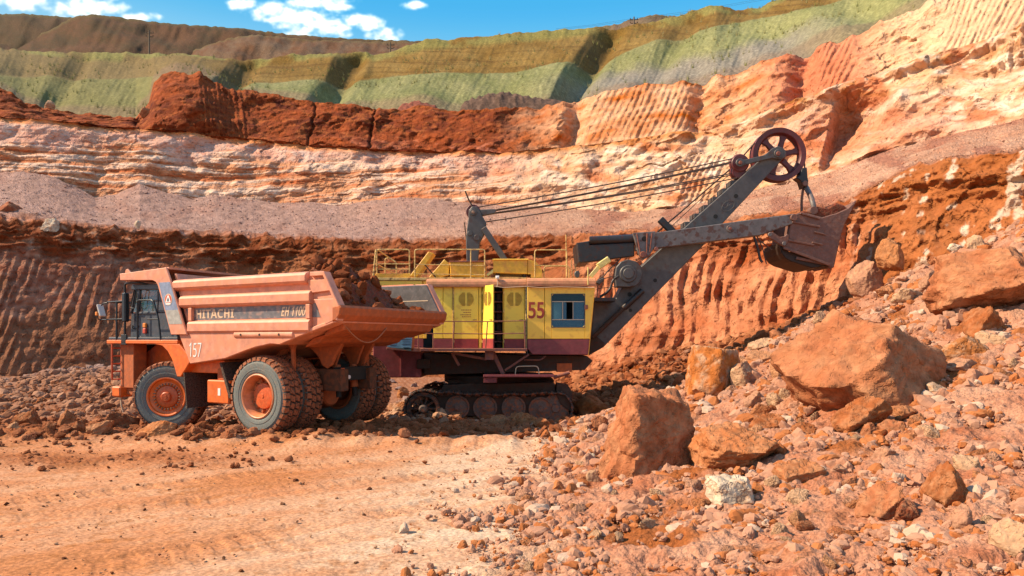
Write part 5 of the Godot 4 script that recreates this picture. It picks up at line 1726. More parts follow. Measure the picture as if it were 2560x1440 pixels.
	stube("roof_rail", [963, 694, 963, 646, 973, 645, 991, 656, 991, 694], 27.2, 0.024, ry, Q, 0.12)
	stube("roof_rail", [1360, 694, 1360, 666, 1423, 665, 1423, 694], 25.6, 0.02, ry, Q, 0.12)
	srect("toe_board", 938, 684, 1026, 694, 24.90, 24.94, M.yellow_deep, Q)
	sprism("leaning_chute", [1024, 690, 1071, 629, 1084, 633, 1042, 692], 25.2, 25.9, M.yellow_deep, Q)
	sprism("leaning_chute", [1072, 693, 1111, 648, 1123, 659, 1122, 688, 1100, 694], 25.2, 26.0, M.yellow_deep, Q)
	stube("stay_rod", [1062, 662, 1090, 694], 25.15, 0.025, M.under, Q)
	sprism("tool_tray", [1124, 655, 1212, 655, 1210, 693, 1126, 690], 25.15, 26.9, M.yellow_deep, Q, 0.02)
	srect("tray_rim", 1123, 652, 1213, 655, 25.1, 26.95, M.deck, Q)
	sprism("ventilator_box", [1233, 650, 1319, 650, 1319, 685, 1233, 682], 25.0, 26.6, M.yellow_deep, Q, 0.02)
	srect("ventilator_lid", 1231, 647, 1321, 650, 24.95, 26.65, M.yellow, Q)
	for x in [1240, 1308]:
		srect("ventilator_foot", x, 682, x + 6, 694, 25.05, 26.5, M.under, Q)
	var arc := [1320, 649]
	for k in 9:
		var a := deg_to_rad(90.0 - 90.0 * k / 8.0)
		arc.append_array([1320 + cos(a) * 36.0, 685 - sin(a) * 36.0])
	arc.append_array([1356, 694, 1327, 694, 1327, 685, 1320, 685])
	sprism("duct_elbow", arc, 25.0, 26.4, M.yellow_deep, Q, 0.02)
	sprism("funnel", [1215, 686, 1233, 672, 1233, 682, 1219, 691], 25.0, 25.3, M.lamp, Q, 0.02)
	stube("aerial", [1415, 587, 1416, 694], 25.2, 0.018, ry, Q)
	stube("aerial", [1428, 650, 1431, 695], 25.0, 0.014, ry, Q)
	stube("aerial", [1439, 660, 1440, 695], 25.0, 0.016, ry, Q)
	sprism("round_mirror", [1437, 690, 1436, 683, 1440, 677, 1447, 677, 1450, 683, 1448, 692, 1443, 695], 24.8, 24.9, M.grey, Q, 0.02)
	stube("lamp_post", [1470, 668, 1470, 712], 24.2, 0.022, M.lamp, Q)
	var FL := node("floodlight", Q)
	s = st()
	bar(s, sp(1476, 692, 24.6), sp(1500, 664, 24.6), 0.16, 0.15)
	done(s, "lamp_arm", M.lamp, FL)
	s = st()
	bar(s, sp(1495, 667, 24.6), sp(1523, 648, 24.6), 0.30, 0.24, Vector3(0, 0, 1), 0.03)
	done(s, "lamp_head", M.lamp, FL)
	srect("eave_lamp", 1239, 689, 1248, 697, 24.5, 24.65, M.white, Q, 0.03)
	stube("lamp_wire", [1243, 697, 1244, 712, 1242, 718], 24.5, 0.016, M.cream, Q)
	sprism("side_lamp", [1492, 701, 1508, 694, 1512, 697, 1500, 711, 1493, 708], 25.0, 25.3, M.grey, Q, 0.02)
	# ---- the A-frame
	var A := node("gantry", S)
	for dd in [26.0, 27.75]:
		sprism("gantry_leg", [1172, 525, 1180, 516, 1192, 516, 1200, 526, 1204, 536, 1216, 558, 1211, 585, 1199, 607, 1194, 660, 1182, 694, 1168, 694, 1165, 607, 1167, 572, 1171, 545], dd, dd + 0.22, M.grey, A, 0.025)
		s = st()
		bar(s, sp(1209, 570, dd), sp(1272, 665, dd), 0.24, 0.22, Vector3(0, 0, 1), 0.02)
		done(s, "gantry_strut", M.grey, A)
		sprism("rope_link", [1198, 524, 1236, 522, 1240, 526, 1238, 533, 1206, 539], dd + 0.02, dd + 0.2, M.grey, A, 0.02)
		sdisc("gantry_pin", 1183, 530, 0.13, dd - 0.05, dd, M.grey, A)
		sdisc("gantry_pin", 1183, 530, 0.06, dd - 0.09, dd - 0.05, M.bolt, A)
		sdisc("gantry_pin", 1175, 583, 0.10, dd - 0.04, dd, M.grey, A)
		sdisc("gantry_pin", 1192, 594, 0.12, dd - 0.04, dd, M.grey, A)
	for k in 3:
		sdisc("gantry_sheave", 1183, 529, 0.28, 26.45 + k * 0.4, 26.6 + k * 0.4, M.sheave, A)
	stube("gantry_axle", [1183, 530, 1183.01, 530], 26.2, 0.08, M.grey, A, 0.01, 27.8)
	stube("rod", [1163, 478, 1172, 500, 1186, 524], 26.3, 0.03, M.under, A)
	stube("rod", [1161, 556, 1166, 600, 1168, 660], 26.2, 0.022, M.under, A)
	# ---- boom
	var B := node("boom", S)
	sprism("boom_box", [1473, 888, 1509, 868, 1759, 613, 1808, 557, 1950, 405, 1962, 392, 1962, 378, 1950, 369, 1934, 370, 1898, 402, 1709, 571, 1566, 700, 1540, 746, 1486, 751], 26.4, 27.6, M.grey, B, 0.02)
	sprism("boom_foot_plate", [1473, 888, 1509, 868, 1512, 858, 1488, 838, 1478, 845], 26.3, 26.4, M.under, B, 0.01)
	for q in [[1840, 490, 0.085], [1789, 541, 0.085], [1638, 701, 0.075], [1574, 736, 0.085], [1576, 776, 0.07]]:
		sdisc("boom_hole_disc", q[0], q[1], q[2], 26.392, 26.41, M.black, B, 0.003)  # through holes drawn as black discs, their dark put into the colour
	for k in 6:
		var t := k / 5.0
		sprism("step_plate", [lerpf(1722, 1838, t) - 10, lerpf(560, 456, t) - 6, lerpf(1722, 1838, t) + 2, lerpf(560, 456, t) - 6, lerpf(1722, 1838, t) + 4, lerpf(560, 456, t) + 6, lerpf(1722, 1838, t) - 10, lerpf(560, 456, t) + 6], 26.6, 27.3, M.grey, B, 0.01)
	s = st()
	var oc := sp(1820, 515, 26.4)
	var oval := []
	for k in 33:
		var a := TAU * k / 32.0
		var u := Vector2(cos(a) * 0.27, sin(a) * 0.17).rotated(0.62)
		oval.append(oc + Vector3(u.x, u.y, 0.002))
	tube(s, oval, 0.010, 5)
	done(s, "boom_emblem", M.grey, B)
	s = st()
	bar(s, oc + Vector3(-0.14, -0.10, 0.004), oc + Vector3(0.14, 0.10, 0.004), 0.012, 0.02)
	bar(s, oc + Vector3(-0.05, -0.09, 0.004), oc + Vector3(0.0, 0.09, 0.004), 0.012, 0.02)
	done(s, "boom_emblem", M.grey, B)
	stube("boom_brace", [1482, 843, 1604, 727], 26.2, 0.09, M.under, B)
	stube("boom_brace_sleeve", [1560, 770, 1606, 726], 26.2, 0.12, M.stick_dark, B)
	srect("boom_platform", 1486, 744, 1539, 753, 25.4, 26.4, M.stick_dark, B)
	stube("platform_rail", [1492, 744, 1496, 700, 1534, 690, 1540, 744], 25.5, 0.016, M.under, B, 0.12)
	stube("platform_rail", [1494, 722, 1538, 716], 25.5, 0.012, M.under, B)
	stube("platform_rail", [1512, 744, 1508, 696], 25.5, 0.012, M.under, B)
	stube("power_cable", [1500, 742, 1516, 732, 1526, 722, 1532, 700, 1546, 690], 25.7, 0.05, M.stick_dark, B, 0.15)
	stube("power_cable", [1494, 700, 1510, 690, 1520, 676, 1545, 655, 1570, 620], 26.0, 0.025, M.rope, B, 0.15)
	# crowd drum
	var D := node("crowd_drum", B)
	sprism("drum_case", [1537, 690, 1540, 668, 1552, 654, 1570, 648, 1590, 653, 1603, 666, 1607, 685, 1602, 703, 1590, 715, 1572, 718, 1540, 717], 25.9, 26.4, M.grey, D, 0.03)
	sdisc("drum_cover", 1571, 684, 0.33, 25.82, 25.9, M.grey, D, 0.03)
	sdisc("drum_cover", 1572, 683, 0.22, 25.78, 25.83, M.grey, D, 0.03)
	# head sheave
	var N := node("head_sheave", B)
	var hc := sp(1944, 389, 27.0)
	var hx := Transform3D(Basis(), hc)
	s = st()
	lathe(s, PackedVector2Array([Vector2(1.045, 0.22), Vector2(1.045, 0.17), Vector2(0.97, 0.05), Vector2(0.97, -0.05), Vector2(1.045, -0.17), Vector2(1.045, -0.22), Vector2(0.86, -0.20), Vector2(0.80, -0.12), Vector2(0.80, 0.12), Vector2(0.86, 0.20), Vector2(1.045, 0.22)]), 64, hx)
	done(s, "sheave_rim", M.sheave, N)
	for k in 6:
		var a := TAU * (k + 0.22) / 6.0
		s = st()
		prism(s, v2([0.15, -0.17, 0.34, -0.11, 0.60, -0.095, 0.76, -0.14, 0.83, -0.24, 0.83, 0.24, 0.76, 0.14, 0.60, 0.095, 0.34, 0.11, 0.15, 0.17]), -0.07, 0.07, hx * Transform3D(Basis(Vector3(0, 0, 1), a), Vector3.ZERO), 0.025)
		done(s, "spoke", M.sheave, N)
	s = st()
	lathe(s, PackedVector2Array([Vector2(0, 0.3), Vector2(0.22, 0.3), Vector2(0.30, 0.1), Vector2(0.30, -0.1), Vector2(0.22, -0.3), Vector2(0, -0.3)]), 32, hx)
	done(s, "sheave_hub", M.sheave, N)
	for dd in [26.25, 27.62]:
		sprism("head_link", [1852, 397, 1862, 399, 1912, 387, 1932, 370, 1946, 365, 1959, 370, 1966, 381, 1963, 392, 1953, 398, 1930, 395, 1866, 411, 1856, 416, 1846, 414, 1840, 406, 1843, 399], dd, dd + 0.12, M.grey, B, 0.02)
		sdisc("head_pin", 1947, 383, 0.17, dd - 0.05, dd, M.grey, B)
		sdisc("head_pin", 1947, 383, 0.08, dd - 0.12, dd - 0.05, M.deck, B)
		sdisc("head_pin", 1851, 406, 0.16, dd - 0.06, dd, M.grey, B)
		sdisc("head_pin", 1852, 406, 0.07, dd - 0.12, dd - 0.06, M.deck, B)
	for k in 2:
		sdisc("deflector_sheave", 1851 - k, 407, 0.36, 26.55 + k * 0.6, 26.85 + k * 0.6, M.sheave, B, 0.05)
		sdisc("deflector_sheave", 1847, 428, 0.30, 26.60 + k * 0.6, 26.9 + k * 0.6, M.sheave, B, 0.05)
	# ---- dipper stick
	var P := node("dipper_stick", S)
	for dd in [25.9, 27.65]:
		sprism("stick_beam", [1590, 590, 1640, 581, 1985, 534, 1994, 540, 1994, 552, 1978, 561, 1902, 588, 1690, 615, 1590, 626], dd, dd + 0.36, M.stick, P, 0.03)
		sprism("stick_rear", [1442, 607, 1474, 602, 1474, 612, 1586, 606, 1586, 640, 1454, 657, 1447, 655], dd + 0.05, dd + 0.40, M.stick_dark, P, 0.03)
		stube("rack_tube", [1474, 603, 1586, 597], dd + 0.2, 0.18, M.stick_dark, P)
		sprism("saddle_block", [1582, 582, 1639, 578, 1637, 617, 1623, 640, 1606, 652, 1596, 634], dd - 0.16, dd - 0.02, M.stick, P, 0.02)
		sdisc("saddle_hole_disc", 1611, 597, 0.10, dd - 0.172, dd - 0.15, M.black, P, 0.003)  # black disc painted for the dark inside the hole
		for q in [[1592, 584, 1602, 640], [1618, 583, 1616, 640], [1630, 582, 1624, 630]]:
			s = st()
			bar(s, sp(q[0], q[1], dd - 0.19), sp(q[2], q[3], dd - 0.19), 0.06, 0.04)
			done(s, "saddle_rib", M.deck, P)
		sdisc("saddle_pin", 1608, 636, 0.12, dd - 0.25, dd - 0.16, M.deck, P)
		sdisc("saddle_pin", 1641, 622, 0.08, dd - 0.22, dd - 0.1, M.deck, P)
		sdisc("stick_pin", 1826, 571, 0.14, dd - 0.05, dd, M.stick, P)
		sdisc("stick_pin", 1826, 571, 0.06, dd - 0.09, dd - 0.05, M.deck, P)
	sprism("stick_end", [1442, 607, 1462, 604, 1474, 654, 1447, 656], 26.1, 27.9, M.stick_dark, P, 0.03)
	s = st()
	bar(s, sp(1650, 548, 26.5), sp(1682, 580, 26.5), 0.24, 0.24)
	done(s, "shock_absorber", M.stick_dark, P)
	stube("hanging_hose", [1885, 592, 1895, 622, 1900, 648, 1906, 656], 26.0, 0.05, M.stick_dark, P, 0.12)
	stube("hanging_hose", [1892, 590, 1906, 618, 1916, 660], 26.0, 0.022, M.rope, P, 0.12)
	stube("hanging_hose", [1895, 598, 1918, 616, 1930, 624], 26.0, 0.022, M.rope, P, 0.12)
	# ---- dipper
	var U := node("dipper", S)
	var plate := [1978, 540, 1999, 532, 2024, 534, 2056, 543, 2094, 532, 2120, 520, 2128, 512, 2138, 506, 2130, 526, 2112, 560, 2104, 584, 2092, 636, 2085, 668, 2077, 672, 2072, 664, 1959, 620, 1970, 600, 1977, 560]
	for dd in [25.95, 27.75]:
		sprism("side_plate", plate, dd, dd + 0.16, M.dipper, U, 0.03)
	sprism("back_plate", [1978, 540, 1984, 540, 1976, 602, 1965, 622, 1959, 620, 1970, 600], 26.10, 27.76, M.dipper, U, 0.01)
	sprism("cutting_lip", [2138, 506, 2131, 507, 2106, 556, 2098, 582, 2086, 634, 2079, 666, 2085, 668, 2092, 636, 2104, 584, 2112, 560], 26.10, 27.76, M.dipper, U, 0.01)
	for k in 4:
		sprism("bucket_tooth", [2124, 518, 2130, 508, 2142, 500, 2136, 514, 2128, 526], 26.0 + k * 0.56, 26.2 + k * 0.56, M.dipper, U, 0.02)
	sprism("dirt", [1990, 545, 2010, 526, 2030, 530, 2046, 516, 2070, 519, 2092, 506, 2110, 512, 2120, 520, 2094, 560], 26.12, 27.74, M.cargo, U, 0.06)
	for q in [[1980, 554, 2050, 567, 0.08], [1967, 600, 2036, 613, 0.08], [2036, 580, 2064, 587, 0.05], [2030, 606, 2056, 612, 0.05], [1959, 619, 2074, 662, 0.10], [2000, 533, 2050, 547, 0.07]]:
		s = st()
		bar(s, sp(q[0], q[1], 25.92), sp(q[2], q[3], 25.92), 0.08, q[4], Vector3(0, 0, 1), 0.015)
		done(s, "side_rib", M.dipper, U)
	sprism("dipper_door", [1952, 606, 1951, 618, 1955, 634, 1964, 646, 1978, 654, 2030, 670, 2046, 669, 2058, 664, 2070, 667, 2060, 660, 1986, 626, 1974, 630, 1967, 622, 1964, 606], 26.05, 27.8, M.dipper_dark, U, 0.03)
	sprism("door_latch_bar", [1992, 641, 2064, 656, 2062, 662, 1990, 648], 25.98, 26.05, M.dipper, U, 0.015)
	for dd in [25.86, 27.9]:
		sprism("door_link", [1920, 586, 1924, 580, 1933, 580, 1950, 592, 1962, 590, 1968, 584, 1973, 588, 1972, 602, 1962, 617, 1952, 612, 1926, 595], dd, dd + 0.12, M.dipper, U, 0.02)
		sdisc("link_pin", 1926, 586, 0.08, dd - 0.05, dd, M.stick, U)
		sdisc("link_pin", 1961, 609, 0.08, dd - 0.05, dd, M.stick, U)
	for dd in [25.95, 27.85]:
		sdisc("stick_pin", 1986, 543, 0.13, dd - 0.14, dd - 0.02, M.dipper, U)
	# bail and hoist ropes
	var Z := node("bail", U)
	for dd in [26.2, 27.6]:
		part_tube("bail_arm", [sp(2014, 466, 26.9), sp(2025, 486, lerpf(26.9, dd, 0.6)), sp(2033, 510, dd), sp(2037, 534, dd)], 0.10, M.stick, Z, 0.3)
		sdisc("bail_pin", 2035, 526, 0.16, dd - 0.14, dd + 0.14, M.dipper, Z)
	stube("bail_link", [2008, 470, 2004, 500, 2004, 534], 26.9, 0.05, M.dipper, Z)
	sprism("rope_socket", [2004, 420, 2018, 418, 2020, 444, 2022, 452, 2020, 466, 2008, 470, 2002, 452, 1990, 444, 2000, 438], 26.75, 27.15, M.stick_dark, Z, 0.03)
	sdisc("socket_pin", 2014, 458, 0.11, 26.65, 26.75, M.dipper, Z)
	# ---- ropes
	var G := node("hoist_ropes", S)
	var rr := [[1194, 518, 1834, 396, 26.6], [1238, 525, 1832, 404, 26.6], [1238, 527, 1832, 407, 27.3], [1236, 532, 1836, 432, 26.7], [1236, 534, 1836, 436, 27.3], [1214, 555, 1842, 445, 26.6]]
	for q in rr:
		var mid := [(q[0] + q[2]) * 0.5, (q[1] + q[3]) * 0.5 + 4.0]
		var pts := []
		for k in 13:
			var t := k / 12.0
			pts.append_array([lerpf(q[0], q[2], t), lerpf(q[1], q[3], t) + 5.0 * sin(t * PI)])
		stube("rope", pts, q[4], 0.024, M.rope, G, 0.01)
	for dd in [26.85, 27.15]:
		stube("rope", [1600, 618, 1665, 562, 1838, 412, 1886, 358], dd, 0.032, M.rope, G, 0.3)
		stube("rope", [2010, 392, 2012, 424], dd, 0.03, M.rope, G)
	stube("rope", [1680, 565, 1760, 490, 1822, 438], 26.5, 0.016, M.rope, G, 0.1)
	# notice board on the walkway end
	var board := node("notice_board", S)
	sprism("board", [968, 838, 1031, 838, 1028, 878, 968, 867], 24.0, 24.04, M.sign, board, 0.004)
	sprism("board_edge", [1031, 838, 1036, 838, 1034, 876, 1028, 878], 24.0, 24.08, M.dirty_orange, board, 0.004)
	for q in [[1004, 848, 22], [1006, 854, 20], [1004, 860, 22], [974, 862, 18], [1008, 868, 16], [974, 850, 20], [974, 856, 16]]:
		srect("printed_line", q[0], q[1], q[0] + q[2], q[1] + 1.3, 23.995, 23.999, M.ink, board, 0.0005)

# ---------------------------------------------------------------- boulders, stones and rubble
const RUST := Color(0.47, 0.178, 0.09)
const BROWN := Color(0.40, 0.135, 0.055)
const PINK := Color(0.56, 0.30, 0.20)
const PALE := Color(0.66, 0.42, 0.27)
const WHITE := Color(0.84, 0.66, 0.50)
const DARK := Color(0.27, 0.085, 0.045)

# a broken stone: a ball cut by planes, then roughened; it fills the box (-1, -1, -1) to (1, 1, 1) times half
func stone(sd: int, n: int, half: Vector3, col: Color, planes: Array = [], rough := 1.0, smooth := true, dust := 0.6, crust := Color(0, 0, 0, 0)) -> ArrayMesh:
	var r := RandomNumberGenerator.new()
	r.seed = sd
	var pl := []
	for p in planes:
		pl.append([(p[0] as Vector3).normalized(), p[1]])
	var extra := 15 if planes.is_empty() else 5
	for k in extra:
		var v := Vector3(r.randfn(), r.randfn(), r.randfn()).normalized()
		pl.append([v, r.randf_range(0.52, 0.86) if planes.is_empty() else r.randf_range(0.80, 1.0)])
	var off := Vector3(r.randf() * 50.0, r.randf() * 50.0, r.randf() * 50.0)
	var pos := {}
	var lo := Vector3(9, 9, 9)
	var hi := -lo
	var grid := []
	var facet := []
	for f in 6:
		var ax := f % 3
		var sg := 1.0 if f < 3 else -1.0
		var face := []
		var ids := []
		for i in n + 1:
			for j in n + 1:
				var q := Vector3()
				q[ax] = sg
				q[(ax + 1) % 3] = tan((2.0 * i / n - 1.0) * PI / 4) * sg
				q[(ax + 2) % 3] = tan((2.0 * j / n - 1.0) * PI / 4)
				q = q.normalized()
				var rad := 1.25
				var which := pl.size()
				var wob := q + 0.10 * Vector3(n_lo.get_noise_3dv(q * 2.1 + off), n_lo.get_noise_3dv(q * 2.1 - off), 0.0)
				for pi in pl.size():
					var c: float = wob.dot(pl[pi][0])
					if c > 0.05 and pl[pi][1] / c < rad:
						rad = pl[pi][1] / c
						which = pi
				rad *= 1.0 + rough * (0.05 * n_mid.get_noise_3dv(q * 1.6 + off) + 0.035 * n_hi.get_noise_3dv(q * 5.0 + off))
				if n >= 14:
					rad *= 1.0 - rough * 0.05 * maxf(0.0, n_rdg.get_noise_3dv(q * 1.3 + off)) + 0.022 * n_cell2.get_noise_3dv(q * 3.2 + off) + 0.014 * n_cell2.get_noise_3dv(q * 7.0 + off)
				q *= rad
				lo = lo.min(q)
				hi = hi.max(q)
				face.append(q)
				ids.append(which)
		grid.append(face)
		facet.append(ids)
	var mid := (lo + hi) * 0.5
	var ext := (hi - lo) * 0.5
	var s := st()
	if smooth:
		s.set_smooth_group(1)
	else:
		flat(s)
	for f in 6:
		var face: Array = grid[f]
		var w := []
		var cc := []
		for q in face:
			var u: Vector3 = (q - mid) / ext
			var p := u * half
			w.append(p)
			var a := n_mid.get_noise_3dv(u * 1.5 + off)
			var b := n_hi.get_noise_3dv(u * 5.0 + off)
			var c := col
			c = c.lerp(Color(0.64, 0.36, 0.21), clampf(dust * (0.25 + 0.9 * a + 0.35 * b), 0.0, 0.8))
			if crust.a > 0.0:
				c = c.lerp(crust, clampf(smoothstep(0.02, 0.30, a + 0.5 * b) * crust.a, 0.0, 1.0))
			var m := 1.0 + 0.16 * b
			cc.append(earth(Color(c.r * m, c.g * m, c.b * m), 0.94, 1.10) if dust > 0.0 else Color(m, m, m))
		for i in n:
			for j in n:
				var k := i * (n + 1) + j
				if smooth:
					s.set_smooth_group(facet[f][k] + 1)
				var six := [k, k + n + 1, k + n + 2, k, k + n + 2, k + 1]
				for t in 2:
					for e in [0, 2, 1]:
						var id: int = six[t * 3 + e]
						s.set_color(cc[id])
						s.add_vertex(w[id])
	s.generate_normals()
	return s.commit()

# places a boulder where its outline in the photograph says that it lies on the slope
func boulder(x0: float, y0: float, x1: float, y1: float, col: Color, label: String, sd: int, planes: Array = [], deep := 0.9, far := -1.0, crust := Color(0, 0, 0, 0), dust := 0.6, group := "") -> Node3D:
	var cx := (x0 + x1) * 0.5
	var d := far
	if far < 0.0:
		d = -ground_hit(cx, y1 - 0.05 * (y1 - y0)).z
		d = minf(d, tab(D_FOOT, cx) - 0.6)
	var w := (x1 - x0) / F * d
	var dc := d + 0.33 * w * deep
	w = (x1 - x0) / F * dc
	var h := (y1 - y0) / F * dc * 1.16
	var c := at(cx, (y0 + y1) * 0.5, dc) - Vector3(0, h * 0.07, 0)
	var big := (x1 - x0) > 150.0
	var n := 30 if big else (16 if x1 - x0 > 70.0 else 11)
	var o := put("boulder" if x1 - x0 > 60.0 else "rock", stone(sd, n, Vector3(w * 0.5, h * 0.5, w * 0.5 * deep), col, planes, 1.0, x1 - x0 > 55.0, dust, crust), M.rock)
	o.position = c
	tag(o, label, "boulder" if x1 - x0 > 60.0 else "rock", group)
	return o

func build_rocks() -> void:
	# the large ones on the slope
	boulder(1500, 964, 1756, 1204, RUST, "tall wedge-shaped orange boulder standing alone at the foot of the rubble slope", 1, [[Vector3(-0.60, 0.15, 0.78), 0.84], [Vector3(0.35, 0.12, 0.93), 0.55], [Vector3(0.977, 0.211, 0.0), 0.766], [Vector3(0.15, 1.0, 0.06), 0.90], [Vector3(-0.958, 0.287, 0.0), 0.67], [Vector3(0, 0, -1), 0.7], [Vector3(0, -1, 0), 0.95]], 0.9)
	boulder(1737, 1058, 1970, 1182, Color(0.52, 0.20, 0.09), "flat-topped tan slab leaning right against the foot of the wedge boulder", 2, [[Vector3(-0.15, 0.75, 0.65), 0.55], [Vector3(-0.3, -0.35, 0.9), 0.75], [Vector3(0.5, -0.5, 0.6), 0.7], [Vector3(0.6, 0.8, 0), 0.7], [Vector3(-0.9, 0.1, 0.2), 0.8], [Vector3(0, 0, -1), 0.6]], 0.8)
	boulder(1763, 1185, 1893, 1270, WHITE, "chalk white block lying below the flat tan slab", 3, [[Vector3(0.1, 0.3, 1.0), 0.62], [Vector3(-1, 0.1, 0.3), 0.8], [Vector3(0, 1, 0.2), 0.66], [Vector3(0.9, 0.3, 0.3), 0.8], [Vector3(0.1, -1, 0.3), 0.6]], 0.8, -1.0, Color(0.60, 0.34, 0.20, 0.7), 0.1)
	boulder(1936, 1150, 2060, 1214, Color(0.52, 0.21, 0.10), "long low orange slab right of the white block", 4, [[Vector3(-0.2, 0.8, 0.5), 0.5], [Vector3(0.1, -0.2, 1), 0.6]], 0.6)
	boulder(1714, 860, 1860, 998, Color(0.52, 0.18, 0.06), "rounded rusty boulder on the ridge with a white patch near its top", 5, [[Vector3(-0.5, 0.5, 0.7), 0.7], [Vector3(0.7, 0.2, 0.7), 0.72], [Vector3(0.1, 1, 0), 0.78], [Vector3(-1, 0.2, 0), 0.8]], 0.9, -1.0, Color(0.70, 0.50, 0.36, 0.5))
	boulder(1823, 900, 1898, 972, PALE, "speckled pale round rock touching the rusty ridge boulder", 6, [], 0.9, -1.0, Color(0.45, 0.20, 0.12, 0.8), 0.3)
	boulder(1965, 768, 2365, 1044, RUST, "huge ridged orange boulder in the middle of the rubble slope", 7, [[Vector3(-0.62, 0.66, 0.42), 0.50], [Vector3(-0.30, 0.02, 0.95), 0.72], [Vector3(0.46, 0.30, 0.84), 0.50], [Vector3(0.40, 0.90, 0.1), 0.56], [Vector3(0.9, 0.2, -0.2), 0.80], [Vector3(-0.5, -0.7, 0.5), 0.72], [Vector3(0.1, -1.0, 0.2), 0.6], [Vector3(0, 0.3, -1), 0.6]], 0.85)
	boulder(2363, 616, 2680, 806, RUST, "huge angular boulder cut off by the right edge of the picture", 8, [[Vector3(-0.62, 0.45, 0.64), 0.50], [Vector3(0.30, 0.55, 0.78), 0.55], [Vector3(-0.15, -0.75, 0.6), 0.50], [Vector3(0.1, 1, -0.2), 0.72], [Vector3(-0.9, 0.1, -0.1), 0.85], [Vector3(0, 0, -1), 0.6]], 0.8)
	boulder(2398, 766, 2510, 852, BROWN, "brown rounded boulder in the shade under the huge right-edge one", 9)
	boulder(2190, 592, 2264, 666, Color(0.56, 0.24, 0.11), "orange boulder perched high on the slope beside a dark hollow", 10, [[Vector3(-0.6, 0.3, 0.7), 0.7], [Vector3(0.7, 0.2, 0.6), 0.7]])
	boulder(2116, 650, 2200, 738, PINK, "broad pink boulder at the left shoulder of the upper slope", 11, [[Vector3(-0.5, 0.7, 0.5), 0.7], [Vector3(0.2, 0.2, 1), 0.7]])
	boulder(2189, 709, 2236, 750, Color(0.52, 0.22, 0.11), "small orange block just below the broad pink boulder", 12)
	boulder(2222, 720, 2303, 765, PALE, "pale buff block at mid slope above the huge ridged boulder", 13)
	boulder(2300, 676, 2353, 730, PINK, "pink boulder half buried left of the huge right-edge boulder", 14)
	boulder(2325, 722, 2374, 762, Color(0.50, 0.21, 0.11), "brown stone beneath the half buried pink boulder", 15)
	boulder(2366, 609, 2408, 633, WHITE, "flat cream stone high on the slope near the right edge", 16, [], 0.8, -1.0, Color(0, 0, 0, 0), 0.2)
	boulder(2357, 836, 2458, 911, Color(0.50, 0.20, 0.08), "rusty boulder with crusty top right of the huge ridged boulder", 17, [], 0.9, -1.0, Color(0.66, 0.42, 0.28, 0.6))
	boulder(2443, 825, 2530, 872, PALE, "long pale leaning stone under the shaded brown boulder", 18)
	boulder(2268, 772, 2317, 801, WHITE, "cream knobbly stone on the ridge of the huge boulder", 19, [], 0.9, -1.0, Color(0.5, 0.25, 0.13, 0.5), 0.2)
	boulder(2352, 893, 2447, 935, PINK, "pink low boulder in front of the crusty rusty one", 20)
	boulder(1870, 844, 1948, 881, PALE, "long pale plank-like slab on the ridge line", 21, [[Vector3(-0.3, 0.9, 0.3), 0.4], [Vector3(0.1, -0.9, 0.3), 0.5]], 0.6)
	boulder(1863, 874, 1936, 917, Color(0.56, 0.27, 0.15), "tan slab just under the long pale one", 22, [[Vector3(-0.2, 0.85, 0.5), 0.45]], 0.7)
	boulder(2029, 777, 2072, 811, PALE, "left of two pale lumps above the huge ridged boulder", 23)
	boulder(2077, 776, 2118, 821, Color(0.62, 0.33, 0.19), "right of two pale lumps above the huge ridged boulder", 24)
	boulder(2013, 837, 2049, 871, PALE, "pale stone against the left flank of the huge ridged boulder", 25)
	boulder(2083, 989, 2228, 1090, BROWN, "long brown wedge stone below the huge ridged boulder", 26, [[Vector3(-0.55, 0.75, 0.35), 0.45], [Vector3(0.4, -0.6, 0.6), 0.5], [Vector3(0.2, 0.1, 1), 0.7]], 0.6)
	boulder(2142, 1207, 2264, 1312, RUST, "sunlit orange boulder with dark underside in the lower right", 27, [[Vector3(-0.55, 0.75, 0.3), 0.52], [Vector3(0.1, -0.1, 1.0), 0.62], [Vector3(0.9, 0.1, 0.3), 0.75], [Vector3(-0.3, -0.8, 0.4), 0.6]], 0.8)
	boulder(2226, 1250, 2304, 1315, DARK, "dark brown stone in the shadow behind the sunlit orange boulder", 28)
	boulder(2312, 1150, 2430, 1274, BROWN, "brown pyramid-shaped boulder in the lower right", 29, [[Vector3(-0.7, 0.45, 0.5), 0.55], [Vector3(0.6, 0.4, 0.7), 0.55], [Vector3(0.1, -0.2, 1), 0.75], [Vector3(0.8, 0.6, -0.1), 0.6], [Vector3(-0.7, 0.6, -0.2), 0.62]], 0.9)
	boulder(2388, 1138, 2447, 1198, PALE, "knobbly pale stone behind the brown pyramid boulder", 30)
	boulder(2482, 1297, 2590, 1400, PALE, "large buff boulder cut by the right edge near the bottom", 31, [[Vector3(-0.6, 0.6, 0.5), 0.7]], 0.9)
	boulder(2536, 1215, 2600, 1285, RUST, "orange boulder cut by the right edge above the buff one", 32)
	boulder(2362, 1396, 2434, 1436, RUST, "flat rusty slab lying at the bottom right", 33, [[Vector3(0, 0.9, 0.3), 0.45]], 0.9)
	boulder(2315, 955, 2392, 997, PALE, "pale oval stone right of the long brown wedge", 34, [], 0.9, -1.0, Color(0.74, 0.60, 0.47, 0.5))
	boulder(2285, 989, 2338, 1024, Color(0.54, 0.24, 0.13), "tan round stone just below the pale oval one", 35)
	boulder(2226, 1012, 2292, 1058, Color(0.52, 0.22, 0.11), "tan angular stone at the right end of the brown wedge", 36)
	boulder(2200, 1048, 2261, 1089, RUST, "rusty block under the right end of the brown wedge", 37)
	boulder(2149, 1055, 2193, 1092, RUST, "orange cube-like stone under the brown wedge", 38)
	boulder(2179, 1116, 2238, 1160, PINK, "pinkish egg-shaped stone in the middle of the lower slope", 39)
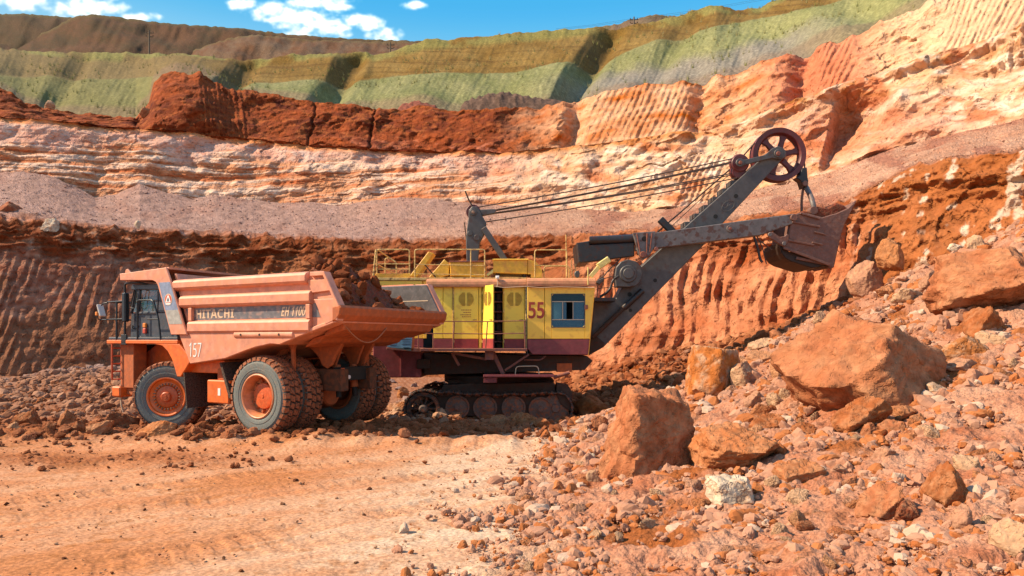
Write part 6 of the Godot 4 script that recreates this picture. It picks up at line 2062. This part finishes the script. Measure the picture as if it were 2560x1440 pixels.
	boulder(1973, 1055, 2036, 1097, BROWN, "brown block to the right of the flat tan slab", 40)
	boulder(1868, 1034, 1968, 1086, BROWN, "dark slab standing behind the flat tan slab", 41, [[Vector3(-0.2, 0.8, 0.5), 0.5]], 0.7)
	boulder(1856, 975, 1905, 1025, PINK, "pink upright stone below the speckled round rock", 42)
	boulder(1936, 1106, 1976, 1156, BROWN, "small brown upright stone beside the tan slab's right end", 43)
	boulder(2100, 1186, 2140, 1232, Color(0.52, 0.22, 0.12), "tan upright stone above the sunlit orange boulder", 44)
	boulder(2070, 1158, 2130, 1186, PINK, "low pink stone between the long slab and the egg-shaped stone", 45)
	boulder(1650, 1204, 1709, 1240, Color(0.54, 0.23, 0.12), "split tan stone on the open ground right below the wedge boulder", 46)
	boulder(1464, 1174, 1501, 1214, PALE, "thin pale buff flake standing left of the wedge boulder", 47, [[Vector3(0, 0.2, 1), 0.3]], 0.5)
	boulder(1455, 1132, 1490, 1160, WHITE, "white pebble above the thin buff flake", 48, [], 0.9, -1.0, Color(0, 0, 0, 0), 0.15)
	boulder(1476, 1037, 1524, 1080, RUST, "rusty lump left of the wedge boulder's top", 49)
	boulder(1430, 988, 1536, 1048, Color(0.44, 0.135, 0.05), "rust red boulder beside the front end of the shovel's crawler", 50)
	boulder(1406, 1358, 1474, 1395, RUST, "orange stone in the rubble at the bottom centre", 52)
	boulder(1612, 1262, 1648, 1290, RUST, "orange pointed stone left of the white block", 53)
	boulder(2368, 1258, 2436, 1340, PINK, "pink rugged rock below the brown pyramid boulder", 54)
	boulder(2402, 1310, 2462, 1346, Color(0.54, 0.24, 0.13), "tan low rock at the foot of the pink rugged rock", 55)
	boulder(2340, 1270, 2378, 1300, Color(0.50, 0.20, 0.1), "brown low rock left of the pink rugged rock", 56)

	# by the crawler and the truck
	boulder(1192, 1020, 1284, 1062, Color(0.42, 0.15, 0.065), "flat brown rock before the shovel's middle road wheels", 60, [[Vector3(0, 0.9, 0.4), 0.6]], 0.7)
	boulder(1276, 1029, 1358, 1070, Color(0.42, 0.155, 0.07), "hump-backed brown rock before the shovel's front road wheel", 61, [], 0.8)
	boulder(1225, 1038, 1272, 1066, Color(0.50, 0.22, 0.12), "tan slab lying against the flat brown rock", 62, [], 0.6)
	boulder(1332, 1044, 1380, 1074, Color(0.40, 0.14, 0.06), "small brown rock right of the hump-backed one", 63)
	boulder(992, 966, 1024, 1002, Color(0.52, 0.21, 0.09), "orange block between the truck's far wheel and the crawler", 64)
	boulder(986, 1004, 1016, 1036, Color(0.48, 0.20, 0.1), "small orange rock below the block beside the crawler", 65)
	boulder(869, 1048, 916, 1088, Color(0.36, 0.13, 0.06), "brown slab leaning by the truck's far rear wheel", 66, [[Vector3(-0.5, 0.6, 0.5), 0.5]], 0.5)
	var row := [[40, 1024, 110, 1076, "dark brown angular rock near the left edge"], [142, 1024, 190, 1079, "upright brown rock in the row left of the truck"], [96, 1052, 146, 1085, "low dark rock between the two upright ones"], [169, 1046, 216, 1089, "dark blunt rock left of the tan one"], [211, 1049, 285, 1094, "broad tan rock in the row before the truck"], [270, 1028, 346, 1080, "dark bulky rock against the truck's front wheel"], [340, 1052, 442, 1096, "sharp-crested orange rock under the truck's front wheel"], [52, 1081, 92, 1107, "dark lump lying apart on the pale ground"], [467, 1062, 511, 1098, "brown rock behind the truck's front wheel"], [549, 1071, 593, 1100, "crumbly red rock before the near rear wheel"], [440, 1066, 470, 1088, "small brown rock beside the orange crested one"], [9, 1054, 51, 1080, "tan pointed rock at the left edge"], [508, 1078, 548, 1098, "low crumbly rock between the truck's wheels"], [596, 1080, 630, 1098, "small red clod at the near rear wheel"], [0, 1030, 30, 1052, "brown rock cut by the left edge"]]
	var k := 0
	for q in row:
		boulder(q[0], q[1], q[2], q[3], [Color(0.33, 0.115, 0.05), Color(0.42, 0.16, 0.075), Color(0.30, 0.10, 0.045), Color(0.30, 0.10, 0.045), Color(0.48, 0.22, 0.12), Color(0.28, 0.10, 0.05), Color(0.50, 0.19, 0.08), Color(0.24, 0.075, 0.04), Color(0.42, 0.15, 0.07), Color(0.38, 0.12, 0.055), Color(0.36, 0.13, 0.06), Color(0.54, 0.28, 0.16), Color(0.40, 0.14, 0.06), Color(0.34, 0.11, 0.05), Color(0.42, 0.17, 0.09)][k], q[4], 80 + k, [[Vector3(-0.5, 0.65, 0.5), 0.55], [Vector3(0.5, 0.4, 0.75), 0.55], [Vector3(0, -1, 0), 0.6]] if k in [1, 6, 11] else [], 0.8)
		k += 1
	# up on the benches
	boulder(-6, 504, 52, 548, Color(0.36, 0.11, 0.06), "round red boulder on the gravel bench at the left edge", 100, [], 0.9, 48.0)
	boulder(110, 251, 137, 275, PALE, "pale stub of rock on the rim at the far left", 101, [[Vector3(-0.7, 0.4, 0.3), 0.6]], 0.8, 68.5)
	boulder(350, 270, 390, 294, Color(0.55, 0.25, 0.14), "tan block on the rim at the foot of the red hump", 102, [], 0.8, 67.5)
	boulder(335, 550, 352, 572, WHITE, "white upright stone on the edge of the gravel bench", 103, [], 0.8, 48.0, Color(0, 0, 0, 0), 0.2)
	boulder(100, 545, 150, 580, WHITE, "whitish crag on the bench edge at the left", 104, [], 0.8, 46.6, Color(0.5, 0.25, 0.15, 0.7), 0.3)
	boulder(2352, 396, 2386, 412, BROWN, "brown slab overhanging the right-hand bench edge", 105, [], 0.9, 26.8)
	boulder(2456, 384, 2510, 398, BROWN, "long flat brown slab on the bench edge near the right", 106, [], 0.9, 25.0)
	boulder(2515, 378, 2556, 390, BROWN, "flat brown slab at the right end of the bench edge", 107, [], 0.9, 24.2)
	boulder(958, 752, 1002, 786, Color(0.46, 0.15, 0.06), "orange rock at the tail end of the truck's load", 108, [], 0.8, 20.7)
	# middling stones: single, but alike
	var zones := [["broken orange stones scattered over the rubble slope", "stone", 235], ["broken stones in the heap at the left", "stone", 60], ["clods on the pit floor", "clod", 34]]
	var protos := []
	for i in 12:
		var cc: Color = [RUST, PINK, PALE, BROWN, Color(0.52, 0.21, 0.10), Color(0.58, 0.29, 0.16)][i % 6]
		protos.append(stone(200 + i, 7, Vector3(0.5, 0.34 + 0.1 * (i % 3), 0.42), cc, [], 1.2, false))
	var dark_protos := []
	for i in 6:
		dark_protos.append(stone(230 + i, 7, Vector3(0.5, 0.36, 0.42), [DARK, BROWN, Color(0.46, 0.22, 0.13)][i % 3], [], 1.2, false))
	rng.seed = 99
	var taken := {}
	for z in zones.size():
		var made := 0
		var tries := 0
		while made < zones[z][2] and tries < 6000:
			tries += 1
			var p := Vector3()
			var size := 0.2
			if z == 0:
				var d := 5.5 * pow(26.0 / 5.5, rng.randf())
				var px := rng.randf_range(1250.0, 2600.0)
				p = at(px, 0, d)
				if pile_s(p.x, d) < 0.1:
					continue
				size = (20.0 + 40.0 * pow(rng.randf(), 1.6)) / F * d
			elif z == 1:
				p = Vector3(-20.0 + 4.5 * rng.randfn(), 0, -30.5 + 2.6 * rng.randfn())
				size = rng.randf_range(0.22, 0.6)
			else:
				var d := 7.0 * pow(18.0 / 7.0, rng.randf())
				p = at(rng.randf_range(0.0, 1300.0), 0, d)
				if pile_s(p.x, d) > -0.8:
					continue
				size = rng.randf_range(6.0, 15.0) / F * d
			p.y = ground_y(p.x, p.z, false) + size * 0.10
			var which := rng.randi() % (12 if z == 0 else 6)
			var said := stone_label(z, which, size, p)
			if taken.has(said):
				continue
			taken[said] = true
			var o := put("stone" if z < 2 else "clod", (protos if z == 0 else dark_protos)[which], M.rock)
			o.transform = Transform3D(Basis.from_euler(Vector3(rng.randf_range(-0.4, 0.4), rng.randf() * TAU, rng.randf_range(-0.4, 0.4))).scaled(Vector3.ONE * size), p)
			tag(o, said, "stone" if z < 2 else "clod", zones[z][0])
			made += 1
	scatter()
	tufts()

# which one: by its colour and size, then by the nearest thing that one can find in the picture
func stone_label(z: int, which: int, size: float, p: Vector3) -> String:
	var px := 1280.0 + p.x / -p.z * F
	var py := HY - (p.y - EYE) / -p.z * F
	var marks := [[1628, 1090, "the wedge boulder"], [1850, 1120, "the flat tan slab"], [1828, 1228, "the white block"], [1998, 1182, "the long low slab"], [1786, 930, "the rusty ridge boulder"], [2165, 910, "the huge ridged boulder"], [2500, 710, "the huge right-edge boulder"], [2155, 1040, "the long brown wedge stone"], [2203, 1260, "the sunlit orange boulder"], [2371, 1212, "the brown pyramid boulder"], [2530, 1350, "the big buff boulder"], [2398, 1415, "the flat rusty slab"], [1440, 1376, "the orange stone at the bottom centre"], [1482, 1018, "the rust red boulder by the crawler"], [2408, 872, "the crusty rusty boulder"], [2209, 1138, "the egg-shaped stone"]]
	if z == 1:
		marks = [[75, 1050, "the dark angular rock at the left edge"], [165, 1050, "the upright brown rock"], [250, 1072, "the broad tan rock"], [308, 1054, "the bulky rock at the truck's wheel"], [290, 930, "the truck's ladder"], [20, 940, "the foot of the pit wall"]]
	elif z == 2:
		marks = [[650, 1080, "the truck's near rear wheel"], [390, 1075, "the truck's front wheel"], [1628, 1190, "the wedge boulder"], [72, 1095, "the lump lying apart"], [900, 1070, "the truck's tail"], [1275, 1060, "the shovel's crawler"], [1300, 1400, "the edge of the rubble"], [40, 1400, "the picture's lower left corner"]]
	var best := 1e9
	var dx := 0.0
	var dy := 0.0
	var called := ""
	for m in marks:
		var q := Vector2(px - m[0], py - m[1])
		if q.length() < best:
			best = q.length()
			dx = q.x
			dy = q.y
			called = m[2]
	var how := ("right of" if dx > 0.0 else "left of") if absf(dx) > absf(dy) * 1.3 else (("below" if dy > 0.0 else "above") if absf(dy) > absf(dx) * 1.3 else (("lower right of" if dx > 0.0 else "lower left of") if dy > 0.0 else ("upper right of" if dx > 0.0 else "upper left of")))
	var near := "close " if best < 75.0 else ("far " if best > 190.0 else "")
	var hue: String = ["orange", "pink", "buff", "brown", "tan", "pale tan"][which % 6] if z == 0 else ["dark", "brown", "tan"][which % 3]
	var wide := size / -p.z * F
	var big := "small" if wide < 27.0 else ("middling" if wide < 40.0 else "larger")
	if z == 2:
		big = "tiny" if wide < 9.0 else "small"
	return "%s %s %s %s%s %s" % [big, hue, "clod on the floor" if z == 2 else "angular stone", near, how, called]

func many(called: String, label: String, meshes: Array, xs: Array, cols: Array, par: Node3D = null) -> void:
	for m in meshes.size():
		var pick := []
		for i in range(m, xs.size(), meshes.size()):
			pick.append(i)
		var mm := MultiMesh.new()
		mm.transform_format = MultiMesh.TRANSFORM_3D
		mm.use_colors = true
		mm.mesh = meshes[m]
		mm.instance_count = pick.size()
		for i in pick.size():
			mm.set_instance_transform(i, xs[pick[i]])
			mm.set_instance_color(i, earth(cols[pick[i]], 0.94, 1.10))
		var o := MultiMeshInstance3D.new()
		o.name = numbered(called) if par == null else called
		o.multimesh = mm
		o.material_override = M.rubble
		(self if par == null else par).add_child(o, true)
		o.set_meta("kind", "stuff")
		if par == null:
			o.set_meta("label", label)

func pebble_color(k: float, dark: float) -> Color:
	var c := Color(0.47, 0.22, 0.14).lerp(Color(0.57, 0.33, 0.23), k)
	if k > 0.978:
		c = Color(0.64, 0.46, 0.35)
	if k < 0.32:
		c = Color(0.46, 0.16, 0.065).lerp(Color(0.54, 0.22, 0.10), k * 3.0)
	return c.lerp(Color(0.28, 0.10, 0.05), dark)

func tufts() -> void:
	# dry tufts of grass on the green hillside
	rng.seed = 21
	var s := st()
	flat(s)
	for k in 7:
		var a := TAU * k / 7.0 + 0.3
		var b := Vector3(cos(a) * 0.22, 0, sin(a) * 0.22)
		var sd := Vector3(-sin(a), 0, cos(a)) * 0.05
		tri(s, b * 0.3 - sd, b * 0.3 + sd, b * 1.8 + Vector3(0, 0.8 + 0.3 * sin(k * 2.3), 0))
	s.generate_normals()
	var blade := s.commit()
	var hv: PackedVector3Array = (get_node("hill") as MeshInstance3D).mesh.surface_get_arrays(0)[Mesh.ARRAY_VERTEX]
	var xs := []
	var cs := []
	for i in 26000:
		var p: Vector3 = hv[rng.randi() % hv.size()]
		var k := n_mid.get_noise_2d(p.x * 0.06, p.y * 0.2)
		if rng.randf() > 0.012 + 0.5 * maxf(0.0, k - 0.12):
			continue
		var z := 0.35 + 0.5 * rng.randf()
		xs.append(Transform3D(Basis(Vector3.UP, rng.randf() * TAU).scaled(Vector3(z, z, z)), p - Vector3(0, 0.05, 0)))
		cs.append(Color(0.30, 0.31, 0.11).lerp(Color(0.44, 0.40, 0.22), rng.randf()))
	many("grass", "dry tufts of grass over the green hillside", [blade], xs, cs)

func scatter() -> void:
	var meshes := []
	for i in 5:
		meshes.append(stone(300 + i, 3 if i < 3 else 4, Vector3(0.5, 0.30 + 0.06 * i, 0.42), Color.WHITE, [], 1.5, false, 0.0))
	rng.seed = 7
	var xs := []
	var cs := []
	var spin := func(size: float, p: Vector3) -> Transform3D:
		return Transform3D(Basis.from_euler(Vector3(rng.randf_range(-0.7, 0.7), rng.randf() * TAU, rng.randf_range(-0.7, 0.7))).scaled(Vector3(size, size * rng.randf_range(0.7, 1.15), size * rng.randf_range(0.7, 1.2))), p)
	# the slope
	for i in 150000:
		var d := 4.0 * pow(32.0 / 4.0, rng.randf())
		var p := at(rng.randf_range(980.0, 3250.0), 0, d)
		var s := pile_s(p.x, d)
		if s < 0.0 and rng.randf() > exp(s * 2.4):
			continue
		var clump := n_mid.get_noise_2d(p.x * 0.8, p.z * 0.8)
		if rng.randf() > 0.50 + 1.7 * clump:
			continue
		var u := rng.randf()
		var size := (2.6 + 4.0 * u + 30.0 * pow(u, 9.0)) / F * d * (1.0 + 1.6 * clump)
		size = clampf(size, 0.012, 0.45)
		if s < 0.0:
			size *= 0.75
		p.y = ground_y(p.x, p.z, false) + 0.025 + size * 0.02
		xs.append(spin.call(size, p))
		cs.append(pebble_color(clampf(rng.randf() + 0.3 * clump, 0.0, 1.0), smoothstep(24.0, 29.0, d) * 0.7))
	many("rubble", "small stones and crumbs covering the rubble slope", meshes, xs, cs)
	# debris about the machines and heap at the left
	xs = []
	cs = []
	for i in 16000:
		var d := rng.randf_range(13.0, 31.0)
		var p := at(rng.randf_range(-60.0, 1560.0), 0, d)
		if pile_s(p.x, d) > 0.5:
			continue
		var k := debris_k(p.x, d)
		if rng.randf() > k * 0.9 + 0.01:
			continue
		var u := rng.randf()
		var size := (0.03 + 0.10 * u + 0.26 * pow(u, 8.0)) * (0.45 if d < 16.0 else 1.0)
		p.y = ground_y(p.x, p.z, false) + 0.03 + size * 0.15
		xs.append(spin.call(size, p))
		cs.append(Color(0.26, 0.09, 0.042).lerp(Color(0.46, 0.21, 0.12), rng.randf() * rng.randf()))
	many("rubble", "dark red crumbs and stones strewn round the machines", meshes.slice(0, 2), xs, cs)
	xs = []
	cs = []
	for i in 9000:
		var p := Vector3(-20.0 + 6.0 * rng.randfn(), 0, -32.0 + 3.2 * rng.randfn())
		if rng.randf() < 0.25:
			p = Vector3(-13.5 + 3.0 * rng.randfn(), 0, -29.5 + 2.6 * rng.randfn())
		var u := rng.randf()
		var size := 0.06 + 0.16 * u + 0.4 * pow(u, 7.0)
		p.y = ground_y(p.x, p.z, false) + size * 0.2
		xs.append(spin.call(size, p))
		var g := rng.randf()
		var cc := Color(0.34, 0.15, 0.085).lerp(Color(0.48, 0.27, 0.18), g)
		cc = cc.lerp(Color(0.34, 0.25, 0.23), smoothstep(-31.5, -34.5, p.z) * 0.8)
		cs.append(cc)
	many("rubble", "broken brown and grey stone in the heap left of the truck", meshes.slice(0, 3), xs, cs)
	xs = []
	cs = []
	for i in 9000:
		var p := Vector3(5.5 + 4.6 * rng.randfn(), 0, -31.0 + 2.8 * rng.randfn())
		if rng.randf() < 0.22:
			p = Vector3(-2.8 + 1.6 * rng.randfn(), 0, -27.2 + 1.6 * rng.randfn())
		var u := rng.randf()
		var size := 0.06 + 0.16 * u + 0.45 * pow(u, 8.0)
		p.y = ground_y(p.x, p.z, false) + size * 0.2
		xs.append(spin.call(size, p))
		cs.append((Color(0.30, 0.09, 0.04).lerp(Color(0.48, 0.21, 0.11), rng.randf()) if p.x > 0.0 else Color(0.44, 0.20, 0.11).lerp(Color(0.62, 0.42, 0.30), rng.randf())))
	many("rubble", "dark red muck along the foot of the wall behind the shovel", meshes.slice(1, 3), xs, cs)
	# crumbs on the floor
	xs = []
	cs = []
	for i in 2600:
		var d := 5.0 * pow(18.0 / 5.0, rng.randf())
		var p := at(rng.randf_range(-80.0, 1500.0), 0, d)
		if pile_s(p.x, d) > 0.2:
			continue
		if rng.randf() > 0.45 + 1.6 * n_mid.get_noise_2d(p.x * 0.5, p.z * 0.5):
			continue
		var u := rng.randf()
		var size := (2.0 + 3.0 * u + 7.0 * pow(u, 9.0)) / F * d
		p.y = ground_y(p.x, p.z, false) + size * 0.2
		xs.append(spin.call(size, p))
		cs.append(Color(0.38, 0.16, 0.085).lerp(Color(0.62, 0.38, 0.24), rng.randf()))
	many("rubble", "crumbs of earth scattered over the open pit floor", meshes.slice(0, 2), xs, cs)
	# clods on the truck's load
	var ld: MeshInstance3D = get_node("earth_load")
	var lv: PackedVector3Array = ld.mesh.surface_get_arrays(0)[Mesh.ARRAY_VERTEX]
	xs = []
	cs = []
	for i in 900:
		var p: Vector3 = lv[rng.randi() % lv.size()]
		var u := rng.randf()
		var size := 0.07 + 0.12 * u + 0.30 * pow(u, 6.0)
		xs.append(spin.call(size, p + Vector3(rng.randf_range(-0.03, 0.03), size * 0.1, rng.randf_range(-0.03, 0.03))))
		cs.append(Color(0.20, 0.055, 0.022).lerp(Color(0.40, 0.15, 0.08), rng.randf() * rng.randf()))
	many("earth_clods", "", meshes.slice(3, 5), xs, cs, ld)
	# gravel on the bench
	xs = []
	cs = []
	for i in 9000:
		var px := rng.randf_range(-60.0, 2600.0)
		var t := rng.randf()
		var p := wall_point(2, t, px)
		var py := HY - (p.y - EYE) / -p.z * F
		var o := wall_depth(2, t, px, py, p) * (0.35 + 0.65 * smoothstep(0.0, 0.1, t))
		var out := (Vector3(0, 2, -8) - p)
		out.y = 0.0
		p += out.normalized() * (o + 0.01) + Vector3(0, 0.01, 0)
		var u := rng.randf()
		xs.append(spin.call((0.04 + 0.05 * u + 0.18 * pow(u, 16.0)) * -p.z / 55.0, p))
		cs.append((wall_color(2, t, px, py, p, o) * 1.0).lerp(Color(0.66, 0.48, 0.40) if rng.randf() < 0.7 else Color(0.40, 0.25, 0.2), rng.randf() * 0.4))
	many("gravel", "pinkish gravel lying on the bench above the lowest face", meshes.slice(0, 2), xs, cs)

# ---------------------------------------------------------------- poles on the skyline
func build_poles() -> void:
	for q in [[373.0, 76.0, 138.0, 130.0, "lone utility pole on the green terrace at the far left"], [976.0, 106.0, 134.0, 134.0, "small utility pole in the saddle of the skyline"], [1585.0, 42.0, 64.0, 126.0, "utility pole with cross-arms on the hill crest right of centre"]]:
		var d: float = q[3]
		var P := node("utility_pole")
		var a := at(q[0], q[2], d)
		var b := at(q[0], q[1], d)
		P.position = a
		var h := b.y - a.y
		var s := st()
		lathe(s, PackedVector2Array([Vector2(0, h), Vector2(0.12, h), Vector2(0.17, 0.0), Vector2(0, 0)]), 8, Transform3D(Basis(Vector3(1, 0, 0), -PI / 2), Vector3.ZERO))
		done(s, "pole", M.wood, P)
		for k in 2:
			part_box("cross_arm", Vector3(-0.8 + 0.2 * k, h - 0.5 - k * 0.7, -0.22), Vector3(0.8 - 0.2 * k, h - 0.36 - k * 0.7, -0.12), M.wood, P)
			for x in [-0.65, 0.65]:
				part_box("insulator", Vector3(x - 0.06, h - 0.36 - k * 0.7, -0.22), Vector3(x + 0.06, h - 0.14 - k * 0.7, -0.12), M.under, P)
		tag(P, q[4], "utility pole")
	for k in 2:
		var s2 := st()
		tube(s2, [at(1390, 72 + k * 3, 126), at(1480, 62 + k * 3, 126), at(1585, 46 + k * 4, 126), at(1740, 26 + k * 4, 127), at(1920, -6 + k * 4, 130)], 0.016, 5)
		tag(done(s2, "power_line", M.rope), ["upper", "lower"][k] + " power line strung from the pole on the hill crest", "power line")
